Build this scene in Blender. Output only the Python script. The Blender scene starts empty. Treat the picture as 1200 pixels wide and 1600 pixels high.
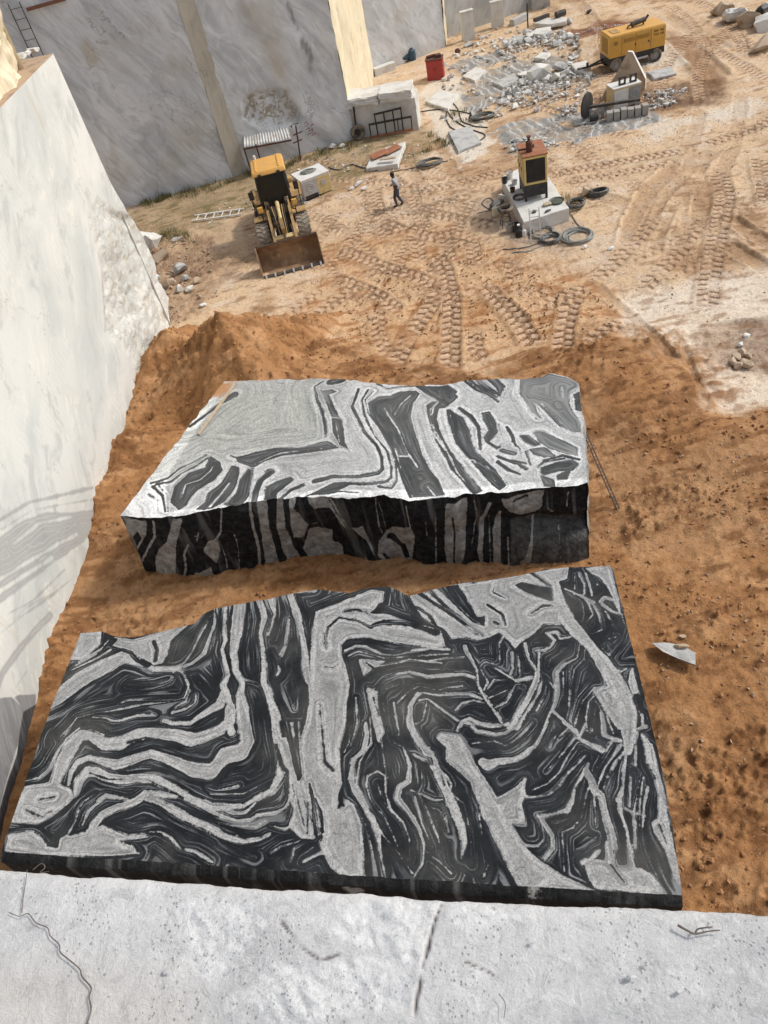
import bpy, bmesh, math, random
import numpy as np
from mathutils import Vector, Matrix

# ------------------------------------------------------------------ camera, world, sun, exposure
SC = bpy.context.scene
COL = SC.collection
H = 17.0                      # eye height above the quarry floor, standing on the ledge
FPX = 1202.0                  # focal length in photo pixels (26 mm equivalent)
_nad = np.array([300.0, 1150.0]); _d = float(np.hypot(*_nad))
_up = -_nad / _d; _rt = np.array([-_up[1], _up[0]])
PIT = math.pi / 2 - math.atan2(_d, FPX)
_F = np.array([0, math.cos(PIT), -math.sin(PIT)]); _U = np.array([0, math.sin(PIT), math.cos(PIT)]); _R = np.array([1.0, 0, 0])
cam = bpy.data.cameras.new('camera'); cam_o = bpy.data.objects.new('camera', cam); COL.objects.link(cam_o)
_cx = _up[0] * _U + _rt[0] * _R; _cy = -_up[1] * _U - _rt[1] * _R
M4 = Matrix.Identity(4)
for i in range(3):
    M4[i][0], M4[i][1], M4[i][2] = _cx[i], _cy[i], -_F[i]
M4[2][3] = H
cam_o.matrix_world = M4
cam.sensor_fit = 'VERTICAL'; cam.sensor_height = 24; cam.sensor_width = 18; cam.lens = FPX / 1600 * 24
cam.clip_start = 0.05; cam.clip_end = 2000
SC.camera = cam_o

SUN_EL, SUN_AZ = 46.0, 7.0    # degrees; azimuth from +X towards +Y
W = bpy.data.worlds.new('World'); SC.world = W; W.use_nodes = True
nt = W.node_tree; bg = nt.nodes['Background']
sky = nt.nodes.new('ShaderNodeTexSky'); sky.sky_type = 'NISHITA'; sky.sun_disc = False
sky.sun_elevation = math.radians(SUN_EL); sky.sun_rotation = math.radians(90 - SUN_AZ)
sky.air_density = 1.0; sky.dust_density = 3.0; sky.ozone_density = 1.0
hs = nt.nodes.new('ShaderNodeHueSaturation'); hs.inputs['Saturation'].default_value = 0.5   # thin high haze
nt.links.new(sky.outputs[0], hs.inputs['Color']); nt.links.new(hs.outputs[0], bg.inputs[0]); bg.inputs[1].default_value = 0.15
sun = bpy.data.lights.new('sun', 'SUN'); sun.energy = 2.0; sun.angle = math.radians(5.0); sun.color = (1.0, 0.965, 0.90)
sun_o = bpy.data.objects.new('sun', sun); COL.objects.link(sun_o)
_s = Vector((math.cos(math.radians(SUN_EL)) * math.cos(math.radians(SUN_AZ)), math.cos(math.radians(SUN_EL)) * math.sin(math.radians(SUN_AZ)), math.sin(math.radians(SUN_EL))))
sun_o.rotation_euler = _s.to_track_quat('Z', 'Y').to_euler(); sun_o.location = _s * 60
SC.view_settings.view_transform = 'Standard'; SC.view_settings.look = 'None'
SC.view_settings.exposure = 0.22; SC.view_settings.gamma = 1.0; SC.view_settings.use_curve_mapping = False
SC.cycles.max_bounces = 6; SC.cycles.diffuse_bounces = 3

# ------------------------------------------------------------------ measuring: photo pixel -> place in the quarry
def ray(px, py):
    o = np.array([px - 600.0, py - 800.0])
    return _F + (o @ _up) / FPX * _U + (o @ _rt) / FPX * _R
def G(px, py, z=0.0):
    v = ray(px, py); t = (z - H) / v[2]
    return np.array([0, 0, H]) + t * v
def onplane(px, py, p0, n):
    v = ray(px, py); o = np.array([0, 0, H]); t = ((p0 - o) @ n) / (v @ n)
    return o + t * v

# ------------------------------------------------------------------ numpy noise
def _hash(ix, iy, s):
    h = (ix.astype(np.int64) * 374761393 + iy.astype(np.int64) * 668265263 + s * 974634777) & 0x7fffffff
    h = ((h ^ (h >> 13)) * 1274126177) & 0x7fffffff
    h = (h ^ (h >> 16)) & 0xffff
    return h.astype(np.float32) / 32767.5 - 1.0
def vnoise(x, y, s=0):
    ix = np.floor(x); iy = np.floor(y); fx = (x - ix).astype(np.float32); fy = (y - iy).astype(np.float32)
    fx = fx * fx * (3 - 2 * fx); fy = fy * fy * (3 - 2 * fy)
    a = _hash(ix, iy, s); b = _hash(ix + 1, iy, s); c = _hash(ix, iy + 1, s); d = _hash(ix + 1, iy + 1, s)
    return (a + (b - a) * fx) * (1 - fy) + (c + (d - c) * fx) * fy
def fbm(x, y, f=1.0, o=4, s=0, g=0.5):
    r = 0; a = 1.0; t = 0
    for k in range(o):
        ca, sa = math.cos(k * 1.1), math.sin(k * 1.1)
        r = r + a * vnoise((x * ca - y * sa) * f + 17.3 * k, (x * sa + y * ca) * f - 9.1 * k, s + 31 * k); t += a; a *= g; f *= 2.03
    return r / t
def sstep(a, b, x):
    t = np.clip((x - a) / (b - a), 0, 1); return t * t * (3 - 2 * t)
def segdist(P, a, b):
    d = b - a; L2 = float(d @ d) + 1e-12
    t = np.clip(((P - a) @ d) / L2, 0, 1)
    q = P - a - t[:, None] * d
    return np.sqrt((q * q).sum(1)), t
def polysd(P, poly):
    """signed distance, positive inside"""
    n = len(poly); dmin = np.full(len(P), 1e9); ins = np.zeros(len(P), bool)
    for i in range(n):
        a, b = poly[i], poly[(i + 1) % n]
        d, _ = segdist(P, a, b); dmin = np.minimum(dmin, d)
        c = ((a[1] > P[:, 1]) != (b[1] > P[:, 1]))
        with np.errstate(divide='ignore', invalid='ignore'):
            xi = (b[0] - a[0]) * (P[:, 1] - a[1]) / (b[1] - a[1] + 1e-15) + a[0]
        ins ^= c & (P[:, 0] < xi)
    return np.where(ins, dmin, -dmin)

def band_field(P, strokes, un, wk=None, base=-1.0, clip=0.9):
    """P (n,2) points on a stone face; strokes in photo pixels; un(px,py)->2D on that face.
    Signed distance (metres) to the pale bands: >0 pale, <0 dark.  second value: mid-grey mask"""
    t = np.full(len(P), float(base)); mid = np.zeros(len(P))
    for st in strokes:
        kind = st[0]
        if 'P' in kind:
            poly = np.array([un(*p) for p in st[1]])
            lo = poly.min(0) - clip; hi = poly.max(0) + clip
            m = np.where(((P > lo) & (P < hi)).all(1))[0]
            if not len(m): continue
            sd = polysd(P[m], poly)
        else:
            w0 = st[1]; pts = st[2]
            q = np.array([un(p[0], p[1]) for p in pts]); ws = []; thin = (.55 if w0 <= 3.5 else .66 if w0 <= 6 else .9 if w0 <= 9 else 1.0) if ('L' in kind and wk is None) else 1.0
            for i, p in enumerate(pts):
                w = p[2] if len(p) > 2 else w0
                j = min(i, len(pts) - 2); dx, dy = pts[j + 1][0] - pts[j][0], pts[j + 1][1] - pts[j][1]
                L = math.hypot(dx, dy) + 1e-6; nx, ny = -dy / L, dx / L
                jd = un(p[0] + dx / L, p[1] + dy / L) - q[i]; jn = un(p[0] + nx, p[1] + ny) - q[i]
                ws.append(abs(jd[0] * jn[1] - jd[1] * jn[0]) / (np.hypot(*jd) + 1e-9) * w * thin / 2)
            lo = q.min(0) - clip; hi = q.max(0) + clip
            m = np.where(((P > lo) & (P < hi)).all(1))[0]
            if not len(m): continue
            Q = P[m]; sd = np.full(len(m), -9.0)
            for i in range(len(q) - 1):
                d, tt = segdist(Q, q[i], q[i + 1])
                sd = np.maximum(sd, ws[i] + (ws[i + 1] - ws[i]) * tt - d)
        if 'L' in kind: t[m] = np.maximum(t[m], sd)
        else: t[m] = np.minimum(t[m], -sd)
        if 'M' in kind: mid[m] = np.maximum(mid[m], sstep(-0.03, 0.03, sd))
        elif 'L' in kind or 'D' in kind: mid[m] *= 1 - sstep(-0.02, 0.02, sd)
    return t, mid

def blur(A, r, it=3):
    for _ in range(it):
        for ax in (0, 1):
            P = np.concatenate([np.repeat(np.take(A, [0], ax), r + 1, ax), A, np.repeat(np.take(A, [-1], ax), r, ax)], ax); c = np.cumsum(P, ax)
            n = A.shape[ax]; A = (np.take(c, np.arange(2 * r + 1, 2 * r + 1 + n), ax) - np.take(c, np.arange(0, n), ax)) / (2 * r + 1)
    return A
def grain_along(T, dx, dy, seed, steps=34, cell=1.0, br=3):
    """streaks of mineral layering that follow the bands: noise smeared along the band direction.
    T: distance field on a (nv,nu) grid with metre spacing dx, dy"""
    gy, gx = np.gradient(T); gx = gx / dx; gy = gy / dy
    n = np.sqrt(gx * gx + gy * gy) + 1e-6; gx /= n; gy /= n
    J11, J22, J12 = blur(gx * gx, br), blur(gy * gy, br), blur(gx * gy, br)
    ang = .5 * np.arctan2(2 * J12, J11 - J22) + math.pi / 2
    vx, vy = np.cos(ang), np.sin(ang); st = min(dx, dy) * .9
    nv, nu = T.shape; rg = np.random.default_rng(seed)
    N = rg.random((int(nv / cell) + 3, int(nu / cell) + 3)).astype(np.float32)
    I, J = np.meshgrid(np.arange(nv, dtype=np.float32), np.arange(nu, dtype=np.float32), indexing='ij')
    acc = np.zeros(T.shape, np.float32); wsum = 0
    def samp(i, j):
        a = np.clip(i / cell, 0, N.shape[0] - 2.001); b = np.clip(j / cell, 0, N.shape[1] - 2.001); i0 = a.astype(np.int32); j0 = b.astype(np.int32); fa = a - i0; fb = b - j0
        return (N[i0, j0] * (1 - fb) + N[i0, j0 + 1] * fb) * (1 - fa) + (N[i0 + 1, j0] * (1 - fb) + N[i0 + 1, j0 + 1] * fb) * fa
    for sg in (1, -1):
        i, j = I.copy(), J.copy(); px, py = vx * sg, vy * sg
        for k in range(steps):
            w = 1 - k / steps; acc += samp(i, j) * w; wsum += w
            ii = np.clip(np.rint(i), 0, nv - 1).astype(np.int32); jj = np.clip(np.rint(j), 0, nu - 1).astype(np.int32)
            ux, uy = vx[ii, jj], vy[ii, jj]; s_ = np.sign(ux * px + uy * py); s_[s_ == 0] = 1; px, py = ux * s_, uy * s_
            j = j + px * st / dx; i = i + py * st / dy
    acc /= wsum; acc -= acc.mean(); return acc / (acc.std() + 1e-6)

# ------------------------------------------------------------------ objects
def tag(o, label=None, cat=None, group=None, kind=None):
    if label: o['label'] = label
    if cat: o['category'] = cat
    if group: o['group'] = group
    if kind: o['kind'] = kind
    return o
def empty(name, loc, rz=0, label=None, cat=None, group=None):
    o = bpy.data.objects.new(name, None); COL.objects.link(o); o.empty_display_size = 0.2
    o.location = Vector([float(c) for c in loc]); o.rotation_euler = (0, 0, rz)
    return tag(o, label, cat, group)
def mesh_from(name, V, Fc, smooth=False):
    me = bpy.data.meshes.new(name); me.from_pydata([tuple(map(float, v)) for v in V], [], [tuple(int(i) for i in f) for f in Fc]); me.update()
    if smooth: me.polygons.foreach_set('use_smooth', [True] * len(me.polygons))
    return me
def link(name, me, mat=None, parent=None):
    o = bpy.data.objects.new(name, me); COL.objects.link(o)
    if mat is not None and not me.materials: me.materials.append(mat)
    if parent is not None: o.parent = parent
    return o
def grid_mesh(name, P, smooth=True, flip=False):
    """P: (nv,nu,3) array"""
    nv, nu = P.shape[:2]; me = bpy.data.meshes.new(name)
    idx = np.arange(nv * nu).reshape(nv, nu)
    q = np.stack([idx[:-1, :-1], idx[:-1, 1:], idx[1:, 1:], idx[1:, :-1]], -1).reshape(-1, 4)
    if flip: q = q[:, ::-1]
    return raw_mesh(me, P.reshape(-1, 3), q, smooth)
def raw_mesh(me, V, q, smooth=True):
    n = len(q); me.vertices.add(len(V)); me.vertices.foreach_set('co', np.ascontiguousarray(V, np.float32).ravel())
    me.loops.add(n * 4); me.loops.foreach_set('vertex_index', np.ascontiguousarray(q, np.int32).ravel())
    me.polygons.add(n); me.polygons.foreach_set('loop_start', np.arange(0, n * 4, 4, dtype=np.int32))
    me.polygons.foreach_set('loop_total', np.full(n, 4, np.int32))
    if smooth: me.polygons.foreach_set('use_smooth', np.ones(n, bool))
    me.update(calc_edges=True); return me
def fattr(me, name, v):
    a = me.attributes.new(name, 'FLOAT', 'POINT'); a.data.foreach_set('value', np.ascontiguousarray(v, np.float32).ravel())
def cattr(me, name, v):
    a = me.attributes.new(name, 'FLOAT_COLOR', 'POINT')
    c = np.ones((len(v), 4), np.float32); c[:, :3] = v; a.data.foreach_set('color', c.ravel())

class MB:
    def __init__(s): s.v = []; s.f = []
    def add(s, V, Fc):
        o = len(s.v); s.v += [tuple(map(float, v)) for v in V]; s.f += [tuple(i + o for i in f) for f in Fc]; return s
    def box(s, c, sz, rz=0, rx=0, ry=0, taper=1.0, bev=0.0):
        x, y, z = [k / 2 for k in sz]
        R = Matrix.Rotation(rz, 3, 'Z') @ Matrix.Rotation(ry, 3, 'Y') @ Matrix.Rotation(rx, 3, 'X')
        if bev <= 0:
            V = [R @ Vector((a * x * (taper if d > 0 else 1), b * y * (taper if d > 0 else 1), d * z)) + Vector(c) for d in (-1, 1) for b in (-1, 1) for a in (-1, 1)]
            return s.add(V, [(0, 2, 3, 1), (4, 5, 7, 6), (0, 1, 5, 4), (2, 6, 7, 3), (0, 4, 6, 2), (1, 3, 7, 5)])
        bm = bmesh.new(); bmesh.ops.create_cube(bm, size=1)
        for v in bm.verts:
            k = taper if v.co.z > 0 else 1
            v.co = Vector((v.co.x * 2 * x * k, v.co.y * 2 * y * k, v.co.z * 2 * z))
        bmesh.ops.bevel(bm, geom=bm.edges[:], offset=bev, segments=2, affect='EDGES', profile=0.6)
        bm.verts.index_update()
        V = [R @ v.co + Vector(c) for v in bm.verts]; Fc = [[v.index for v in f.verts] for f in bm.faces]; bm.free()
        return s.add(V, Fc)
    def cyl(s, p, q, r, n=12, r2=None, cap=True):
        p = Vector(p); q = Vector(q); r2 = r if r2 is None else r2
        z = (q - p).normalized(); a = z.orthogonal().normalized(); b = z.cross(a)
        V = [p + (a * math.cos(t) + b * math.sin(t)) * r for t in [2 * math.pi * i / n for i in range(n)]]
        V += [q + (a * math.cos(t) + b * math.sin(t)) * r2 for t in [2 * math.pi * i / n for i in range(n)]]
        Fc = [(i, (i + 1) % n, n + (i + 1) % n, n + i) for i in range(n)]
        if cap: Fc += [tuple(range(n))[::-1], tuple(range(n, 2 * n))]
        return s.add(V, Fc)
    def bar(s, p, q, w, h=None):
        h = h or w; p = Vector(p); q = Vector(q); z = (q - p).normalized()
        a = z.cross(Vector((0, 0, 1)));
        if a.length < 1e-3: a = Vector((1, 0, 0))
        a.normalize(); b = a.cross(z)
        V = [c + a * i * w / 2 + b * j * h / 2 for c in (p, q) for j in (-1, 1) for i in (-1, 1)]
        return s.add(V, [(0, 2, 3, 1), (4, 5, 7, 6), (0, 1, 5, 4), (2, 6, 7, 3), (0, 4, 6, 2), (1, 3, 7, 5)])
    def tube(s, pts, r, n=6, taper=None):
        pts = [Vector(p) for p in pts]; rings = []
        a = None
        for i, p in enumerate(pts):
            d = (pts[min(i + 1, len(pts) - 1)] - pts[max(i - 1, 0)]).normalized()
            if a is None: a = d.orthogonal().normalized()
            a = (a - d * a.dot(d)); a = a.normalized() if a.length > 1e-6 else d.orthogonal().normalized()
            b = d.cross(a); rr = r if taper is None else r + (taper - r) * i / (len(pts) - 1)
            rings.append([p + (a * math.cos(t) + b * math.sin(t)) * rr for t in [2 * math.pi * k / n for k in range(n)]])
        V = [v for g in rings for v in g]; Fc = []
        for i in range(len(rings) - 1):
            for k in range(n):
                Fc.append((i * n + k, i * n + (k + 1) % n, (i + 1) * n + (k + 1) % n, (i + 1) * n + k))
        Fc += [tuple(range(n))[::-1], tuple(range(len(V) - n, len(V)))]
        return s.add(V, Fc)
    def prism(s, poly, x0, x1, axis='x'):
        """poly of 2D points extruded along an axis; x: (y,z) profile, y: (x,z), z: (x,y)"""
        n = len(poly)
        def P(p, t): return (t, p[0], p[1]) if axis == 'x' else ((p[0], t, p[1]) if axis == 'y' else (p[0], p[1], t))
        V = [P(p, x0) for p in poly] + [P(p, x1) for p in poly]
        return s.add(V, [(i, (i + 1) % n, n + (i + 1) % n, n + i) for i in range(n)] + [tuple(range(n))[::-1], tuple(range(n, 2 * n))])
    def lathe(s, prof, c=(0, 0, 0), n=16, axis='z'):
        V = []; Fc = []
        for r, z in prof:
            for k in range(n):
                t = 2 * math.pi * k / n; x, y = r * math.cos(t), r * math.sin(t)
                v = (x, y, z) if axis == 'z' else ((z, x, y) if axis == 'x' else (x, z, y))
                V.append((v[0] + c[0], v[1] + c[1], v[2] + c[2]))
        for i in range(len(prof) - 1):
            for k in range(n): Fc.append((i * n + k, i * n + (k + 1) % n, (i + 1) * n + (k + 1) % n, (i + 1) * n + k))
        return s.add(V, Fc)
    def build(s, name, mat, parent=None, smooth=False, fix=True):
        me = mesh_from(name, s.v, s.f, smooth)
        if fix:
            bm = bmesh.new(); bm.from_mesh(me); bmesh.ops.recalc_face_normals(bm, faces=bm.faces[:]); bm.to_mesh(me); bm.free()
        if smooth:
            try: me.set_sharp_from_angle(angle=math.radians(38))
            except Exception: pass
        return link(name, me, mat, parent)

def rock_mesh(rnd, sx, sy, sz, n=16, flat=0.0, sub=0):
    bm = bmesh.new()
    for i in range(n):
        v = Vector((rnd.gauss(0, 1), rnd.gauss(0, 1), rnd.gauss(0, 1))).normalized() * rnd.uniform(0.8, 1.0)
        bm.verts.new((v.x * sx / 2, v.y * sy / 2, v.z * sz / 2))
    r = bmesh.ops.convex_hull(bm, input=bm.verts[:])
    bmesh.ops.delete(bm, geom=list({g for g in list(r['geom_interior']) + list(r['geom_unused']) if isinstance(g, bmesh.types.BMVert)}), context='VERTS')
    if sub:
        bmesh.ops.subdivide_edges(bm, edges=bm.edges[:], cuts=sub, use_grid_fill=True)
        for v in bm.verts:
            p = v.co; k = 0.05 * min(sx, sy, sz)
            v.co += Vector((rnd.uniform(-k, k), rnd.uniform(-k, k), rnd.uniform(-k, k)))
    bmesh.ops.recalc_face_normals(bm, faces=bm.faces[:])
    me = bpy.data.meshes.new('rock'); bm.to_mesh(me); bm.free(); return me

# ------------------------------------------------------------------ material helpers
class NT:
    def __init__(s, name):
        s.m = bpy.data.materials.new(name); s.m.use_nodes = True; s.t = s.m.node_tree; s.b = s.t.nodes['Principled BSDF']
    def n(s, typ, **kw):
        nd = s.t.nodes.new('ShaderNode' + typ)
        for k, v in kw.items(): setattr(nd, k, v)
        return nd
    def l(s, a, b): s.t.links.new(a, b)
    def set(s, sock, v):
        if isinstance(v, bpy.types.NodeSocket): s.l(v, sock)
        else: sock.default_value = v
    def attr(s, name): return s.n('Attribute', attribute_name=name)
    def obj(s): return s.n('TexCoord').outputs['Object']
    def pos(s): return s.n('NewGeometry').outputs['Position']
    def noise(s, vec, scale, detail=4, rough=0.55, dist=0.0, col=False):
        nd = s.n('TexNoise'); s.l(vec, nd.inputs['Vector']); nd.inputs['Scale'].default_value = scale
        nd.inputs['Detail'].default_value = detail; nd.inputs['Roughness'].default_value = rough; nd.inputs['Distortion'].default_value = dist
        return nd.outputs['Color' if col else 'Fac']
    def vor(s, vec, scale, feat='F1', out='Distance', rnd=1.0):
        nd = s.n('TexVoronoi', feature=feat); s.l(vec, nd.inputs['Vector']); nd.inputs['Scale'].default_value = scale; nd.inputs['Randomness'].default_value = rnd
        return nd.outputs[out]
    def math(s, op, a, b=0.0, c=0.0, clamp=False):
        nd = s.n('Math', operation=op, use_clamp=clamp); s.set(nd.inputs[0], a); s.set(nd.inputs[1], b); s.set(nd.inputs[2], c); return nd.outputs[0]
    def mapr(s, v, a, b, c=0.0, d=1.0, smooth=True):
        nd = s.n('MapRange', interpolation_type='SMOOTHSTEP' if smooth else 'LINEAR'); s.set(nd.inputs[0], v)
        for i, k in enumerate((a, b, c, d)): nd.inputs[i + 1].default_value = k
        return nd.outputs[0]
    def mix(s, f, a, b, typ='MIX'):
        nd = s.n('Mix', data_type='RGBA', blend_type=typ); s.set(nd.inputs[0], f)
        for i, v in ((6, a), (7, b)):
            if isinstance(v, (tuple, list)): nd.inputs[i].default_value = tuple(v) + (1.0,) if len(v) == 3 else v
            else: s.l(v, nd.inputs[i])
        return nd.outputs[2]
    def ramp(s, f, stops, interp='LINEAR'):
        nd = s.n('ValToRGB'); s.l(f, nd.inputs[0]); cr = nd.color_ramp; cr.interpolation = interp
        while len(cr.elements) > 1: cr.elements.remove(cr.elements[-1])
        for i, (p, c) in enumerate(stops):
            e = cr.elements[0] if i == 0 else cr.elements.new(p)
            e.position = p; e.color = tuple(c) + (1.0,) if len(c) == 3 else c
        return nd.outputs[0]
    def comb(s, x, y, z):
        nd = s.n('CombineXYZ'); s.set(nd.inputs[0], x); s.set(nd.inputs[1], y); s.set(nd.inputs[2], z); return nd.outputs[0]
    def sep(s, v):
        nd = s.n('SeparateXYZ'); s.l(v, nd.inputs[0]); return nd.outputs
    def scale(s, vec, k):
        nd = s.n('Mapping'); s.l(vec, nd.inputs[0]); nd.inputs['Scale'].default_value = k; return nd.outputs[0]
    def rot(s, vec, r, k=(1, 1, 1)):
        nd = s.n('Mapping', vector_type='TEXTURE'); s.l(vec, nd.inputs[0]); nd.inputs['Rotation'].default_value = r; nd.inputs['Scale'].default_value = tuple(1.0 / q for q in k); return nd.outputs[0]
    def vadd(s, a, b, k):
        nd = s.n('VectorMath', operation='MULTIPLY_ADD'); s.l(b, nd.inputs[0]); nd.inputs[1].default_value = (k, k, k); s.l(a, nd.inputs[2]); return nd.outputs[0]
    def bump(s, h, dist=0.02, strength=1.0, normal=None):
        nd = s.n('Bump'); s.l(h, nd.inputs['Height']); nd.inputs['Distance'].default_value = dist; nd.inputs['Strength'].default_value = strength
        if normal is not None: s.l(normal, nd.inputs['Normal'])
        s.l(nd.outputs[0], s.b.inputs['Normal']); return nd.outputs[0]
    def done(s, col, rough=0.8, metal=0.0, spec=None):
        s.set(s.b.inputs['Base Color'], col if isinstance(col, bpy.types.NodeSocket) else tuple(col) + (1.0,))
        s.set(s.b.inputs['Roughness'], rough); s.set(s.b.inputs['Metallic'], metal)
        if spec is not None: s.b.inputs['Specular IOR Level'].default_value = spec
        return s.m

def simple(name, c, rough=0.7, metal=0.0, c2=None, k=0.35, scale=6.0, thr=(0.45, 0.7), bump=0.004):
    """painted / dirty surface: base colour, blotchy second colour, fine grain"""
    m = NT(name); v = m.obj()
    n1 = m.noise(v, scale, 5, 0.6); n2 = m.noise(v, scale * 9, 3, 0.6)
    c2 = c2 or tuple(x * 0.55 for x in c)
    f = m.math('MULTIPLY', m.mapr(n1, thr[0], thr[1]), k, clamp=True)
    col = m.mix(f, c, c2)
    col = m.mix(m.mapr(n2, 0.3, 0.7, 0.0, 0.25), col, tuple(x * 0.7 for x in c))
    if bump: m.bump(n2, bump, 0.6)
    return m.done(col, rough, metal)

# ------------------------------------------------------------------ the quarry floor
def W2(pts, z=0.0): return np.array([G(p[0], p[1], z)[:2] for p in pts])
SOIL = W2([(190, 615), (235, 570), (290, 548), (345, 540), (400, 540), (470, 545), (540, 555), (600, 565), (700, 586), (800, 570), (860, 556), (905, 548), (962, 540), (1010, 575), (1050, 602), (1092, 634), (1125, 642), (1200, 628), (1320, 620), (1500, 1000), (1400, 1900), (-400, 1900), (-300, 1200), (-100, 1000), (60, 800)])
CRUST = W2([(965, 470), (1010, 445), (1090, 425), (1200, 410), (1300, 420), (1300, 610), (1200, 622), (1120, 636), (1080, 612), (1050, 585), (1000, 560), (970, 530), (955, 500)])
ROUGHB = W2([(1105, 510), (1200, 495), (1290, 500), (1290, 590), (1180, 585), (1120, 575), (1098, 545)])
FLOORA = W2([(700, 104), (730, 90), (760, 84), (810, 82), (850, 92), (905, 95), (900, 118), (860, 140), (800, 150), (772, 160), (738, 180), (718, 150), (728, 120)])
FLOORB = W2([(770, 208), (800, 192), (870, 180), (960, 172), (1012, 170), (1030, 188), (1000, 202), (930, 214), (850, 228), (800, 238), (775, 226)])
PALEA = W2([(655, 150), (690, 110), (722, 120), (728, 150), (745, 175), (762, 205), (765, 235), (720, 262), (690, 222), (668, 190)])
PALEB = W2([(1020, 70), (1060, 78), (1085, 98), (1050, 106), (1000, 104)])
PALEC = W2([(1000, 188), (1060, 180), (1130, 165), (1190, 150), (1215, 165), (1150, 185), (1080, 200), (1030, 215)])
GREYD = W2([(760, 300), (800, 330), (890, 345), (905, 380), (880, 398), (800, 385), (745, 345), (730, 315)])
REDH = W2([(880, 52), (930, 38), (1010, 34), (1015, 52), (960, 62), (930, 72), (900, 70)])
WETB = W2([(925, 150), (960, 135), (1060, 130), (1120, 122), (1150, 150), (1080, 168), (1000, 178), (950, 175)])
RUTD = W2([(1045, 50), (1075, 60), (1130, 110), (1150, 140), (1110, 150), (1070, 110), (1035, 75)])
GRASSB = W2([(195, 322), (390, 268), (560, 212), (655, 200), (700, 215), (640, 250), (500, 300), (400, 330), (290, 370), (225, 380)])
BROWNL = W2([(205, 345), (330, 370), (395, 400), (345, 440), (330, 475), (300, 500), (230, 520)])
CHURN = W2([(505, 380), (700, 350), (820, 385), (925, 440), (985, 490), (960, 540), (860, 552), (800, 566), (700, 582), (600, 560), (480, 535), (430, 500), (500, 430)])

TRACKS = [  # (photo pixels, half width, lug period or 0 for a smooth rut, depth, strength)
    ([(615, 580), (636, 530), (672, 478), (690, 440)], .36, .42, .07, 1.0),
    ([(703, 584), (704, 525), (706, 470), (696, 425), (680, 395)], .36, .42, .08, 1.0),
    ([(838, 548), (812, 505), (775, 465), (752, 440)], .36, .42, .08, 1.0),
    ([(878, 560), (881, 520), (889, 480), (905, 455)], .36, .42, .08, 1.0),
    ([(908, 552), (940, 525), (985, 495)], .36, .42, .07, .9),
    ([(825, 486), (862, 470), (905, 452), (925, 440)], .33, .42, .07, .8),
    ([(520, 388), (560, 402), (612, 422), (662, 437), (695, 455)], .33, .40, .06, .9),
    ([(520, 435), (560, 447), (595, 464), (630, 490)], .33, .40, .08, .8),
    ([(454, 520), (500, 487), (545, 456), (575, 440)], .36, .40, .06, .7),
    ([(436, 498), (480, 470), (520, 445)], .3, .40, .04, .5),
    ([(692, 355), (697, 385), (703, 415)], .33, .40, .05, .8),
    ([(650, 352), (653, 385), (656, 415)], .33, .40, .05, .6),
    ([(738, 372), (740, 400), (742, 425)], .33, .40, .05, .7),
    ([(797, 398), (801, 420), (803, 445)], .33, .40, .06, .7),
    ([(610, 565), (590, 520), (590, 480)], .3, .40, .05, .6),
    ([(755, 575), (742, 545), (738, 510)], .3, .40, .07, .7),
    ([(640, 300), (700, 290), (760, 275), (800, 262)], .33, .36, .05, .7),
    ([(600, 350), (640, 330), (690, 318), (750, 300)], .3, .36, .04, .6),
    ([(570, 375), (600, 340), (640, 300), (660, 270)], .3, .36, .04, .6),
    ([(860, 272), (930, 260), (1000, 246), (1060, 236), (1120, 220), (1210, 190)], .33, .36, .05, .8),
    ([(870, 285), (940, 276), (1010, 262), (1080, 250)], .33, .36, .05, .6),
    ([(1185, 240), (1192, 280), (1200, 320)], .36, .36, .08, .8),
    ([(980, 385), (990, 345), (1012, 300), (1066, 250)], .45, 0, .14, .9),
    ([(1000, 385), (1012, 350), (1033, 312), (1080, 262)], .3, 0, .10, .8),
    ([(1022, 400), (1030, 360), (1050, 320)], .3, 0, .10, .7),
    ([(1078, 420), (1086, 370), (1095, 335), (1100, 290)], .4, 0, .12, .8),
    ([(1105, 485), (1108, 440), (1120, 370), (1133, 310), (1122, 262)], .4, .36, .09, .7),
    ([(1060, 430), (1064, 380), (1078, 330)], .3, 0, .1, .6),
    ([(1130, 335), (1165, 360), (1210, 388)], .35, 0, .13, .9),
    ([(1120, 372), (1160, 398), (1210, 425)], .35, 0, .13, .9),
    ([(1075, 275), (1090, 250), (1118, 232)], .6, 0, .15, .8),
    ([(1100, 515), (1150, 505), (1210, 503)], .25, 0, .16, .9),
    ([(925, 440), (960, 470), (990, 495), (1020, 530), (1060, 580)], .22, 0, .08, .7),
    ([(1055, 55), (1085, 85), (1125, 125)], .7, 0, .15, .8),
    ([(1030, 25), (1080, 45), (1130, 80)], .6, 0, .12, .6),
    ([(1085, 30), (1130, 60), (1180, 95)], .5, 0, .10, .5),
    ([(900, 300), (960, 315), (1000, 330)], .4, 0, .08, .6),
    ([(1110, 640), (1085, 600), (1070, 560), (1060, 520)], .12, 0, .05, .5),
]
TRW = [(W2(t[0]),) + t[1:] for t in TRACKS]
_rt_ = random.Random(12)
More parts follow.
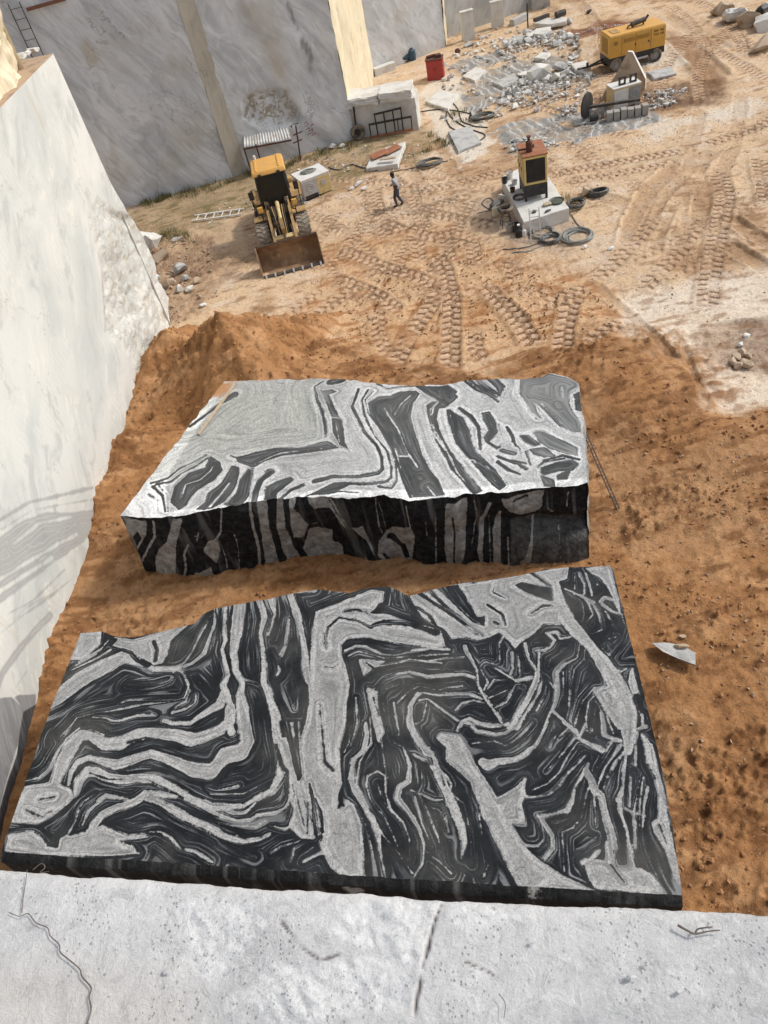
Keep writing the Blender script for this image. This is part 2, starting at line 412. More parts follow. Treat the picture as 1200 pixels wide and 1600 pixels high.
for k in range(26):   # long paired wheel tracks swinging over the yard
    if k < 14: x0, y0, hd, cv, ln_ = _rt_.uniform(-2, 13), _rt_.uniform(25, 40), _rt_.uniform(.6, 2.6), _rt_.uniform(-.09, .09), _rt_.uniform(6, 14)
    else: x0, y0, hd, cv, ln_ = _rt_.uniform(11, 27), _rt_.uniform(26, 47), _rt_.uniform(.2, 2.0), _rt_.uniform(-.06, .06), _rt_.uniform(8, 18)
    L_, R_ = [], []
    for i in range(9):
        L_.append((x0 - .95 * math.sin(hd), y0 + .95 * math.cos(hd))); R_.append((x0 + .95 * math.sin(hd), y0 - .95 * math.cos(hd)))
        x0 += math.cos(hd) * ln_ / 8; y0 += math.sin(hd) * ln_ / 8; hd += cv * ln_ / 8
    lug_ = _rt_.choice((.40, .44, .36, 0)); s_ = _rt_.uniform(.35, .75)
    for q_ in (L_, R_): TRW.append((np.array(q_), .34, lug_, .05, s_))
PILES = [(G(341, 493, 3.1), 3.1, .85), (G(258, 522, 1.9), 1.9, .70), (G(375, 552, 1.2), 1.2, .42), (G(405, 519, 1.1), 1.1, .38), (G(420, 525, .75), .75, .36), (G(495, 545, .55), .55, .28), (G(228, 600, .95), .95, .40),
         (G(190, 690, .75), .75, .38), (G(150, 770, .55), .55, .30), (G(300, 560, 1.1), 1.1, .45), (G(945, 570, .55), .55, .16), (G(1010, 610, .45), .45, .12), (G(955, 150, .5), .5, .35), (G(940, 50, .75), .75, .22), (G(985, 44, .6), .6, .22), (G(60, 1000, .5), .5, .3)]
_rd = random.Random(5)
DENTS = [(G(_rd.uniform(1080, 1230), _rd.uniform(1180, 1440))[:2], _rd.uniform(.09, .17), _rd.uniform(.04, .09)) for k in range(46)]
DENTS += [(G(_rd.uniform(930, 1240), _rd.uniform(640, 1250))[:2], _rd.uniform(.08, .25), _rd.uniform(.02, .07)) for k in range(130)]

def poly_mask(P, poly, wob, soft, s):
    lo = poly.min(0) - 2.5; hi = poly.max(0) + 2.5
    r = np.zeros(len(P)); m = np.where(((P > lo) & (P < hi)).all(1))[0]
    if len(m):
        Q = P[m]; sd = polysd(Q, poly) + wob * fbm(Q[:, 0], Q[:, 1], .9, 4, s)
        r[m] = sstep(-soft, soft, sd)
    return r

def ground(x, y, colour=False):
    x = np.asarray(x, float); y = np.asarray(y, float); P = np.stack([x, y], 1); n = len(x)
    near = sstep(140, 90, np.abs(x) + np.abs(y))
    soil = poly_mask(P, SOIL, 1.5, .75, 3)
    n1 = fbm(x, y, .22, 3, 1); n2 = fbm(x, y, 1.1, 4, 2); n3 = fbm(x, y, 4.2, 3, 4); n4 = fbm(x, y, 11.0, 2, 9)
    # heaps
    hp = np.zeros(n)
    for ih, (c, h, sl) in enumerate(PILES):
        R = h / sl * 1.35; m = np.where((np.abs(x - c[0]) < R) & (np.abs(y - c[1]) < R))[0]
        if not len(m): continue
        dx = x[m] - c[0]; dy = y[m] - c[1]
        ang = np.arctan2(dy, dx); d = np.hypot(dx, dy) * (1 + .16 * np.sin(3 * ang + c[0]) + .09 * np.sin(7 * ang + c[1]) + .14 * n2[m])
        k = h - d * sl; k = .5 * (k + np.sqrt(k * k + .004)) - .02
        a = hp[m]; hp[m] = np.maximum(a, k) + .08 * np.exp(-np.abs(a - k) / .12) * (np.minimum(a, k) > .02)
    hp = np.maximum(hp, 0)
    soil = np.maximum(soil, sstep(.03, .30, hp + .10 * n3) * (y < 33) * (x < 14))
    z = .10 * n1 + .035 * n2 + .018 * n3 + .008 * n4
    lump = sstep(-.05, .35, fbm(x, y, .5, 3, 12) + .25 * n2)
    z += soil * (.14 + .075 * n2 + .03 * n3 + .012 * n4 + lump * (.075 * n3 + .045 * n4 + .09 * np.maximum(0, n4 + n3 - .3)))
    z += hp * (1 + .06 * n3 + .05 * n2)
    churn = poly_mask(P, CHURN, 1.0, .8, 21)
    z += churn * (.05 * n2 + .05 * n3 * sstep(-.2, .5, n2) + .015 * n4)
    rb = poly_mask(P, ROUGHB, .8, .5, 23); br = poly_mask(P, BROWNL, 1.2, .8, 24); wet = poly_mask(P, WETB, .8, .5, 25)
    z += (rb * .8 + br + wet) * (.10 * n2 + .09 * n3)
    crust = poly_mask(P, CRUST, 1.0, .4, 26)
    z -= crust * .07
    for c, r, dp in DENTS:
        m = np.where((np.abs(x - c[0]) < r * 3) & (np.abs(y - c[1]) < r * 3))[0]
        if len(m):
            d2 = ((x[m] - c[0]) ** 2 + (y[m] - c[1]) ** 2) / r ** 2
            z[m] -= .45 * dp * np.exp(-d2 * d2 * .6) - .6 * dp * .35 * np.exp(-(np.sqrt(d2) - 1.4) ** 2 * 5)
    # wheel tracks
    lugc = np.zeros(n); rutc = np.zeros(n); tph = np.zeros(n); tmk = np.zeros(n)
    for i, (pl, hw, per, dp, stg) in enumerate(TRW):
        lo = pl.min(0) - hw * 2 - .3; hi = pl.max(0) + hw * 2 + .3
        m = np.where(((P > lo) & (P < hi)).all(1))[0]
        if not len(m): continue
        Q = P[m]; best = np.full(len(m), 1e9); S = np.zeros(len(m)); T = np.zeros(len(m)); acc = 0
        for a, b in zip(pl[:-1], pl[1:]):
            d, t = segdist(Q, a, b); L = np.hypot(*(b - a)); u = (b - a) / L
            tt = (Q - a) @ np.array([-u[1], u[0]]); k = d < best
            best[k] = d[k]; S[k] = acc + t[k] * L; T[k] = tt[k]; acc += L
        wv = 1 + .12 * n2[m]; A = best / (hw * wv)
        endf = sstep(0, .8, S) * sstep(acc, acc - .8, S)
        f = stg * endf * sstep(-.75, -.1, fbm(Q[:, 0], Q[:, 1], .7, 3, 40 + i) + .1)
        ins = sstep(1.08, .9, A); berm = np.exp(-((A - 1.22) / .22) ** 2)
        if per:
            ph = S / per + np.where(T > 0, .5, 0) + np.abs(T) * .7 + .06 * n3[m]
            lug = sstep(-.75, .1, np.sin(2 * math.pi * ph)) * sstep(.06, .14, np.abs(T) / hw) * sstep(1.05, .95, A)
            dz = -dp * .9 * ins + dp * 1.15 * lug + dp * .8 * berm
            kk = f * ins > tmk[m]; mm_ = m[kk]; tph[mm_] = ph[kk]; tmk[mm_] = (f * ins * sstep(.05, .12, np.abs(T) / hw))[kk]
            lugc[m] = np.maximum(lugc[m], f * ins * (.25 + .75 * lug)); rutc[m] = np.maximum(rutc[m], f * (berm * .55 + .55 * ins * (1 - lug)))
        else:
            dz = -dp * ins * (1 - .35 * A) + dp * .55 * berm + .03 * n3[m] * ins
            rutc[m] = np.maximum(rutc[m], f * ins * .65)
        z[m] = z[m] * (1 - .5 * f * ins) + dz * f
    z = z * near
    if not colour: return z
    # colours of the materials lying there, shadow between tyre lugs painted in
    mixc = lambda C, c, f: C + (np.array(c) - C) * np.clip(f, 0, 1)[:, None]
    C = np.tile(np.array([.65, .475, .31]), (n, 1))
    q1 = fbm(x, y, .35, 5, 50); q2 = fbm(x, y, 1.4, 5, 51); q3 = fbm(x * .6, y * 1.6, 2.6, 4, 52)
    C = mixc(C, (.68, .545, .41), sstep(0, .4, q2) * .85)
    C = mixc(C, (.40, .245, .135), sstep(.08, .5, q1 + .3 * q3) * .7)
    C = mixc(C, (.28, .16, .085), sstep(.2, .5, q3 + .25 * q1) * .65)
    C = mixc(C, (.58, .335, .165), churn * (.55 + .5 * q2))
    C = mixc(C, (.37, .18, .075), churn * sstep(.05, .35, q3 + .3 * q2) * .85)
    C = mixc(C, (.76, .66, .54), crust * (.85 + .3 * q2))
    C = mixc(C, (.36, .22, .13), crust * sstep(.1, .4, q3) * .7)
    C = mixc(C, (.22, .12, .065), np.maximum(rb * .75, br * (.7 + .4 * q2)) * (.8 + .4 * q2))
    C = mixc(C, (.17, .095, .055), wet * (.75 + .5 * q2))
    C = mixc(C, (.46, .36, .27), poly_mask(P, GREYD, .8, .4, 30) * .85)
    gb = poly_mask(P, GRASSB, 1.2, .7, 31)
    C = mixc(C, (.25, .19, .10), gb * (.55 + .5 * q2)); C = mixc(C, (.13, .13, .05), gb * sstep(.0, .4, q3) * .7)
    C = mixc(C, (.21, .085, .05), poly_mask(P, REDH, .8, .3, 32) * (.9 + .3 * q2))
    C = mixc(C, (.25, .14, .075), poly_mask(P, RUTD, .8, .5, 33) * .7)
    pal = np.maximum(np.maximum(poly_mask(P, PALEA, .8, .15, 34), .8 * poly_mask(P, PALEB, .6, .2, 35)), .75 * poly_mask(P, PALEC, .9, .2, 36))
    C = mixc(C, (.72, .65, .55), pal * (.85 + .3 * q2))
    C = mixc(C, (.37, .19, .082), soil)
    C = mixc(C, (.50, .285, .14), soil * sstep(-.05, .35, q2) * .75)
    C = mixc(C, (.42, .25, .13), soil * sstep(.0, .30, fbm(x, y, .28, 3, 55)) * .55)
    C = mixc(C, (.20, .092, .038), soil * sstep(.0, .34, q3 + .4 * q1) * .75)
    C = mixc(C, (.64, .455, .32), lugc * .85)
    C = mixc(C, (.32, .18, .09), rutc * .75)  # brown of ruts and berms, and of the shade between lugs
    marble = np.maximum(poly_mask(P, FLOORA, .7, .12, 37), poly_mask(P, FLOORB, .7, .12, 38)) * sstep(-.5, -.25, fbm(x, y, .6, 4, 60))
    C = mixc(C, (.40, .28, .17), (1 - soil) * gb * .2)
    return z, C, marble, soil, tph, tmk

def zg(x, y): return float(ground([x], [y])[0])
def at(px, py, dz=0.0):
    """the spot on the quarry floor seen at a photo pixel"""
    p = G(px, py, 0.0)
    for k in range(3): p = G(px, py, zg(p[0], p[1]))
    return Vector((p[0], p[1], p[2] + dz))

ys = [1.5]
while ys[-1] < 78: ys.append(ys[-1] + .026 + .0021 * ys[-1])
ys = np.array(ys); NU = 660; u = np.linspace(0, 1, NU)
XX = (-17.0) + u[None, :] * (27.5 + .64 * ys[:, None]); YY = np.repeat(ys[:, None], NU, 1)
z, C, marble, soil, tph, tmk = ground(XX.ravel(), YY.ravel(), True)
P = np.stack([XX, YY, z.reshape(XX.shape)], -1)
_e = np.minimum(np.minimum(u[None, :] * (27.5 + .64 * ys[:, None]), (1 - u[None, :]) * (27.5 + .64 * ys[:, None])), (ys[-1] - ys)[:, None]).ravel(); _k = sstep(0, 4, _e)[:, None]
C = np.array([.47, .32, .19]) * (1 - _k) + C * _k
def ring(A, fill=None):
    L = A[:, :1].copy(); Rr = A[:, -1:].copy()
    if fill is not None: L[..., 0] = -500; Rr[..., 0] = 500; L[..., 2] = 0; Rr[..., 2] = 0
    A = np.concatenate([L, A, Rr], 1); B = A[:1].copy(); T = A[-1:].copy()
    if fill is not None: B[..., 1] = -300; T[..., 1] = 900; B[..., 2] = 0; T[..., 2] = 0
    return np.concatenate([B, A, T], 0)
P2 = ring(P, 1); C2 = ring(C.reshape(P.shape)); m2 = ring(marble.reshape(XX.shape)); s2 = ring(soil.reshape(XX.shape))
me = grid_mesh('quarry_floor', P2)
cattr(me, 'tint', C2.reshape(-1, 3)); fattr(me, 'marble', m2); fattr(me, 'soil', s2); fattr(me, 'tphase', ring(tph.reshape(XX.shape))); fattr(me, 'track', ring(tmk.reshape(XX.shape)))

m = NT('quarry_ground'); v = m.pos()
tint = m.attr('tint').outputs['Color']; fs = m.attr('soil').outputs['Fac']; fm = m.attr('marble').outputs['Fac']
a = m.noise(v, 1.3, 6, .65); b = m.noise(v, 7.0, 6, .7); c = m.noise(v, 34.0, 3, .7)
col = m.mix(m.mapr(a, .3, .7, 0, .40), tint, m.mix(1.0, tint, (1.22, 1.2, 1.18), 'MULTIPLY'))
col = m.mix(m.mapr(b, .46, .66, 0, .55), col, m.mix(1.0, col, (.60, .55, .50), 'MULTIPLY'))
col = m.mix(m.mapr(c, .5, .75, 0, .5), col, m.mix(1.0, col, (.55, .5, .46), 'MULTIPLY'))
col = m.mix(m.mapr(c, .45, .22, 0, .45), col, m.mix(1.0, col, (1.35, 1.35, 1.35), 'MULTIPLY'))
# pebbles in the soil
pv = m.vor(m.vadd(v, m.noise(v, 3.0, 2, col=True), .3), 13.0, out='Distance'); pc = m.vor(m.vadd(v, m.noise(v, 3.0, 2, col=True), .3), 13.0, out='Color')
sepc = m.n('SeparateColor'); m.l(pc, sepc.inputs[0])
peb = m.math('MULTIPLY', m.mapr(pv, .34, .26), m.mapr(sepc.outputs[0], .82, .84))
col = m.mix(m.math('MULTIPLY', peb, .55), col, m.mix(sepc.outputs[1], (.20, .10, .05), (.55, .36, .22)))
# lug prints, crisp: shade between the lugs painted brown, plus bump
ph = m.attr('tphase').outputs['Fac']; tk = m.attr('track').outputs['Fac']
gro = m.math('MULTIPLY', m.mapr(m.math('SINE', m.math('MULTIPLY_ADD', ph, 6.28318, m.math('MULTIPLY', m.math('SUBTRACT', b, .5), 1.2))), -.25, -.75), m.math('MULTIPLY', m.mapr(tk, .25, .6), m.mapr(m.noise(v, 1.6, 4, .6), .36, .52)))
col = m.mix(m.math('MULTIPLY', gro, .5), col, (.20, .105, .05))
# banded rock floor
w = m.n('TexWave', wave_type='BANDS', bands_direction='X', wave_profile='SIN'); m.l(m.vadd(v, m.noise(v, .28, 3, .55, col=True), 4.0), w.inputs['Vector'])
w.inputs['Scale'].default_value = .26; w.inputs['Distortion'].default_value = 2.2; w.inputs['Detail'].default_value = 3; w.inputs['Detail Scale'].default_value = 1.6
rockc = m.ramp(w.outputs['Fac'], [(0, (.26, .255, .245)), (.30, (.35, .34, .325)), (.52, (.38, .37, .345)), (.62, (.60, .585, .55)), (.72, (.64, .625, .59)), (.82, (.40, .39, .365)), (1, (.29, .285, .275))])
dusty = m.mapr(m.noise(v, .9, 5, .6), .42, .66, 0, .8)
rockc = m.mix(dusty, rockc, (.42, .33, .24))
col = m.mix(fm, col, rockc)
hgt = m.math('ADD', m.math('MULTIPLY_ADD', gro, -.6, m.math('MULTIPLY', b, .7)), m.math('ADD', m.math('MULTIPLY', c, .28), m.math('MULTIPLY', peb, .35)))
m.bump(hgt, .11, 1.0)
m.done(col, .95, 0, .15)
floor_o = link('quarry_floor', me, m.m); tag(floor_o, kind='structure')

# ------------------------------------------------------------------ quarry faces
def wall_tools(A, B, z0, z1):
    """vertical plane through plan points A->B; returns point maker and pixel -> (s, z)"""
    A = np.array([A[0], A[1], 0.0]); B = np.array([B[0], B[1], 0.0]); d = (B - A) / np.linalg.norm(B - A); nrm = np.array([d[1], -d[0], 0])
    def un(px, py):
        p = onplane(px, py, A, nrm); return np.array([(p - A) @ d, p[2]])
    return A, d, nrm, un

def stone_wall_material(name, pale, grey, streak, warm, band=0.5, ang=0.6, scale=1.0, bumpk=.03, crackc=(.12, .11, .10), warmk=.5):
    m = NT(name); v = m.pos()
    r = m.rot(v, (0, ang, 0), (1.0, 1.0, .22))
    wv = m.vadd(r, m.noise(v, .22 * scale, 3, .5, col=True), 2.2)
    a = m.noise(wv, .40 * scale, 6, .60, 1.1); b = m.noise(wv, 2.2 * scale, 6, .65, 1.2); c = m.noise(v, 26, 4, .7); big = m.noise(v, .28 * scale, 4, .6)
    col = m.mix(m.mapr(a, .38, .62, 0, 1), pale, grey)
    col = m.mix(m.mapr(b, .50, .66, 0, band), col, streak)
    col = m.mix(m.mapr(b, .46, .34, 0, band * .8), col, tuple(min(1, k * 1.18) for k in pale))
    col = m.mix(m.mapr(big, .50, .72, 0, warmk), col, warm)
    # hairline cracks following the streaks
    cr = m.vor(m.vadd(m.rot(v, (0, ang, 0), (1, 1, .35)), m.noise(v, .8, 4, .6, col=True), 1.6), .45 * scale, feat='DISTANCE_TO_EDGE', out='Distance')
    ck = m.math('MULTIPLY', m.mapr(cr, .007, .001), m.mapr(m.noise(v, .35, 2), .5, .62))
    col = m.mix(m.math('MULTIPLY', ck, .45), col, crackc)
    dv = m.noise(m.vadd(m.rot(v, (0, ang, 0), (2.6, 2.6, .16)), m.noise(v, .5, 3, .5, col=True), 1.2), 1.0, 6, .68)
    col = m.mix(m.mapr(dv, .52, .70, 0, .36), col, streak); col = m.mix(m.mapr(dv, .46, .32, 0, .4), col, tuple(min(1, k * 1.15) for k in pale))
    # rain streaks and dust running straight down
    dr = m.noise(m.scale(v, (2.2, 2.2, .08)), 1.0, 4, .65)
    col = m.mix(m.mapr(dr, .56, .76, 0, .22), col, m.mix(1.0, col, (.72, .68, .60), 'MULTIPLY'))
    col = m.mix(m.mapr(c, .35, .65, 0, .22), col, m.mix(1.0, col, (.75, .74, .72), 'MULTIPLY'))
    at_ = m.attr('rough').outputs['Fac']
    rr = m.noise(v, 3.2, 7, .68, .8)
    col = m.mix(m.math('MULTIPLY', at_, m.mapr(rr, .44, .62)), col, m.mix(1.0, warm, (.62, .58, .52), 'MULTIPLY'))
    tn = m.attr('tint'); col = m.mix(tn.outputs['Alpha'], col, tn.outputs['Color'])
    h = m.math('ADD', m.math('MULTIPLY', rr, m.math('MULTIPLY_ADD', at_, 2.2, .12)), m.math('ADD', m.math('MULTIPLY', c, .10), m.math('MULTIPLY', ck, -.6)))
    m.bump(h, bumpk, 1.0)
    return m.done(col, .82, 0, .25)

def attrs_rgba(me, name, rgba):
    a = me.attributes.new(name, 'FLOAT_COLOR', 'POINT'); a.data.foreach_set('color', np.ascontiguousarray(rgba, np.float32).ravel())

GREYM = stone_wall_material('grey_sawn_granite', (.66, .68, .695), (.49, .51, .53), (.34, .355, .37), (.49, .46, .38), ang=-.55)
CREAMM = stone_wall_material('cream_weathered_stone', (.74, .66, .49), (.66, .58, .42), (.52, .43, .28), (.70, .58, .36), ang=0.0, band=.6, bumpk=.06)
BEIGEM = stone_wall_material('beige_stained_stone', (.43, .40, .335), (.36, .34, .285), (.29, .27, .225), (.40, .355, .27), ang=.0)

def face(A, B, z0, z1, ds=.12, relief=0.0, seed=0, patches=(), chip=0.0, tintf=None):
    """sawn face from plan point A to B seen from its right side; (verts grid, attributes)"""
    L = math.hypot(B[0] - A[0], B[1] - A[1]); nu = max(8, int(L / ds)); nv = max(8, int((z1 - z0) / (ds * 1.15)))
    A0, d, nrm, un = wall_tools(A, B, z0, z1)
    s = np.linspace(0, L, nu); zz = np.linspace(z0, z1, nv); S, Z = np.meshgrid(s, zz)
    sf = S.ravel(); zf = Z.ravel(); Q = np.stack([sf, zf], 1)
    rough = np.zeros(len(sf)); out = relief * fbm(sf, zf, .35, 4, seed) + relief * .25 * fbm(sf, zf, 2.5, 3, seed + 5)
    for poly, dep, rg in patches:
        pp = np.array([un(*p) for p in poly]); sd = polysd(Q, pp) + .22 * fbm(sf, zf, 1.3, 4, seed + 9)
        k = sstep(-.10, .22, sd); rough = np.maximum(rough, k * rg)
        out = out + k * dep * (1 + .9 * fbm(sf, zf, 1.0, 5, seed + 20)) + k * abs(dep) * .5 * np.abs(fbm(sf, zf, 3.2, 3, seed + 22))
    P = A0[None, :] + sf[:, None] * d[None, :] + out[:, None] * nrm[None, :]; P[:, 2] = zf
    rgba = np.zeros((len(sf), 4))
    if tintf is not None: rgba = tintf(Q, un, sf, zf)
    return P.reshape(nv, nu, 3), rough, rgba

def wall_thing(name, faces, label, cat='quarry wall', group=None, extra=None):
    root = None
    for i, (A, B, z0, z1, mat, kw, pname) in enumerate(faces):
        Pp, rg, rgba = face(A, B, z0, z1, **kw); me = grid_mesh(name if i == 0 else pname, Pp)
        fattr(me, 'rough', rg); attrs_rgba(me, 'tint', rgba)
        o = link(name if i == 0 else pname, me, mat, root)
        if i == 0: root = tag(o, label, cat, group, 'thing')
    return root

def mass(root, name, plan, z0, z1, mat):
    """the rest of the rock mass behind its faces"""
    b = MB(); b.prism(plan, z0, z1, 'z'); o = b.build(name, mat, root); return o

# ---- left wall: bright marble, bends slightly in plan
def lw_pt(px, py): return G(px, py, .35)[:2]
LW = [np.array([-11.9, -7.0]), np.array([-11.3, 6.0]), lw_pt(48, 1100), lw_pt(160, 762), lw_pt(207, 655), G(268, 505, .1)[:2]]
LWH = 10.95
cum = [0.0]
for a, b in zip(LW[:-1], LW[1:]): cum.append(cum[-1] + float(np.hypot(*(b - a))))
cum = np.array(cum); LWA = np.array(LW)
sx = np.linspace(0, cum[-1], 420); plan = np.stack([np.interp(sx, cum, LWA[:, 0]), np.interp(sx, cum, LWA[:, 1])], 1)
for k in range(30):
    q = plan.copy(); q[1:-1] = (plan[:-2] + 2 * plan[1:-1] + plan[2:]) / 4; plan = q
zz = np.linspace(-.4, LWH, 190); S, Z = np.meshgrid(sx, zz)
tx = np.gradient(plan[:, 0]); ty = np.gradient(plan[:, 1]); tl = np.hypot(tx, ty); nx, ny = ty / tl, -tx / tl
# pixel -> (s,z) on the bent wall: nearest crossing along the ray
def lw_un(px, py):
    v = ray(px, py); best = None
    for i in range(0, len(plan) - 1):
        a = plan[i]; dd = plan[i + 1] - a; den = v[0] * dd[1] - v[1] * dd[0]
        if abs(den) < 1e-9: continue
        t = (a[0] * dd[1] - a[1] * dd[0]) / den; k = (a[0] * v[1] - a[1] * v[0]) / den
        if t > 0 and -.001 <= k <= 1.001: return np.array([sx[i] + k * (sx[1] - sx[0]), H + t * v[2]])
    a = plan[-9]; dd = plan[-1] - a; den = v[0] * dd[1] - v[1] * dd[0]
    t = (a[0] * dd[1] - a[1] * dd[0]) / den; k = (a[0] * v[1] - a[1] * v[0]) / den
    if t <= 0 or k < 0: return np.array([-6.0, 5.0])
    return np.array([sx[-9] + k * (sx[-1] - sx[-9]), H + t * v[2]])
sf = S.ravel(); zf = Z.ravel(); Q = np.stack([sf, zf], 1)
out = .05 * fbm(sf, zf, .25, 3, 70); rough = np.zeros(len(sf)); push = np.zeros(len(sf))
send = cum[-1]
for poly, dep in (([(150, 300), (175, 330), (205, 345), (240, 420), (278, 500), (260, 540), (215, 600), (205, 560), (165, 520), (160, 430), (150, 390), (135, 340)], .20),):
    pp = np.array([lw_un(*p) for p in poly]); sd = polysd(Q, pp) + .25 * fbm(sf, zf, .9, 4, 71)
    k = sstep(-.1, .3, sd); rough = np.maximum(rough, k * .9)
    out += k * dep * (1.1 * fbm(sf, zf, .55, 5, 72) - .1) + k * .10 * np.abs(fbm(sf, zf, 2.2, 4, 73))
# broken far lower corner bulges past the sawn edge
low = sstep(6.8, 3.0, zf) * sstep(send - 1.8, send, sf)
push = low * (1.0 + .9 * fbm(zf, sf * 0, .9, 5, 74)) * sstep(-.2, .9, zf)
out += -low * .10
cw = np.clip(Z.ravel() * 0, 0, 0)
PX = np.interp(sf, sx, plan[:, 0]); PY = np.interp(sf, sx, plan[:, 1]); NX = np.interp(sf, sx, nx); NY = np.interp(sf, sx, ny)
PW = np.stack([PX + NX * out - NY * push * .9 + 0, PY + NY * out + NX * push * .9, zf], 1)
# grey banded strata low on the wall, traced
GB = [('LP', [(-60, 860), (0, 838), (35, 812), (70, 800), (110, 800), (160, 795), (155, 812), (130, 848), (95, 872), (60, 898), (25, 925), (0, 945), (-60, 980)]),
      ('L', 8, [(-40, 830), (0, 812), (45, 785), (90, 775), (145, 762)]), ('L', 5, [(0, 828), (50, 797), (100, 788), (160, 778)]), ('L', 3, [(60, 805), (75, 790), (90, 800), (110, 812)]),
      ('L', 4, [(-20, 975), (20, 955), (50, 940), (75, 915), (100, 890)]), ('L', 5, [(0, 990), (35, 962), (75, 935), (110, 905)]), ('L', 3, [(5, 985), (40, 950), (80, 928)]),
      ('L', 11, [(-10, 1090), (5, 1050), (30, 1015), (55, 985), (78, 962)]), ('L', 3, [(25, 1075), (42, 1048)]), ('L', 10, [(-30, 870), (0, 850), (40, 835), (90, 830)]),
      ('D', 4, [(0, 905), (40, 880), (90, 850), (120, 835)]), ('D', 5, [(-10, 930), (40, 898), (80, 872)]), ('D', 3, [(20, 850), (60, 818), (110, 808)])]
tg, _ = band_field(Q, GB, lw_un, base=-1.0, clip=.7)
DK = [('LP', [(-300, 1110), (-40, 1095), (0, 1090), (18, 1088), (38, 1108), (28, 1160), (8, 1220), (-10, 1300), (-60, 1500), (-300, 1500)]), ('LP', [(20, 1088), (30, 1085), (56, 1085), (56, 1110), (40, 1112)])]  # two darker tones, grey and near black, at the wall's lower near end
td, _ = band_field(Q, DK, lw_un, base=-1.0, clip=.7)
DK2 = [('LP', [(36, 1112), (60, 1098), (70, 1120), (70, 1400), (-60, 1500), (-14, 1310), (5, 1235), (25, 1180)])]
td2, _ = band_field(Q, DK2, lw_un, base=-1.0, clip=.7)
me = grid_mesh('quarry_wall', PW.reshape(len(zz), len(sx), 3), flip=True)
fattr(me, 'rough', rough); fattr(me, 'grey', tg); fattr(me, 'lowgrey', td); fattr(me, 'lowdark', td2)
m = NT('white_marble'); v = m.pos()
wv = m.vadd(m.rot(v, (.75, 0, 0), (1, .38, 1)), m.noise(v, .25, 3, .5, col=True), 2.0)
a = m.noise(wv, .42, 7, .62, .3); b = m.noise(wv, 1.3, 9, .70, .35); c = m.noise(v, 22, 4, .7); fg = m.noise(v, 70, 3, .7)
col = m.mix(m.mapr(a, .40, .62), (.66, .665, .63), (.53, .555, .535))
col = m.mix(m.mapr(b, .52, .64, 0, .7), col, (.45, .47, .455)); col = m.mix(m.mapr(b, .45, .36, 0, .7), col, (.73, .72, .66))
col = m.mix(m.mapr(m.noise(v, .33, 4, .6), .55, .72, 0, .30), col, (.66, .60, .53))
col = m.mix(m.mapr(c, .50, .70, 0, .35), col, (.50, .505, .49)); col = m.mix(m.mapr(fg, .55, .72, 0, .35), col, (.46, .46, .45))
saw = m.math('SINE', m.math('MULTIPLY_ADD', m.sep(m.rot(v, (.12, 0, 0), (1, 1, 1)))[1], 30.0, m.math('MULTIPLY', m.noise(v, 1.2, 3), 9.0)))
col = m.mix(m.math('MULTIPLY', m.mapr(saw, .55, 1.0, 0, .22), m.mapr(m.noise(v, .5, 3), .45, .6)), col, (.47, .475, .455))
rus = m.noise(m.scale(v, (1.6, 1.6, .22)), 1.0, 5, .7)
col = m.mix(m.mapr(rus, .60, .76, 0, .5), col, (.52, .42, .28))
vein = m.vor(m.vadd(v, m.noise(v, .9, 5, .62, col=True), 1.8), .5, feat='DISTANCE_TO_EDGE', out='Distance')
vk = m.math('MULTIPLY', m.mapr(vein, .010, .001), m.mapr(m.noise(v, .6, 3), .52, .62))
col = m.mix(m.math('MULTIPLY', vk, .6), col, (.36, .34, .30))
rf = m.attr('rough').outputs['Fac']; rr = m.noise(v, 2.6, 8, .68, .9)
col = m.mix(m.math('MULTIPLY', rf, m.mapr(rr, .50, .64, 0, .75)), col, (.50, .43, .31)); col = m.mix(m.math('MULTIPLY', rf, m.mapr(rr, .44, .34, 0, .8)), col, (.82, .79, .68))
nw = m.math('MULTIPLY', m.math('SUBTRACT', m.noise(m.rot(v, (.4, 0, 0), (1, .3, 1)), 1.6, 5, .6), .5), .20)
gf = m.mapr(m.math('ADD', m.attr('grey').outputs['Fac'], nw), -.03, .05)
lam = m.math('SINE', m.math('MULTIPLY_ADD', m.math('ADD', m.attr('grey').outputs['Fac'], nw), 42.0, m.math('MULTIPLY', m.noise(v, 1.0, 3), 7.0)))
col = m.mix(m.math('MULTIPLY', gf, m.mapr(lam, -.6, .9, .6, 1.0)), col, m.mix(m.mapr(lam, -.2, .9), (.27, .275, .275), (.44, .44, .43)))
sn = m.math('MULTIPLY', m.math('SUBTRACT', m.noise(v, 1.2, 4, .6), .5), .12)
sf_ = m.mapr(m.math('ADD', m.attr('lowgrey').outputs['Fac'], sn), -.02, .03); sf2 = m.mapr(m.math('ADD', m.attr('lowdark').outputs['Fac'], sn), -.02, .03)
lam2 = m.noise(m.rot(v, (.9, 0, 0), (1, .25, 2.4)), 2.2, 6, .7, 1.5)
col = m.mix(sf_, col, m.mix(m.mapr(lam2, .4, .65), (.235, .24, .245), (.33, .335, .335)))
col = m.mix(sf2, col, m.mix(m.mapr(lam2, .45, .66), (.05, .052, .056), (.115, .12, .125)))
m.bump(m.math('ADD', m.math('MULTIPLY', rr, m.math('MULTIPLY_ADD', rf, 2.4, .10)), m.math('MULTIPLY', c, .06)), .045, 1.0)
MARBLEW = m.done(col, .72, 0, .3)
lw = link('quarry_wall', me, MARBLEW); tag(lw, 'tall bright white marble quarry wall with a broken rough corner beside the soil heap', 'quarry wall', None, 'thing')
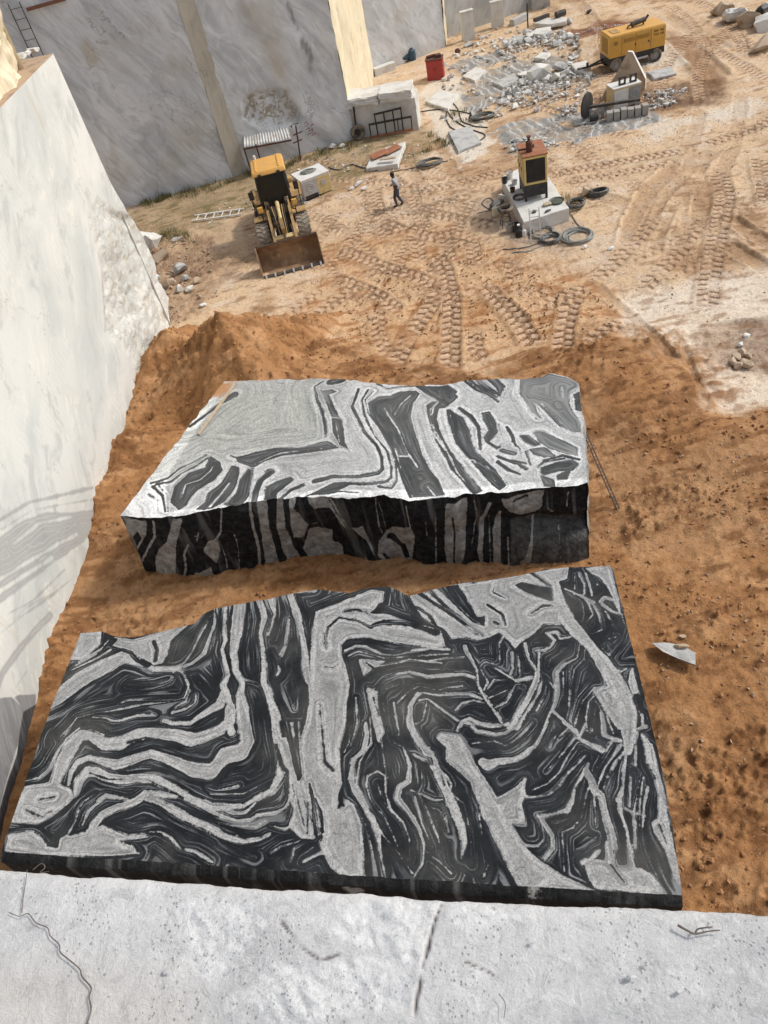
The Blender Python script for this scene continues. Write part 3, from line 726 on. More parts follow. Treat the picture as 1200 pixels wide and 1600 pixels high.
# top and far end of the left mass
far = plan[-1]; dirv = plan[-1] - plan[-2]; dirv /= np.hypot(*dirv)
pl = [tuple(p) for p in plan[::20]] + [tuple(far)]
back = [(far[0] - 13, far[1] + 2.6), (plan[0][0] - 14, plan[0][1])]
inn = [(p[0] - .35, p[1] - .25) for p in pl]
top = MB(); allp = [(p[0], p[1], LWH - .005) for p in pl] + [(p[0], p[1], LWH - .02) for p in back]
top.add(allp, [tuple(range(len(allp)))]); RUBM = simple('dusty_stone', (.42, .30, .20), .95, c2=(.2, .12, .07), k=.8, scale=2.0, bump=.02)
top.build('wall_top', RUBM, lw)
MB().add([(far[0] - .05, far[1] - .02, LWH - .03), (far[0] - .05, far[1] - .02, -.4), (back[0][0], back[0][1], -.4), (back[0][0], back[0][1], LWH - .03)], [(0, 1, 2, 3)]).build('end_face', simple('white_marble_back', (.62, .61, .58), .8), lw)

# ---- cream upper bench standing on the left wall
e = G(44, 98, LWH)[:2]
ub = wall_thing('quarry_wall', [((e[0] - .9, e[1] - 16), (e[0], e[1] - .5), LWH, LWH + 7, CREAMM, dict(ds=.10, relief=.7, seed=91, patches=[]), ''),
                               ((e[0], e[1] - .5), (e[0] - 6, e[1] + 2.0), LWH, LWH + 7, CREAMM, dict(ds=.2, relief=.2, seed=92), 'end_face')],
                'cream weathered rock bench standing back on top of the white wall')

# ---- far grey walls
def g2(px, py): return G(px, py)[:2]
A1 = g2(205, 321); A2 = g2(364, 278); B1 = g2(383, 270); B2 = g2(555, 217); C1 = g2(582, 119); C2 = g2(697, 73); D1 = g2(704, 72); D2 = g2(862, 14)
dA = (A2 - A1) / np.hypot(*(A2 - A1)); A0 = A1 - dA * 24
HW = 15.5
def stains(col, polys, k=.8, soft=.12, sd0=81):
    def f(Q, un, sf, zf):
        rg = np.zeros((len(sf), 4)); rg[:, :3] = col[0]
        for c, a, poly, s in polys:
            pp = np.array([un(*p) for p in poly]); sd = polysd(Q, pp) + .3 * fbm(sf, zf, .8, 4, sd0)
            w_ = sstep(-s, s, sd) * a * (.75 + .5 * fbm(sf, zf, 2.0, 4, sd0 + 1))
            rg[:, :3] = rg[:, :3] + (np.array(c) - rg[:, :3]) * (w_ > rg[:, 3])[:, None]; rg[:, 3] = np.maximum(rg[:, 3], w_)
        rg[:, 3] = np.clip(rg[:, 3], 0, 1); return rg
    return f
wallA = wall_thing('quarry_wall', [(A0, A2, -.3, HW, GREYM, dict(ds=.14, relief=.10, seed=101, patches=[([(318, 205), (345, 200), (356, 215), (366, 262), (345, 258), (322, 238)], -.10, .35)],
            tintf=stains(((.3, .3, .3),), [((.38, .30, .19), .5, [(125, 70), (135, 60), (150, 95), (140, 100)], .15), ((.36, .33, .26), .4, [(168, 205), (178, 215), (186, 270), (176, 255)], .12), ((.20, .20, .20), .5, [(250, 210), (290, 255), (310, 275), (285, 262), (258, 232)], .1)])), ''),
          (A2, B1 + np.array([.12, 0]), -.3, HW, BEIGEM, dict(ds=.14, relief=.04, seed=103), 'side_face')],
          'wide grey sawn quarry wall behind the white wall and the loader', group=None)
mass(wallA, 'rock_mass', [tuple(A0 + [0, .6]), (A2[0] - .3, A2[1] + .6), (A2[0] - .3, A2[1] + 14), (A0[0], A0[1] + 14)], -.3, HW - .02, GREYM)
wallB = wall_thing('quarry_wall', [(B1, B2, -.3, HW, GREYM, dict(ds=.13, relief=.10, seed=111, patches=[([(380, 158), (400, 143), (430, 138), (450, 140), (462, 165), (468, 192), (440, 198), (400, 200), (378, 185)], -.22, 1.0)],
            tintf=stains(((.3, .3, .3),), [((.37, .33, .24), .62, [(372, 0), (420, 0), (438, 60), (450, 130), (465, 190), (455, 200), (445, 140), (420, 110), (395, 60)], .45), ((.12, .12, .12), .8, [(450, 5), (462, 30), (478, 68), (490, 92), (486, 95), (472, 66), (455, 30)], .04), ((.16, .155, .14), .6, [(484, 92), (488, 110), (484, 128), (490, 150), (485, 150), (480, 125)], .05)])), ''),
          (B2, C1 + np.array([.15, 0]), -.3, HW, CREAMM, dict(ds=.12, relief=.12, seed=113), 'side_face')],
          'grey sawn quarry wall with a brown rough patch and sunlit cream side')
mass(wallB, 'rock_mass', [(B1[0] + .4, B1[1] + .7), (B2[0] - .6, B2[1] + .7), (C1[0] - .6, C1[1] + .3), (C1[0] - .6, C1[1] + 10), (B1[0] + .4, B1[1] + 10)], -.3, HW - .02, GREYM)
C2b = C2 + np.array([.95, 3.2])
wallC = wall_thing('quarry_wall', [(C1, C2, -.3, HW, GREYM, dict(ds=.17, relief=.10, seed=121, tintf=stains(((.3, .3, .3),), [((.36, .33, .27), .45, [(580, 105), (700, 60), (700, 75), (582, 122)], .3)])), ''),
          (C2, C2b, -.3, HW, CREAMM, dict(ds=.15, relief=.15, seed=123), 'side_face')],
          'farther grey quarry wall behind the blue bundles and red cabinet')
mass(wallC, 'rock_mass', [(C1[0] + .2, C1[1] + .7), (C2[0] - .5, C2[1] + .7), (C2b[0] - .5, C2b[1]), (C2b[0] - .5, C2b[1] + 8), (C1[0] + .2, C1[1] + 10)], -.3, HW - .02, GREYM)
dD = (D2 - D1) / np.hypot(*(D2 - D1))
wallD = wall_thing('quarry_wall', [(D1 + np.array([.3, 2.0]), D2 + dD * 16 + np.array([.3, 2.0]), -.3, HW, stone_wall_material('grey_green_granite', (.52, .52, .50), (.42, .425, .41), (.30, .305, .30), (.42, .39, .31), ang=.4), dict(ds=.2, relief=.15, seed=131), '')],
          'farthest grey green quarry wall behind the two white standing slabs')
mass(wallD, 'rock_mass', [(D1[0] + .3, D1[1] + 2.8), (D2[0] + dD[0] * 16, D2[1] + dD[1] * 16 + 2.8), (D2[0] + dD[0] * 16, D2[1] + 22), (D1[0] + .3, D1[1] + 22)], -.3, HW - .02, GREYM)

# ------------------------------------------------------------------ banded stone blocks
def resamp(pts, n):
    pts = np.asarray(pts, float); d = np.r_[0, np.cumsum(np.hypot(*(np.diff(pts[:, :2], axis=0).T)))]
    t = np.linspace(0, d[-1], n); return np.stack([np.interp(t, d, pts[:, k]) for k in range(pts.shape[1])], 1)

def banded_material():
    m = NT('banded_black_white_granite'); v = m.obj()
    t = m.attr('tone').outputs['Fac']; side = m.attr('side').outputs['Fac']; mid = m.attr('mid').outputs['Fac']
    n1 = m.math('SUBTRACT', m.noise(v, 3.6, 5, .6), .5); n2 = m.math('SUBTRACT', m.noise(v, 22.0, 4, .65), .5); n3 = m.math('SUBTRACT', m.noise(v, 1.1, 4, .6), .5)
    n4 = m.math('SUBTRACT', m.noise(v, 9.5, 4, .62, .5), .5); xyz = m.sep(v)
    w = m.math('ADD', t, m.math('ADD', m.math('MULTIPLY', n1, .07), m.math('ADD', m.math('MULTIPLY', n4, .055), m.math('MULTIPLY_ADD', m.math('SUBTRACT', m.noise(v, 46.0, 3, .7), .5), .028, m.math('MULTIPLY', n2, .042)))))
    lf = m.mapr(w, -.008, .012)                                                   # pale / dark
    # mineral layers running along the bands
    LY = m.attr('layers').outputs['Color']; sp = m.n('SeparateColor'); m.l(LY, sp.inputs[0]); la, lb, lc = sp.outputs[2], sp.outputs[1], sp.outputs[0]   # broad, medium, fine
    g = m.noise(v, 60, 3, .75); g2_ = m.noise(v, 9, 5, .7, .8); cl = m.noise(v, 30, 4, .7)
    # pale band: bright rim, greyer layered core, dark grains and hair cracks
    ew = m.math('ADD', w, m.math('ADD', m.math('MULTIPLY', m.math('SUBTRACT', g2_, .5), .22), m.math('MULTIPLY', m.math('SUBTRACT', lb, .5), .16)))
    pale = m.ramp(m.math('MULTIPLY', ew, 5.0), [(0, (.27, .273, .275)), (.08, (.36, .363, .363)), (.17, (.45, .452, .447)), (.30, (.41, .41, .405)), (.50, (.29, .293, .292)), (1, (.28, .283, .28))])
    pale = m.mix(m.mapr(la, .54, .82, 0, .4), pale, (.16, .164, .168))
    pale = m.mix(m.mapr(lb, .57, .82, 0, .6), pale, (.11, .114, .118)); pale = m.mix(m.mapr(lb, .42, .18, 0, .3), pale, (.46, .46, .45))
    pale = m.mix(m.mapr(lc, .58, .86, 0, .5), pale, (.13, .134, .138)); pale = m.mix(m.mapr(lc, .42, .16, 0, .4), pale, (.48, .48, .47))
    cl2 = m.noise(v, 7, 7, .74, 1.2)
    pale = m.mix(m.mapr(cl2, .51, .63, 0, .65), pale, (.15, .154, .158)); pale = m.mix(m.mapr(cl2, .46, .32, 0, .5), pale, (.45, .45, .44))
    pale = m.mix(m.mapr(cl, .50, .62, 0, .6), pale, (.125, .129, .133)); pale = m.mix(m.mapr(cl, .46, .32, 0, .5), pale, (.48, .48, .47))
    pale = m.mix(m.mapr(g, .54, .68, 0, .5), pale, (.09, .094, .098)); pale = m.mix(m.mapr(g, .44, .30, 0, .3), pale, (.52, .52, .51))
    cv = m.vor(m.vadd(v, m.noise(v, 2.2, 4, .6, col=True), .55), 1.5, feat='DISTANCE_TO_EDGE', out='Distance')
    pale = m.mix(m.math('MULTIPLY', m.mapr(cv, .012, .003), m.mapr(m.noise(v, 1.3, 2), .50, .60, 0, .7)), pale, (.07, .075, .08))
    # dark band: fine pale laminations running along it
    dark = m.mix(m.mapr(m.noise(v, 2.0, 5, .6), .35, .65), (.008, .009, .0105), (.015, .017, .0195))
    dark = m.mix(m.mapr(g, .45, .75, 0, .35), dark, (.034, .037, .041))
    zone = m.mapr(m.noise(v, .7, 3, .6), .36, .64)
    dark = m.mix(m.mapr(lb, .56, .84, 0, .55), dark, (.036, .040, .046)); dark = m.mix(m.mapr(lc, .52, .82, 0, .85), dark, (.085, .091, .10))
    dark = m.mix(m.math('MULTIPLY', m.mapr(lc, .68, .82), m.math('MULTIPLY_ADD', zone, .7, .15)), dark, (.26, .265, .27))
    dark = m.mix(m.math('MULTIPLY', m.mapr(lb, .78, .86), m.math('MULTIPLY_ADD', zone, .55, .10)), dark, (.25, .255, .26))
    dark = m.mix(m.math('MULTIPLY', m.mapr(la, .80, .90), .55), dark, (.20, .205, .212))
    dark = m.mix(mid, dark, m.mix(m.mapr(m.math('ADD', m.math('MULTIPLY', lb, .5), m.math('MULTIPLY', lc, .5)), .35, .65), (.125, .131, .129), (.235, .24, .235)))
    tint = m.attr('tint').outputs['Color']
    col = m.mix(lf, dark, m.mix(1.0, pale, tint, 'MULTIPLY'))
    # broken, weathered sides
    rg = m.noise(v, 5.0, 7, .7, .5); rgf = m.noise(v, 28, 4, .75)
    sd_p = m.mix(m.mapr(rg, .36, .66), (.25, .245, .235), (.50, .495, .475)); sd_p = m.mix(m.mapr(rgf, .52, .70, 0, .6), sd_p, (.07, .068, .065))
    sd_d = m.mix(m.mapr(rg, .40, .68), (.010, .011, .012), (.040, .041, .043)); sd_d = m.mix(m.mapr(rgf, .58, .74, 0, .6), sd_d, (.15, .15, .148)); sd_d = m.mix(m.math('MULTIPLY', m.mapr(lb, .62, .80), .6), sd_d, (.17, .17, .165))
    sd_d = m.mix(mid, sd_d, m.mix(m.mapr(rg, .35, .65), (.05, .05, .05), (.13, .13, .125)))
    sd_p = m.mix(m.mapr(m.noise(v, .9, 4, .6), .54, .70, 0, .35), sd_p, (.22, .16, .085))
    col = m.mix(side, col, m.mix(lf, sd_d, sd_p))
    # soil dust lying on the top
    soil = m.attr('soil').outputs['Fac']
    col = m.mix(m.mapr(m.math('ADD', soil, m.math('SUBTRACT', m.noise(v, 6.0, 5, .7), .5)), .35, .60), col, (.38, .19, .08))
    dust = m.mapr(m.noise(v, .55, 5, .62), .42, .75, 0, .16)
    col = m.mix(m.math('MULTIPLY', dust, m.math('SUBTRACT', 1.0, side)), col, (.34, .33, .30))
    h = m.math('ADD', m.math('MULTIPLY', rg, m.math('MULTIPLY', side, 1.6)), m.math('MULTIPLY', rgf, m.math('MULTIPLY_ADD', side, .35, .012)))
    m.bump(h, .06, 1.0)
    rgh = m.mix(side, m.mix(lf, (.42,) * 3, (.55,) * 3), (.75,) * 3)
    return m.done(col, rgh, 0, .12)
BANDED = banded_material()

def banded_block(name, front, right, back, left, ztop, zbot, strokes, nu, nv, label, wscale=1.0, fstrokes=None, rough=.10, lip=0.0, lefttone=None, batter=(0, 0, 0, 0), mids=0, tintf=None, soilf=None, edge=.012, frough=None):
    W3 = lambda pts: np.array([G(p[0], p[1], ztop) for p in pts])
    f = resamp(W3(front), nu); b = resamp(W3(back), nu); l = resamp(W3(left), nv); r = resamp(W3(right), nv)
    for c, s in ((f, 1), (b, 2), (l, 3), (r, 4)):                                 # ragged sawn / split edges
        k = np.linspace(0, 1, len(c)); wv = np.sin(np.pi * k) ** .3
        c[:, 0] += edge * wv * fbm(c[:, 0], c[:, 1], 3.5, 4, s); c[:, 1] += edge * 1.5 * wv * fbm(c[:, 0] + 9, c[:, 1], 3.5, 4, s)
    u = np.linspace(0, 1, nu)[None, :, None]; v_ = np.linspace(0, 1, nv)[:, None, None]
    P = (1 - v_) * f[None] + v_ * b[None] + (1 - u) * l[:, None] + u * r[:, None] - ((1 - u) * (1 - v_) * f[0] + u * (1 - v_) * f[-1] + (1 - u) * v_ * b[0] + u * v_ * b[-1])
    P[..., 2] = ztop + .006 * fbm(P[..., 0].ravel(), P[..., 1].ravel(), .8, 3, 77).reshape(nv, nu)
    un = lambda px, py: G(px, py, ztop)[:2]
    Q = P[..., :2].reshape(-1, 2)
    t, mid = band_field(Q, strokes, un)
    if mids: mid = np.maximum(mid, mids)
    T2 = t.reshape(nv, nu); gw = np.hypot(*(f[-1] - f[0])[:2]) / nu; gh = .5 * (np.hypot(*(l[-1] - l[0])[:2]) + np.hypot(*(r[-1] - r[0])[:2])) / nv
    TB = blur(T2, 1, 1)
    lic1 = grain_along(TB, gw, gh, 5, 38, 1.0, 2); lic2 = grain_along(TB, gw, gh, 6, 52, 2.4, 2); lic3 = grain_along(TB, gw, gh, 8, 60, 6.0, 2)
    T2 = T2 + .009 * lic2 + .010 * lic3; t = T2.ravel()
    LI = [np.stack([lic1.ravel(), lic2.ravel(), lic3.ravel()], 1)]
    org = P[0, 0].copy(); org[2] = 0
    V = [P.reshape(-1, 3)]; T = [t]; MI = [mid]; SD = [np.zeros(len(t))]
    idx = np.arange(nv * nu).reshape(nv, nu); Fq = [np.stack([idx[:-1, :-1], idx[:-1, 1:], idx[1:, 1:], idx[1:, :-1]], -1).reshape(-1, 4)]
    base = nv * nu; tg2 = t.reshape(nv, nu); mg = mid.reshape(nv, nu)
    sides = [(P[0], tg2[0], mg[0]), (P[:, -1], tg2[:, -1], mg[:, -1]), (P[-1, ::-1], tg2[-1, ::-1], mg[-1, ::-1]), (P[::-1, 0], tg2[::-1, 0], mg[::-1, 0])]
    for si, (e, te, mi_) in enumerate(sides):
        n = len(e); nw = 60 if si == 0 else 26
        d = np.gradient(e[:, :2], axis=0); k = 25
        ch = (e[-1, :2] - e[0, :2]); ch /= np.hypot(*ch); nrm = np.array([ch[1], -ch[0]])
        s = np.r_[0, np.cumsum(np.hypot(*np.diff(e[:, :2], axis=0).T))]
        w = np.linspace(0, 1, nw) ** .85; S, Wg = np.meshgrid(s, w); z = ztop + (zbot - ztop) * Wg
        amp = rough if si == 0 else rough * .7
        sf, zf = S.ravel(), z.ravel()
        dep = np.minimum(1, (ztop - zf) / .25)
        out = amp * dep * (fbm(sf, zf * .5, .55, 5, 7 + si + int(ztop * 10)) * 1.2 + .45 * fbm(sf, zf, 2.4, 4, 17 + si)) + batter[si] * ((ztop - zf) / (ztop - zbot)) ** 1.3
        if lip and si == 0:
            out = out + lip * sstep(0, .10, ztop - zf)
        endw = np.minimum(1, np.minimum(sf - s[0], s[-1] - sf) / .05)
        if si == 0 and frough is not None: out = out + frough(sf, zf, e, nrm)
        pts = np.stack([np.tile(e[:, 0], nw) + nrm[0] * out, np.tile(e[:, 1], nw) + nrm[1] * out, zf], 1)
        # keep neighbouring faces joined at the arrises
        if si in (0, 2):
            ends = [(0, batter[3] if si == 0 else batter[1]), (n - 1, batter[1] if si == 0 else batter[3])]
        else:
            ends = [(0, batter[0] if si == 1 else batter[2]), (n - 1, batter[2] if si == 1 else batter[0])]
        fr = ((ztop - zf) / (ztop - zbot)) ** 1.3
        kk = np.tile(np.linspace(0, 1, n), nw)
        pts[:, :2] += -ch[None, :] * (ends[0][1] * fr * np.clip(1 - kk * 4, 0, 1))[:, None] + ch[None, :] * (ends[1][1] * fr * np.clip(1 - (1 - kk) * 4, 0, 1))[:, None]
        if si == 0 and fstrokes is not None:
            A0 = np.array([e[0, 0], e[0, 1], 0]); n3 = np.array([nrm[0], nrm[1], 0]); d3 = np.array([ch[0], ch[1], 0])
            unf = lambda px, py: (lambda p: np.array([(p - A0) @ d3, p[2]]))(onplane(px, py, A0, n3))
            ft, fm_ = band_field(np.stack([sf * (np.hypot(*(e[-1, :2] - e[0, :2])) / s[-1]), zf], 1), fstrokes, unf, base=-1, clip=.6)
        else:
            ft = np.tile(te, nw) + .16 * fbm(sf, zf, .9, 4, 60 + si) * dep; fm_ = np.tile(mi_, nw)
        if lip and si == 0: ft = np.minimum(ft * .6 - .07, .02)
        LI.append(np.stack([.8 * fbm(sf * 6, zf * .8, 3.0, 4, 300 + si) / .28, .8 * fbm(sf * 5, zf * .5, 1.0, 3, 310 + si) / .28, .8 * fbm(sf * 4, zf * .5, .5, 3, 320 + si) / .28], 1)); V.append(pts); T.append(ft); MI.append(fm_); SD.append(np.ones(len(sf)) * (1.0 if not (lip and si == 0) else .75))
        ii = np.arange(nw * n).reshape(nw, n) + base
        Fq.append(np.stack([ii[1:, :-1], ii[1:, 1:], ii[:-1, 1:], ii[:-1, :-1]], -1).reshape(-1, 4)); base += nw * n
    V = np.concatenate(V); me = bpy.data.meshes.new(name); raw_mesh(me, V - org, np.concatenate(Fq), True)
    cattr(me, 'layers', np.concatenate(LI) * .16 + .5); fattr(me, 'tone', np.concatenate(T)); fattr(me, 'mid', np.concatenate(MI)); fattr(me, 'side', np.concatenate(SD))
    cattr(me, 'tint', tintf(V) if tintf else np.ones((len(V), 3))); fattr(me, 'soil', soilf(V) if soilf else np.zeros(len(V)))
    try: me.set_sharp_from_angle(angle=math.radians(60))
    except Exception: pass
    o = link(name, me, BANDED); o.location = org; tag(o, label, 'stone block'); return o

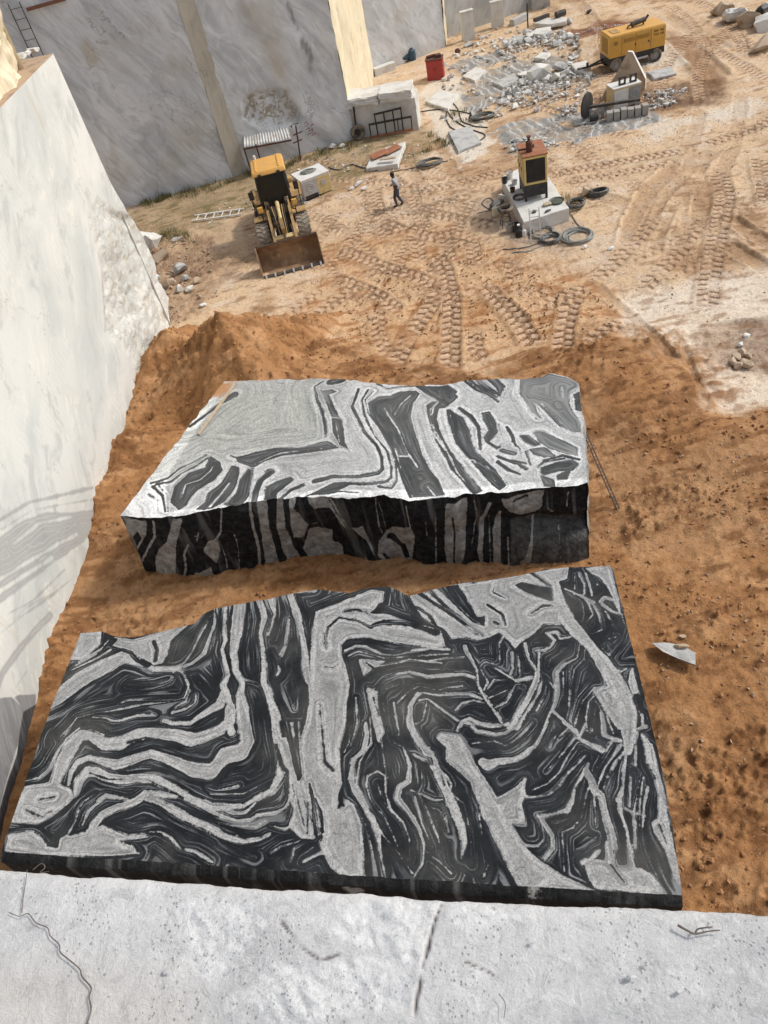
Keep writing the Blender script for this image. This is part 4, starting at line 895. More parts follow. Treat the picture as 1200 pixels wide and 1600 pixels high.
B2TOP = 2.75
S2 = [
 ('LP', [(123, 985), (160, 986), (157, 1005), (130, 1030), (108, 1032)]),
 ('L', 20, [(78, 1096, 20), (90, 1088, 24), (125, 1062, 24), (165, 1040, 24), (195, 1024, 24), (220, 1036, 10), (240, 1046, 7), (275, 1045, 6)]),
 ('LP', [(178, 995), (210, 1000), (240, 992), (275, 979), (300, 973), (268, 1000), (262, 1020), (255, 1035), (240, 1040), (225, 1030), (200, 1015), (190, 1012), (172, 1008)]),
 ('D', 7, [(190, 1014, 4), (205, 1020), (215, 1032), (232, 1039, 9)]), ('D', 6, [(240, 1003), (245, 1015), (243, 1032)]), ('D', 5, [(165, 995), (180, 1000), (172, 1008)]),
 ('L', 3, [(112, 1047), (150, 1029), (172, 1016)]), ('L', 3, [(125, 1034), (158, 1014), (170, 1000)]), ('L', 2, [(118, 1040), (150, 1022)]),
 ('L', 3.5, [(100, 1150), (120, 1122), (150, 1114), (195, 1107), (225, 1101), (260, 1097), (288, 1090), (295, 1070), (289, 1055), (276, 1045)]),
 ('L', 3, [(145, 1121), (165, 1122), (178, 1127), (195, 1125)]), ('L', 6, [(193, 1124), (214, 1118, 7), (243, 1118, 4), (232, 1112, 3)]), ('L', 2, [(190, 1098), (198, 1094), (240, 1092), (275, 1090)]), ('L', 2, [(200, 1070), (240, 1067), (262, 1060)]),
 ('L', 9, [(256, 1126, 4), (270, 1130, 8), (297, 1130, 9), (320, 1115, 12), (345, 1100, 18), (350, 1080, 10)]),
 ('L', 2.5, [(270, 1113), (290, 1108), (305, 1098), (306, 1085)]), ('L', 2, [(275, 1105), (290, 1096), (297, 1080), (285, 1050)]), ('L', 2, [(303, 1057), (320, 1075), (337, 1092)]),
 ('L', 8, [(351, 948, 7), (350, 985, 8), (352, 1000, 8), (347, 1015, 6), (352, 1035, 6), (358, 1055, 6), (350, 1070, 12), (358, 1100, 12), (357, 1130, 16), (362, 1145, 18)]),
 ('L', 4, [(335, 952, 3), (335, 975), (325, 1000, 6), (318, 1020, 10), (300, 1035, 5), (280, 1042, 8), (272, 1047, 8)]), ('L', 2, [(330, 960), (312, 995), (300, 1020), (285, 1040)]),
 ('L', 16, [(374, 942, 17), (370, 985, 19), (366, 1020, 14), (368, 1048, 12), (379, 1068, 8), (375, 1085, 14), (379, 1110, 20), (381, 1140, 20)]), ('L', 5, [(378, 1062), (400, 1068), (413, 1076)]),
 ('L', 10, [(408, 936, 12), (413, 965, 10), (407, 990, 6), (410, 1010, 5), (413, 1040, 8), (412, 1065, 11), (421, 1090, 13), (431, 1120, 18), (436, 1142, 18)]),
 ('L', 8, [(421, 932, 18), (428, 960, 5), (424, 980, 5), (419, 992, 3)]), ('L', 3, [(451, 968), (449, 992, 5), (446, 1008, 4), (438, 1022, 3)]), ('L', 2.5, [(425, 1015), (433, 1030), (437, 1048), (433, 1055)]), ('L', 2, [(446, 1010), (440, 1025)]),
 ('L', 10, [(455, 928, 12), (464, 958, 12), (469, 974, 7), (475, 1010, 9), (480, 1050, 11), (484, 1064, 12)]), ('L', 5, [(455, 927), (472, 925), (492, 923)]),
 ('LP', [(494, 955), (540, 938), (580, 922), (600, 922), (596, 955), (640, 972), (690, 985), (697, 1010), (680, 1013), (650, 1008), (610, 1003), (575, 995), (545, 996), (532, 1008), (533, 1025), (541, 1045), (547, 1070), (543, 1100), (541, 1130), (531, 1170), (533, 1215), (538, 1245), (556, 1255), (567, 1290), (572, 1375), (540, 1380), (515, 1355), (500, 1320), (490, 1290), (480, 1260), (468, 1225), (466, 1200), (470, 1150), (478, 1130), (483, 1100), (482, 1065), (487, 1010), (490, 980)]),
 ('DP', [(579, 958), (590, 943), (613, 935), (632, 940), (645, 955), (653, 966), (630, 967), (608, 958)]),
 ('D', 8, [(583, 976, 4), (600, 972), (630, 973), (660, 980), (682, 988, 9)]), ('D', 3, [(540, 955), (555, 953), (572, 956), (584, 967)]), ('D', 2.5, [(507, 1005), (512, 980), (530, 965), (560, 970), (580, 980)]), ('D', 4, [(590, 921), (612, 924), (640, 928)]), ('D', 2, [(500, 1100), (503, 1140), (508, 1190), (520, 1203)]), ('D', 2, [(508, 1042), (520, 1044), (528, 1038)]), ('D', 2.5, [(506, 990), (510, 1012)]),
 ('LP', [(640, 926), (725, 911), (800, 901), (860, 888), (888, 884), (886, 905), (866, 910), (870, 930), (885, 960), (905, 985), (885, 976), (850, 976), (838, 990), (825, 998), (812, 1005), (805, 1012), (795, 1000), (780, 987), (765, 995), (745, 1000), (730, 995), (705, 1000), (695, 985), (660, 965), (650, 950)]),
 ('DP', [(803, 914), (815, 909), (862, 918), (870, 940), (850, 936), (822, 926)]), ('DP', [(682, 918), (715, 913), (735, 945), (745, 965), (757, 963), (757, 978), (738, 972), (712, 948)]), ('L', 3, [(693, 916), (712, 942), (735, 965), (750, 975)]),
 ('D', 5, [(651, 925), (690, 950), (720, 972), (748, 992)]), ('D', 6, [(668, 920), (700, 950), (730, 975), (754, 992)]), ('D', 5, [(650, 948), (672, 963), (681, 980)]), ('D', 5, [(772, 972), (778, 975)]), ('D', 3, [(762, 945), (785, 960), (790, 976)]), ('D', 5, [(830, 958), (848, 946), (875, 945)]), ('D', 4, [(826, 893), (845, 905), (858, 914)]), ('D', 3, [(775, 905), (770, 925), (790, 935)]), ('D', 3, [(880, 960), (878, 975), (890, 980)]),
 ('L', 22, [(868, 905, 10), (875, 945, 20), (888, 970, 22), (905, 990, 22), (925, 1010, 16), (940, 1030, 20), (955, 1055, 26), (970, 1085, 34), (982, 1115, 30), (983, 1145, 24), (982, 1175, 12)]),
 ('LP', [(925, 1078), (955, 1068), (975, 1088), (992, 1080), (990, 1092), (981, 1110), (980, 1140), (965, 1140), (945, 1110)]),
 ('LP', [(914, 888), (955, 882), (963, 920), (971, 965), (962, 945), (947, 917), (935, 902), (925, 898)]), ('LP', [(984, 1050), (989, 1044), (1000, 1085), (985, 1085), (981, 1065)]),
 ('L', 4, [(540, 1016), (556, 1009), (572, 1010), (597, 1022), (617, 1024), (645, 1017), (670, 1014), (702, 1015)]), ('L', 2, [(545, 1025), (560, 1018), (600, 1028), (640, 1026), (700, 1022)]), ('LP', [(560, 1030), (602, 1033), (582, 1045), (568, 1056)]), ('D', 4, [(572, 1035), (585, 1045)]),
 ('L', 3, [(585, 1042), (610, 1038), (640, 1030), (660, 1033), (690, 1036)]), ('L', 3, [(665, 1034), (700, 1027), (726, 1026)]),
 ('L', 5, [(584, 1076), (598, 1060), (620, 1052), (640, 1049), (668, 1057, 6), (700, 1055, 6), (725, 1053), (742, 1058)]), ('L', 2, [(595, 1090), (605, 1075), (622, 1068)]), ('L', 2.5, [(678, 1080), (700, 1074), (722, 1072)]), ('L', 2, [(620, 1100), (640, 1080), (655, 1072), (700, 1082), (740, 1080), (760, 1088)]),
 ('L', 3.5, [(638, 1110), (648, 1092), (660, 1082), (685, 1087), (715, 1085), (738, 1086), (756, 1093)]), ('L', 4.5, [(655, 1094), (668, 1092), (690, 1108), (715, 1126)]), ('L', 2, [(712, 1110), (722, 1099), (740, 1095), (765, 1100)]), ('L', 2, [(667, 1095), (660, 1125), (645, 1132)]),
 ('L', 6, [(727, 1010), (735, 1025, 7), (745, 1045, 7), (748, 1070, 6), (760, 1095, 7), (775, 1115, 8), (784, 1130, 5)]), ('L', 3, [(738, 1028), (750, 1045), (762, 1065), (756, 1078)]),
 ('L', 2.5, [(752, 1040), (757, 1033), (775, 1038), (781, 1035), (779, 1005), (788, 992)]), ('L', 2, [(800, 1020), (801, 1045), (792, 1062), (772, 1062), (762, 1076)]), ('L', 2, [(810, 1025), (813, 1055), (800, 1075), (765, 1090)]), ('L', 2, [(773, 1106), (792, 1097), (803, 1075), (806, 1060)]), ('L', 4, [(772, 1042), (800, 1060), (820, 1073)]), ('L', 7, [(806, 1065), (830, 1059)]),
 ('L', 4, [(820, 1005), (826, 1030), (836, 1045)]), ('L', 6, [(838, 1016, 7), (850, 1016), (860, 1011), (866, 1000), (855, 990), (870, 988), (875, 998), (892, 995)]), ('L', 3, [(842, 1016), (841, 1040), (842, 1065)]),
 ('L', 8, [(839, 1050, 5), (834, 1070, 8), (825, 1090, 10), (815, 1108, 9), (803, 1128, 9), (795, 1138, 8)]), ('L', 6, [(846, 1065, 5), (842, 1082), (830, 1104), (815, 1125), (808, 1138)]), ('L', 2, [(855, 1058), (852, 1085), (838, 1110)]),
 ('L', 4, [(905, 1008), (902, 1028), (882, 1038), (871, 1050), (869, 1075), (866, 1100), (857, 1120), (848, 1142)]), ('L', 2.5, [(915, 1010), (913, 1030), (897, 1045), (891, 1075)]), ('L', 4, [(889, 1040), (890, 1075), (888, 1105), (884, 1128)]), ('L', 2, [(880, 1050), (880, 1085), (871, 1115)]), ('L', 2.5, [(850, 1055), (867, 1076)]), ('L', 5, [(862, 1110), (880, 1125), (900, 1140), (908, 1158)]),
 ('L', 3, [(930, 1073), (911, 1095), (902, 1120), (897, 1138)]), ('L', 3, [(933, 1083), (920, 1096), (916, 1120), (918, 1142)]), ('L', 5, [(931, 1105), (925, 1142)]), ('L', 4, [(938, 1115), (942, 1142)]), ('L', 2, [(948, 1120), (958, 1145)]),
 ('L', 3, [(897, 897), (898, 920)]), ('L', 4, [(904, 895), (912, 912), (913, 928)]), ('L', 3, [(916, 896), (923, 920), (925, 930)]), ('L', 3, [(925, 895), (934, 915)]), ('L', 5, [(893, 925), (909, 940), (913, 958), (910, 972)]), ('L', 4, [(909, 930), (920, 943), (926, 960), (915, 974), (908, 979)]), ('L', 2.5, [(924, 940), (935, 960), (938, 976), (930, 986), (920, 989)]), ('L', 5, [(882, 920), (903, 929), (927, 941)]), ('L', 5, [(938, 940), (945, 933), (960, 938)]), ('L', 4, [(942, 945), (955, 955), (972, 960)]), ('L', 3.5, [(946, 955), (955, 970), (962, 986), (957, 991), (950, 1000), (940, 1010), (945, 1018), (952, 1023), (957, 1010), (950, 1003)]), ('L', 3.5, [(971, 960), (976, 980), (971, 1000), (962, 1012), (956, 1020)]), ('L', 2.5, [(957, 985), (974, 990)]), ('L', 3, [(912, 978), (925, 990), (940, 984)]), ('L', 3, [(962, 995), (948, 1000)]),
 ('L', 3, [(979, 1132), (995, 1120), (1003, 1117), (1004, 1132)]), ('L', 2, [(988, 1140), (1010, 1135)]), ('L', 2, [(960, 1045), (970, 1050), (978, 1045)]),
 # lower left
 ('L', 4, [(40, 1219), (60, 1215, 5), (78, 1200, 7), (90, 1175), (104, 1155), (124, 1138)]), ('L', 2, [(95, 1150), (113, 1132)]),
 ('L', 20, [(85, 1225, 16), (97, 1195, 20), (112, 1165, 22), (126, 1150, 20), (142, 1150, 16), (165, 1163, 18), (190, 1161, 20), (215, 1148, 18), (240, 1145, 16), (275, 1149, 20), (300, 1156, 18), (322, 1150, 15), (345, 1140, 15), (360, 1127, 18), (360, 1105, 14)]), ('L', 5, [(122, 1142), (145, 1140), (162, 1149)]), ('D', 2, [(200, 1160), (225, 1153), (242, 1155)]),
 ('L', 10, [(107, 1225, 8), (112, 1205, 9), (122, 1191, 10), (140, 1183, 10), (160, 1190, 11), (180, 1195, 13), (205, 1188, 15), (235, 1178, 17), (260, 1185, 17), (285, 1195, 20), (305, 1203, 24), (330, 1206, 22), (340, 1195, 20), (352, 1180, 26), (375, 1175, 26), (386, 1160, 22), (383, 1140, 20), (380, 1110, 18)]),
 ('L', 14, [(118, 1240, 10), (123, 1220, 13), (136, 1206, 17), (150, 1205, 17), (165, 1214, 15), (190, 1219, 14), (215, 1216, 13), (240, 1217, 15), (265, 1228, 14), (300, 1247, 13), (330, 1260, 12), (355, 1261, 10), (380, 1260, 9), (402, 1246, 11), (425, 1236, 11), (439, 1212, 15), (441, 1180, 17), (432, 1150, 12), (430, 1128, 14)]), ('D', 2, [(140, 1208), (170, 1218), (230, 1218), (270, 1238), (300, 1256)]), ('L', 6, [(345, 1262), (365, 1270), (382, 1270), (398, 1255)]),
 ('LP', [(38, 1228), (85, 1222), (110, 1230), (119, 1243), (100, 1262), (80, 1278), (60, 1288), (18, 1285), (25, 1262)]), ('D', 2, [(40, 1265), (65, 1275), (80, 1268)]), ('D', 2, [(60, 1250), (85, 1245)]),
 ('LP', [(12, 1305), (25, 1300), (50, 1297), (62, 1303), (75, 1322), (90, 1324), (93, 1310), (104, 1303), (112, 1305), (130, 1300), (160, 1290), (180, 1297), (200, 1305), (222, 1301), (231, 1308), (205, 1312), (188, 1314), (208, 1322), (217, 1334), (160, 1340), (80, 1338), (8, 1330)]),
 ('L', 6, [(108, 1300, 8), (118, 1282), (122, 1266, 4), (130, 1253, 4), (146, 1243, 3)]), ('L', 4, [(129, 1288, 3), (139, 1268), (156, 1253, 5)]), ('L', 9, [(156, 1250), (165, 1243), (190, 1247, 6), (208, 1250, 3)]),
 ('L', 12, [(134, 1312, 12), (146, 1290, 14), (160, 1273, 13), (180, 1263, 13), (200, 1258, 12), (215, 1250, 14), (225, 1241, 13), (245, 1240, 9), (276, 1245, 6)]),
 ('L', 13, [(230, 1246), (250, 1254, 10), (275, 1268, 15), (300, 1281, 15), (330, 1294, 15), (350, 1306, 13), (380, 1315, 8), (405, 1312, 5), (421, 1304, 4)]),
 ('L', 7, [(233, 1300, 4), (250, 1300), (268, 1311, 8), (282, 1327, 3)]), ('L', 7, [(290, 1328, 4), (305, 1331), (320, 1340), (332, 1347, 4)]), ('L', 3, [(345, 1315), (370, 1328), (400, 1340)]),
 ('L', 5, [(285, 1246), (310, 1258), (345, 1275), (370, 1282), (392, 1281), (402, 1274, 8), (430, 1270, 8), (446, 1262, 5), (452, 1248), (456, 1222, 4)]), ('L', 2, [(325, 1285), (370, 1291), (400, 1292), (414, 1285)]), ('L', 8, [(424, 1290, 5), (445, 1295), (462, 1287)]), ('L', 2, [(325, 1230), (340, 1234), (372, 1228)]), ('L', 2, [(330, 1240), (380, 1240), (420, 1220)]),
 ('LP', [(424, 1128), (468, 1128), (470, 1200), (471, 1230), (476, 1260), (490, 1290), (495, 1312), (470, 1312), (450, 1290), (458, 1265), (452, 1240), (448, 1225), (443, 1200), (435, 1170)]),
 ('D', 4, [(432, 1163), (440, 1195), (448, 1206), (449, 1230), (445, 1252)]), ('D', 7, [(447, 1126), (455, 1160), (460, 1190), (467, 1217)]), ('D', 7, [(462, 1126), (464, 1170), (466, 1185), (469, 1214)]), ('D', 2, [(462, 1232), (466, 1255), (476, 1292)]), ('D', 6, [(483, 1224, 3), (488, 1250), (492, 1290), (494, 1302)]), ('D', 4, [(481, 1255), (480, 1302)]), ('D', 4, [(493, 1248, 2), (502, 1270), (505, 1300)]), ('D', 3, [(457, 1252), (460, 1240), (457, 1225)]), ('D', 4, [(440, 1128), (443, 1150)]),
 ('L', 4, [(424, 1332), (440, 1321), (465, 1315), (481, 1304)]), ('L', 5, [(455, 1346, 3), (460, 1326), (476, 1318)]), ('L', 6, [(474, 1346), (490, 1338), (511, 1328)]), ('D', 8, [(478, 1322), (488, 1318), (500, 1310)]), ('DP', [(527, 1240), (535, 1224), (537, 1258), (526, 1266)]),
 # lower middle and right
 ('L', 7, [(571, 1130, 4), (573, 1150), (568, 1173), (552, 1187), (547, 1215, 8), (552, 1236, 8), (568, 1262, 8), (580, 1280, 12), (590, 1300, 12), (596, 1345, 6), (602, 1375, 5)]), ('L', 3, [(540, 1256), (560, 1270), (574, 1292), (582, 1330), (588, 1372)]), ('L', 2, [(578, 1120), (580, 1160), (562, 1190), (557, 1225), (575, 1262)]), ('L', 2, [(548, 1135), (545, 1160), (538, 1175)]), ('L', 2, [(556, 1090), (558, 1130), (548, 1165)]),
 ('L', 2.5, [(606, 1215), (590, 1205), (575, 1213), (573, 1226), (580, 1250), (600, 1275), (614, 1305), (620, 1322)]), ('L', 3, [(597, 1155), (602, 1200), (603, 1240, 4), (610, 1265, 4), (630, 1285), (640, 1310), (640, 1340), (634, 1346)]), ('L', 2, [(590, 1225), (598, 1250), (612, 1270)]),
 ('L', 7, [(612, 1160, 3), (630, 1167, 4), (641, 1195), (640, 1222, 8), (625, 1231, 9), (622, 1247, 9), (640, 1270, 7), (655, 1295, 6), (663, 1320, 5), (660, 1350, 3), (647, 1370, 3)]), ('L', 4, [(560, 1252), (590, 1295), (620, 1330), (645, 1365)]), ('L', 5, [(660, 1325), (685, 1345), (705, 1365)]),
 ('L', 3.5, [(642, 1234), (656, 1242), (672, 1275), (685, 1310), (692, 1348)]), ('L', 2.5, [(648, 1245), (661, 1290), (676, 1325), (674, 1338)]), ('L', 2, [(657, 1190), (660, 1225), (652, 1240)]), ('L', 2.5, [(655, 1240), (680, 1250), (700, 1248)]), ('L', 2, [(680, 1270), (684, 1290)]), ('L', 2, [(695, 1275), (702, 1300)]), ('L', 2, [(705, 1240), (725, 1255), (735, 1300), (738, 1350)]), ('L', 2.5, [(748, 1272), (755, 1320), (762, 1352), (755, 1370)]),
 ('LP', [(572, 1071), (590, 1080), (592, 1108), (602, 1145), (592, 1158), (584, 1130), (576, 1098)]), ('D', 3, [(583, 1090), (592, 1118)]), ('L', 2.5, [(598, 1095), (602, 1130), (612, 1160)]), ('L', 2, [(615, 1098), (620, 1130), (630, 1160)]), ('L', 2, [(622, 1103), (628, 1120), (622, 1150)]),
 ('L', 10, [(652, 1083, 5), (640, 1103, 9), (640, 1130, 11), (650, 1150, 10), (660, 1166, 10), (670, 1180, 14), (680, 1200, 14), (690, 1220, 15), (700, 1242, 13), (710, 1265, 15), (720, 1290, 15), (726, 1315, 12), (722, 1340, 3)]), ('L', 5, [(678, 1195), (700, 1215), (706, 1226), (702, 1238)]), ('L', 7, [(646, 1178), (662, 1187)]), ('DP', [(665, 1180), (676, 1184), (678, 1196), (668, 1192)]), ('D', 4, [(690, 1212), (694, 1226)]),
 ('L', 24, [(690, 1152, 12), (710, 1162, 26), (715, 1180, 34), (730, 1200, 24), (745, 1217, 20), (757, 1240, 28), (770, 1268, 32), (786, 1300, 34), (802, 1330, 38), (818, 1352, 44), (835, 1372, 52)]), ('L', 14, [(775, 1255), (800, 1247, 26), (813, 1232, 14), (820, 1218, 5)]), ('LP', [(788, 1245), (815, 1226), (822, 1240), (815, 1256), (821, 1289), (800, 1286), (790, 1292), (778, 1270)]), ('DP', [(706, 1226), (722, 1214), (730, 1230), (735, 1262), (720, 1250)]),
 ('L', 12, [(754, 1190, 14), (762, 1196, 18), (776, 1190, 11), (805, 1188, 9), (822, 1178, 9), (838, 1164, 7), (848, 1146, 5), (855, 1128, 4)]), ('L', 4.5, [(738, 1162), (757, 1160), (772, 1158, 5), (790, 1165), (805, 1155), (820, 1141), (830, 1130)]), ('L', 6, [(724, 1128, 4), (735, 1130), (745, 1141, 8), (775, 1147, 8), (790, 1144), (805, 1134)]), ('L', 6, [(714, 1142, 4), (722, 1128), (733, 1123), (748, 1131, 8), (770, 1135), (800, 1131)]), ('D', 3, [(735, 1133), (760, 1139)]), ('D', 3, [(765, 1130), (790, 1136)]),
 ('L', 2.5, [(830, 1235), (855, 1225), (874, 1206), (885, 1185), (905, 1156)]), ('L', 2, [(853, 1206), (880, 1176), (899, 1152)]), ('L', 2, [(860, 1168), (868, 1150)]), ('L', 2, [(870, 1155), (888, 1138)]),
 ('L', 6, [(805, 1240, 5), (830, 1246), (858, 1242, 8), (875, 1226, 11), (888, 1208, 8), (903, 1194, 7), (915, 1180, 5)]), ('L', 3, [(838, 1273), (852, 1272), (872, 1270)]), ('L', 7, [(845, 1275, 6), (866, 1271, 6), (885, 1265, 11), (893, 1252, 9), (897, 1232, 5), (909, 1212, 4), (919, 1194, 3)]), ('L', 6, [(841, 1274), (850, 1288), (862, 1306), (864, 1325), (852, 1342)]), ('L', 2, [(812, 1320), (840, 1322), (851, 1310), (846, 1285)]),
 ('L', 2.5, [(882, 1362), (879, 1330), (878, 1300), (895, 1292), (908, 1278), (915, 1245), (921, 1228)]), ('L', 9, [(915, 1204), (924, 1219, 10), (930, 1236, 12), (941, 1243, 9), (946, 1270, 10), (956, 1300, 9), (960, 1324, 8)]), ('L', 3, [(928, 1235), (931, 1290)]), ('L', 3, [(935, 1245), (944, 1285), (950, 1310)]), ('L', 6, [(943, 1232), (950, 1211, 6), (963, 1188, 7), (980, 1170, 5)]), ('L', 2, [(934, 1228), (945, 1200), (970, 1165)]), ('L', 2, [(930, 1205), (945, 1178), (955, 1160)]),
 ('L', 6, [(979, 1180), (975, 1202), (973, 1235), (967, 1250, 12), (970, 1270, 8), (980, 1300, 6), (987, 1340, 7), (992, 1362, 12)]), ('L', 3, [(980, 1195), (997, 1205), (1001, 1216), (995, 1240), (990, 1270), (992, 1300), (993, 1325)]), ('L', 4, [(1012, 1230), (1006, 1260), (1003, 1300), (1009, 1330), (1019, 1355), (1034, 1388)]), ('L', 3, [(977, 1263), (990, 1271), (1008, 1275)]), ('L', 2.5, [(993, 1165), (993, 1195)]), ('L', 2.5, [(1005, 1215), (1000, 1250), (1000, 1290)]), ('L', 2.5, [(985, 1215), (984, 1260)]),
 ('L', 7, [(903, 1154, 4), (920, 1163), (942, 1173)]), ('L', 4, [(880, 1128), (895, 1140), (906, 1152)]), ('L', 2.5, [(916, 1128), (906, 1150)]), ('L', 4, [(940, 1128), (942, 1150), (960, 1155), (976, 1158)]), ('L', 3, [(925, 1128), (922, 1145)]),
 ('LP', [(1003, 1148), (1022, 1163), (1042, 1260), (1057, 1340), (1068, 1396), (1052, 1372), (1040, 1330), (1022, 1300), (1020, 1285), (1030, 1280), (1030, 1240), (1020, 1210), (1010, 1190)]), ('D', 4, [(1012, 1195), (1022, 1215), (1026, 1240)]), ('D', 3, [(1030, 1290), (1042, 1320)]),
 ('LP', [(914, 1352), (925, 1343), (950, 1345), (965, 1358), (1000, 1355), (1020, 1365), (1035, 1385), (1044, 1400), (960, 1394), (930, 1388), (920, 1372)]), ('L', 8, [(911, 1347), (924, 1341), (935, 1330, 5)]), ('L', 14, [(950, 1318, 8), (955, 1350)]), ('D', 4, [(955, 1352), (975, 1378)]),
 ('LP', [(785, 1300), (800, 1315), (850, 1350), (880, 1370), (930, 1392), (830, 1386), (800, 1345)]),
]
FRONT_BLOCK = banded_block('stone_block', [(2, 1331), (100, 1338), (215, 1344), (400, 1357), (600, 1371), (800, 1384), (940, 1392), (1066, 1399)],
    [(1066, 1399), (1055, 1320), (1038, 1220), (1018, 1130), (1000, 1060), (985, 1000), (968, 930), (958, 890), (952, 884)],
    [(126, 989), (160, 987), (185, 996), (215, 995), (250, 988), (283, 980), (303, 975), (318, 960), (340, 950), (380, 943), (420, 936), (470, 925), (500, 921), (545, 926), (580, 918), (605, 916), (622, 922), (638, 931), (680, 921), (720, 911), (770, 906), (810, 900), (850, 890), (890, 886), (930, 886), (952, 884)],
    [(2, 1331), (40, 1220), (80, 1105), (110, 1030), (126, 989)], B2TOP, -.4, S2, 800, 470,
    'large black slab with white swirling bands lying just below the grey ledge', rough=.035, lip=.16, edge=.02)

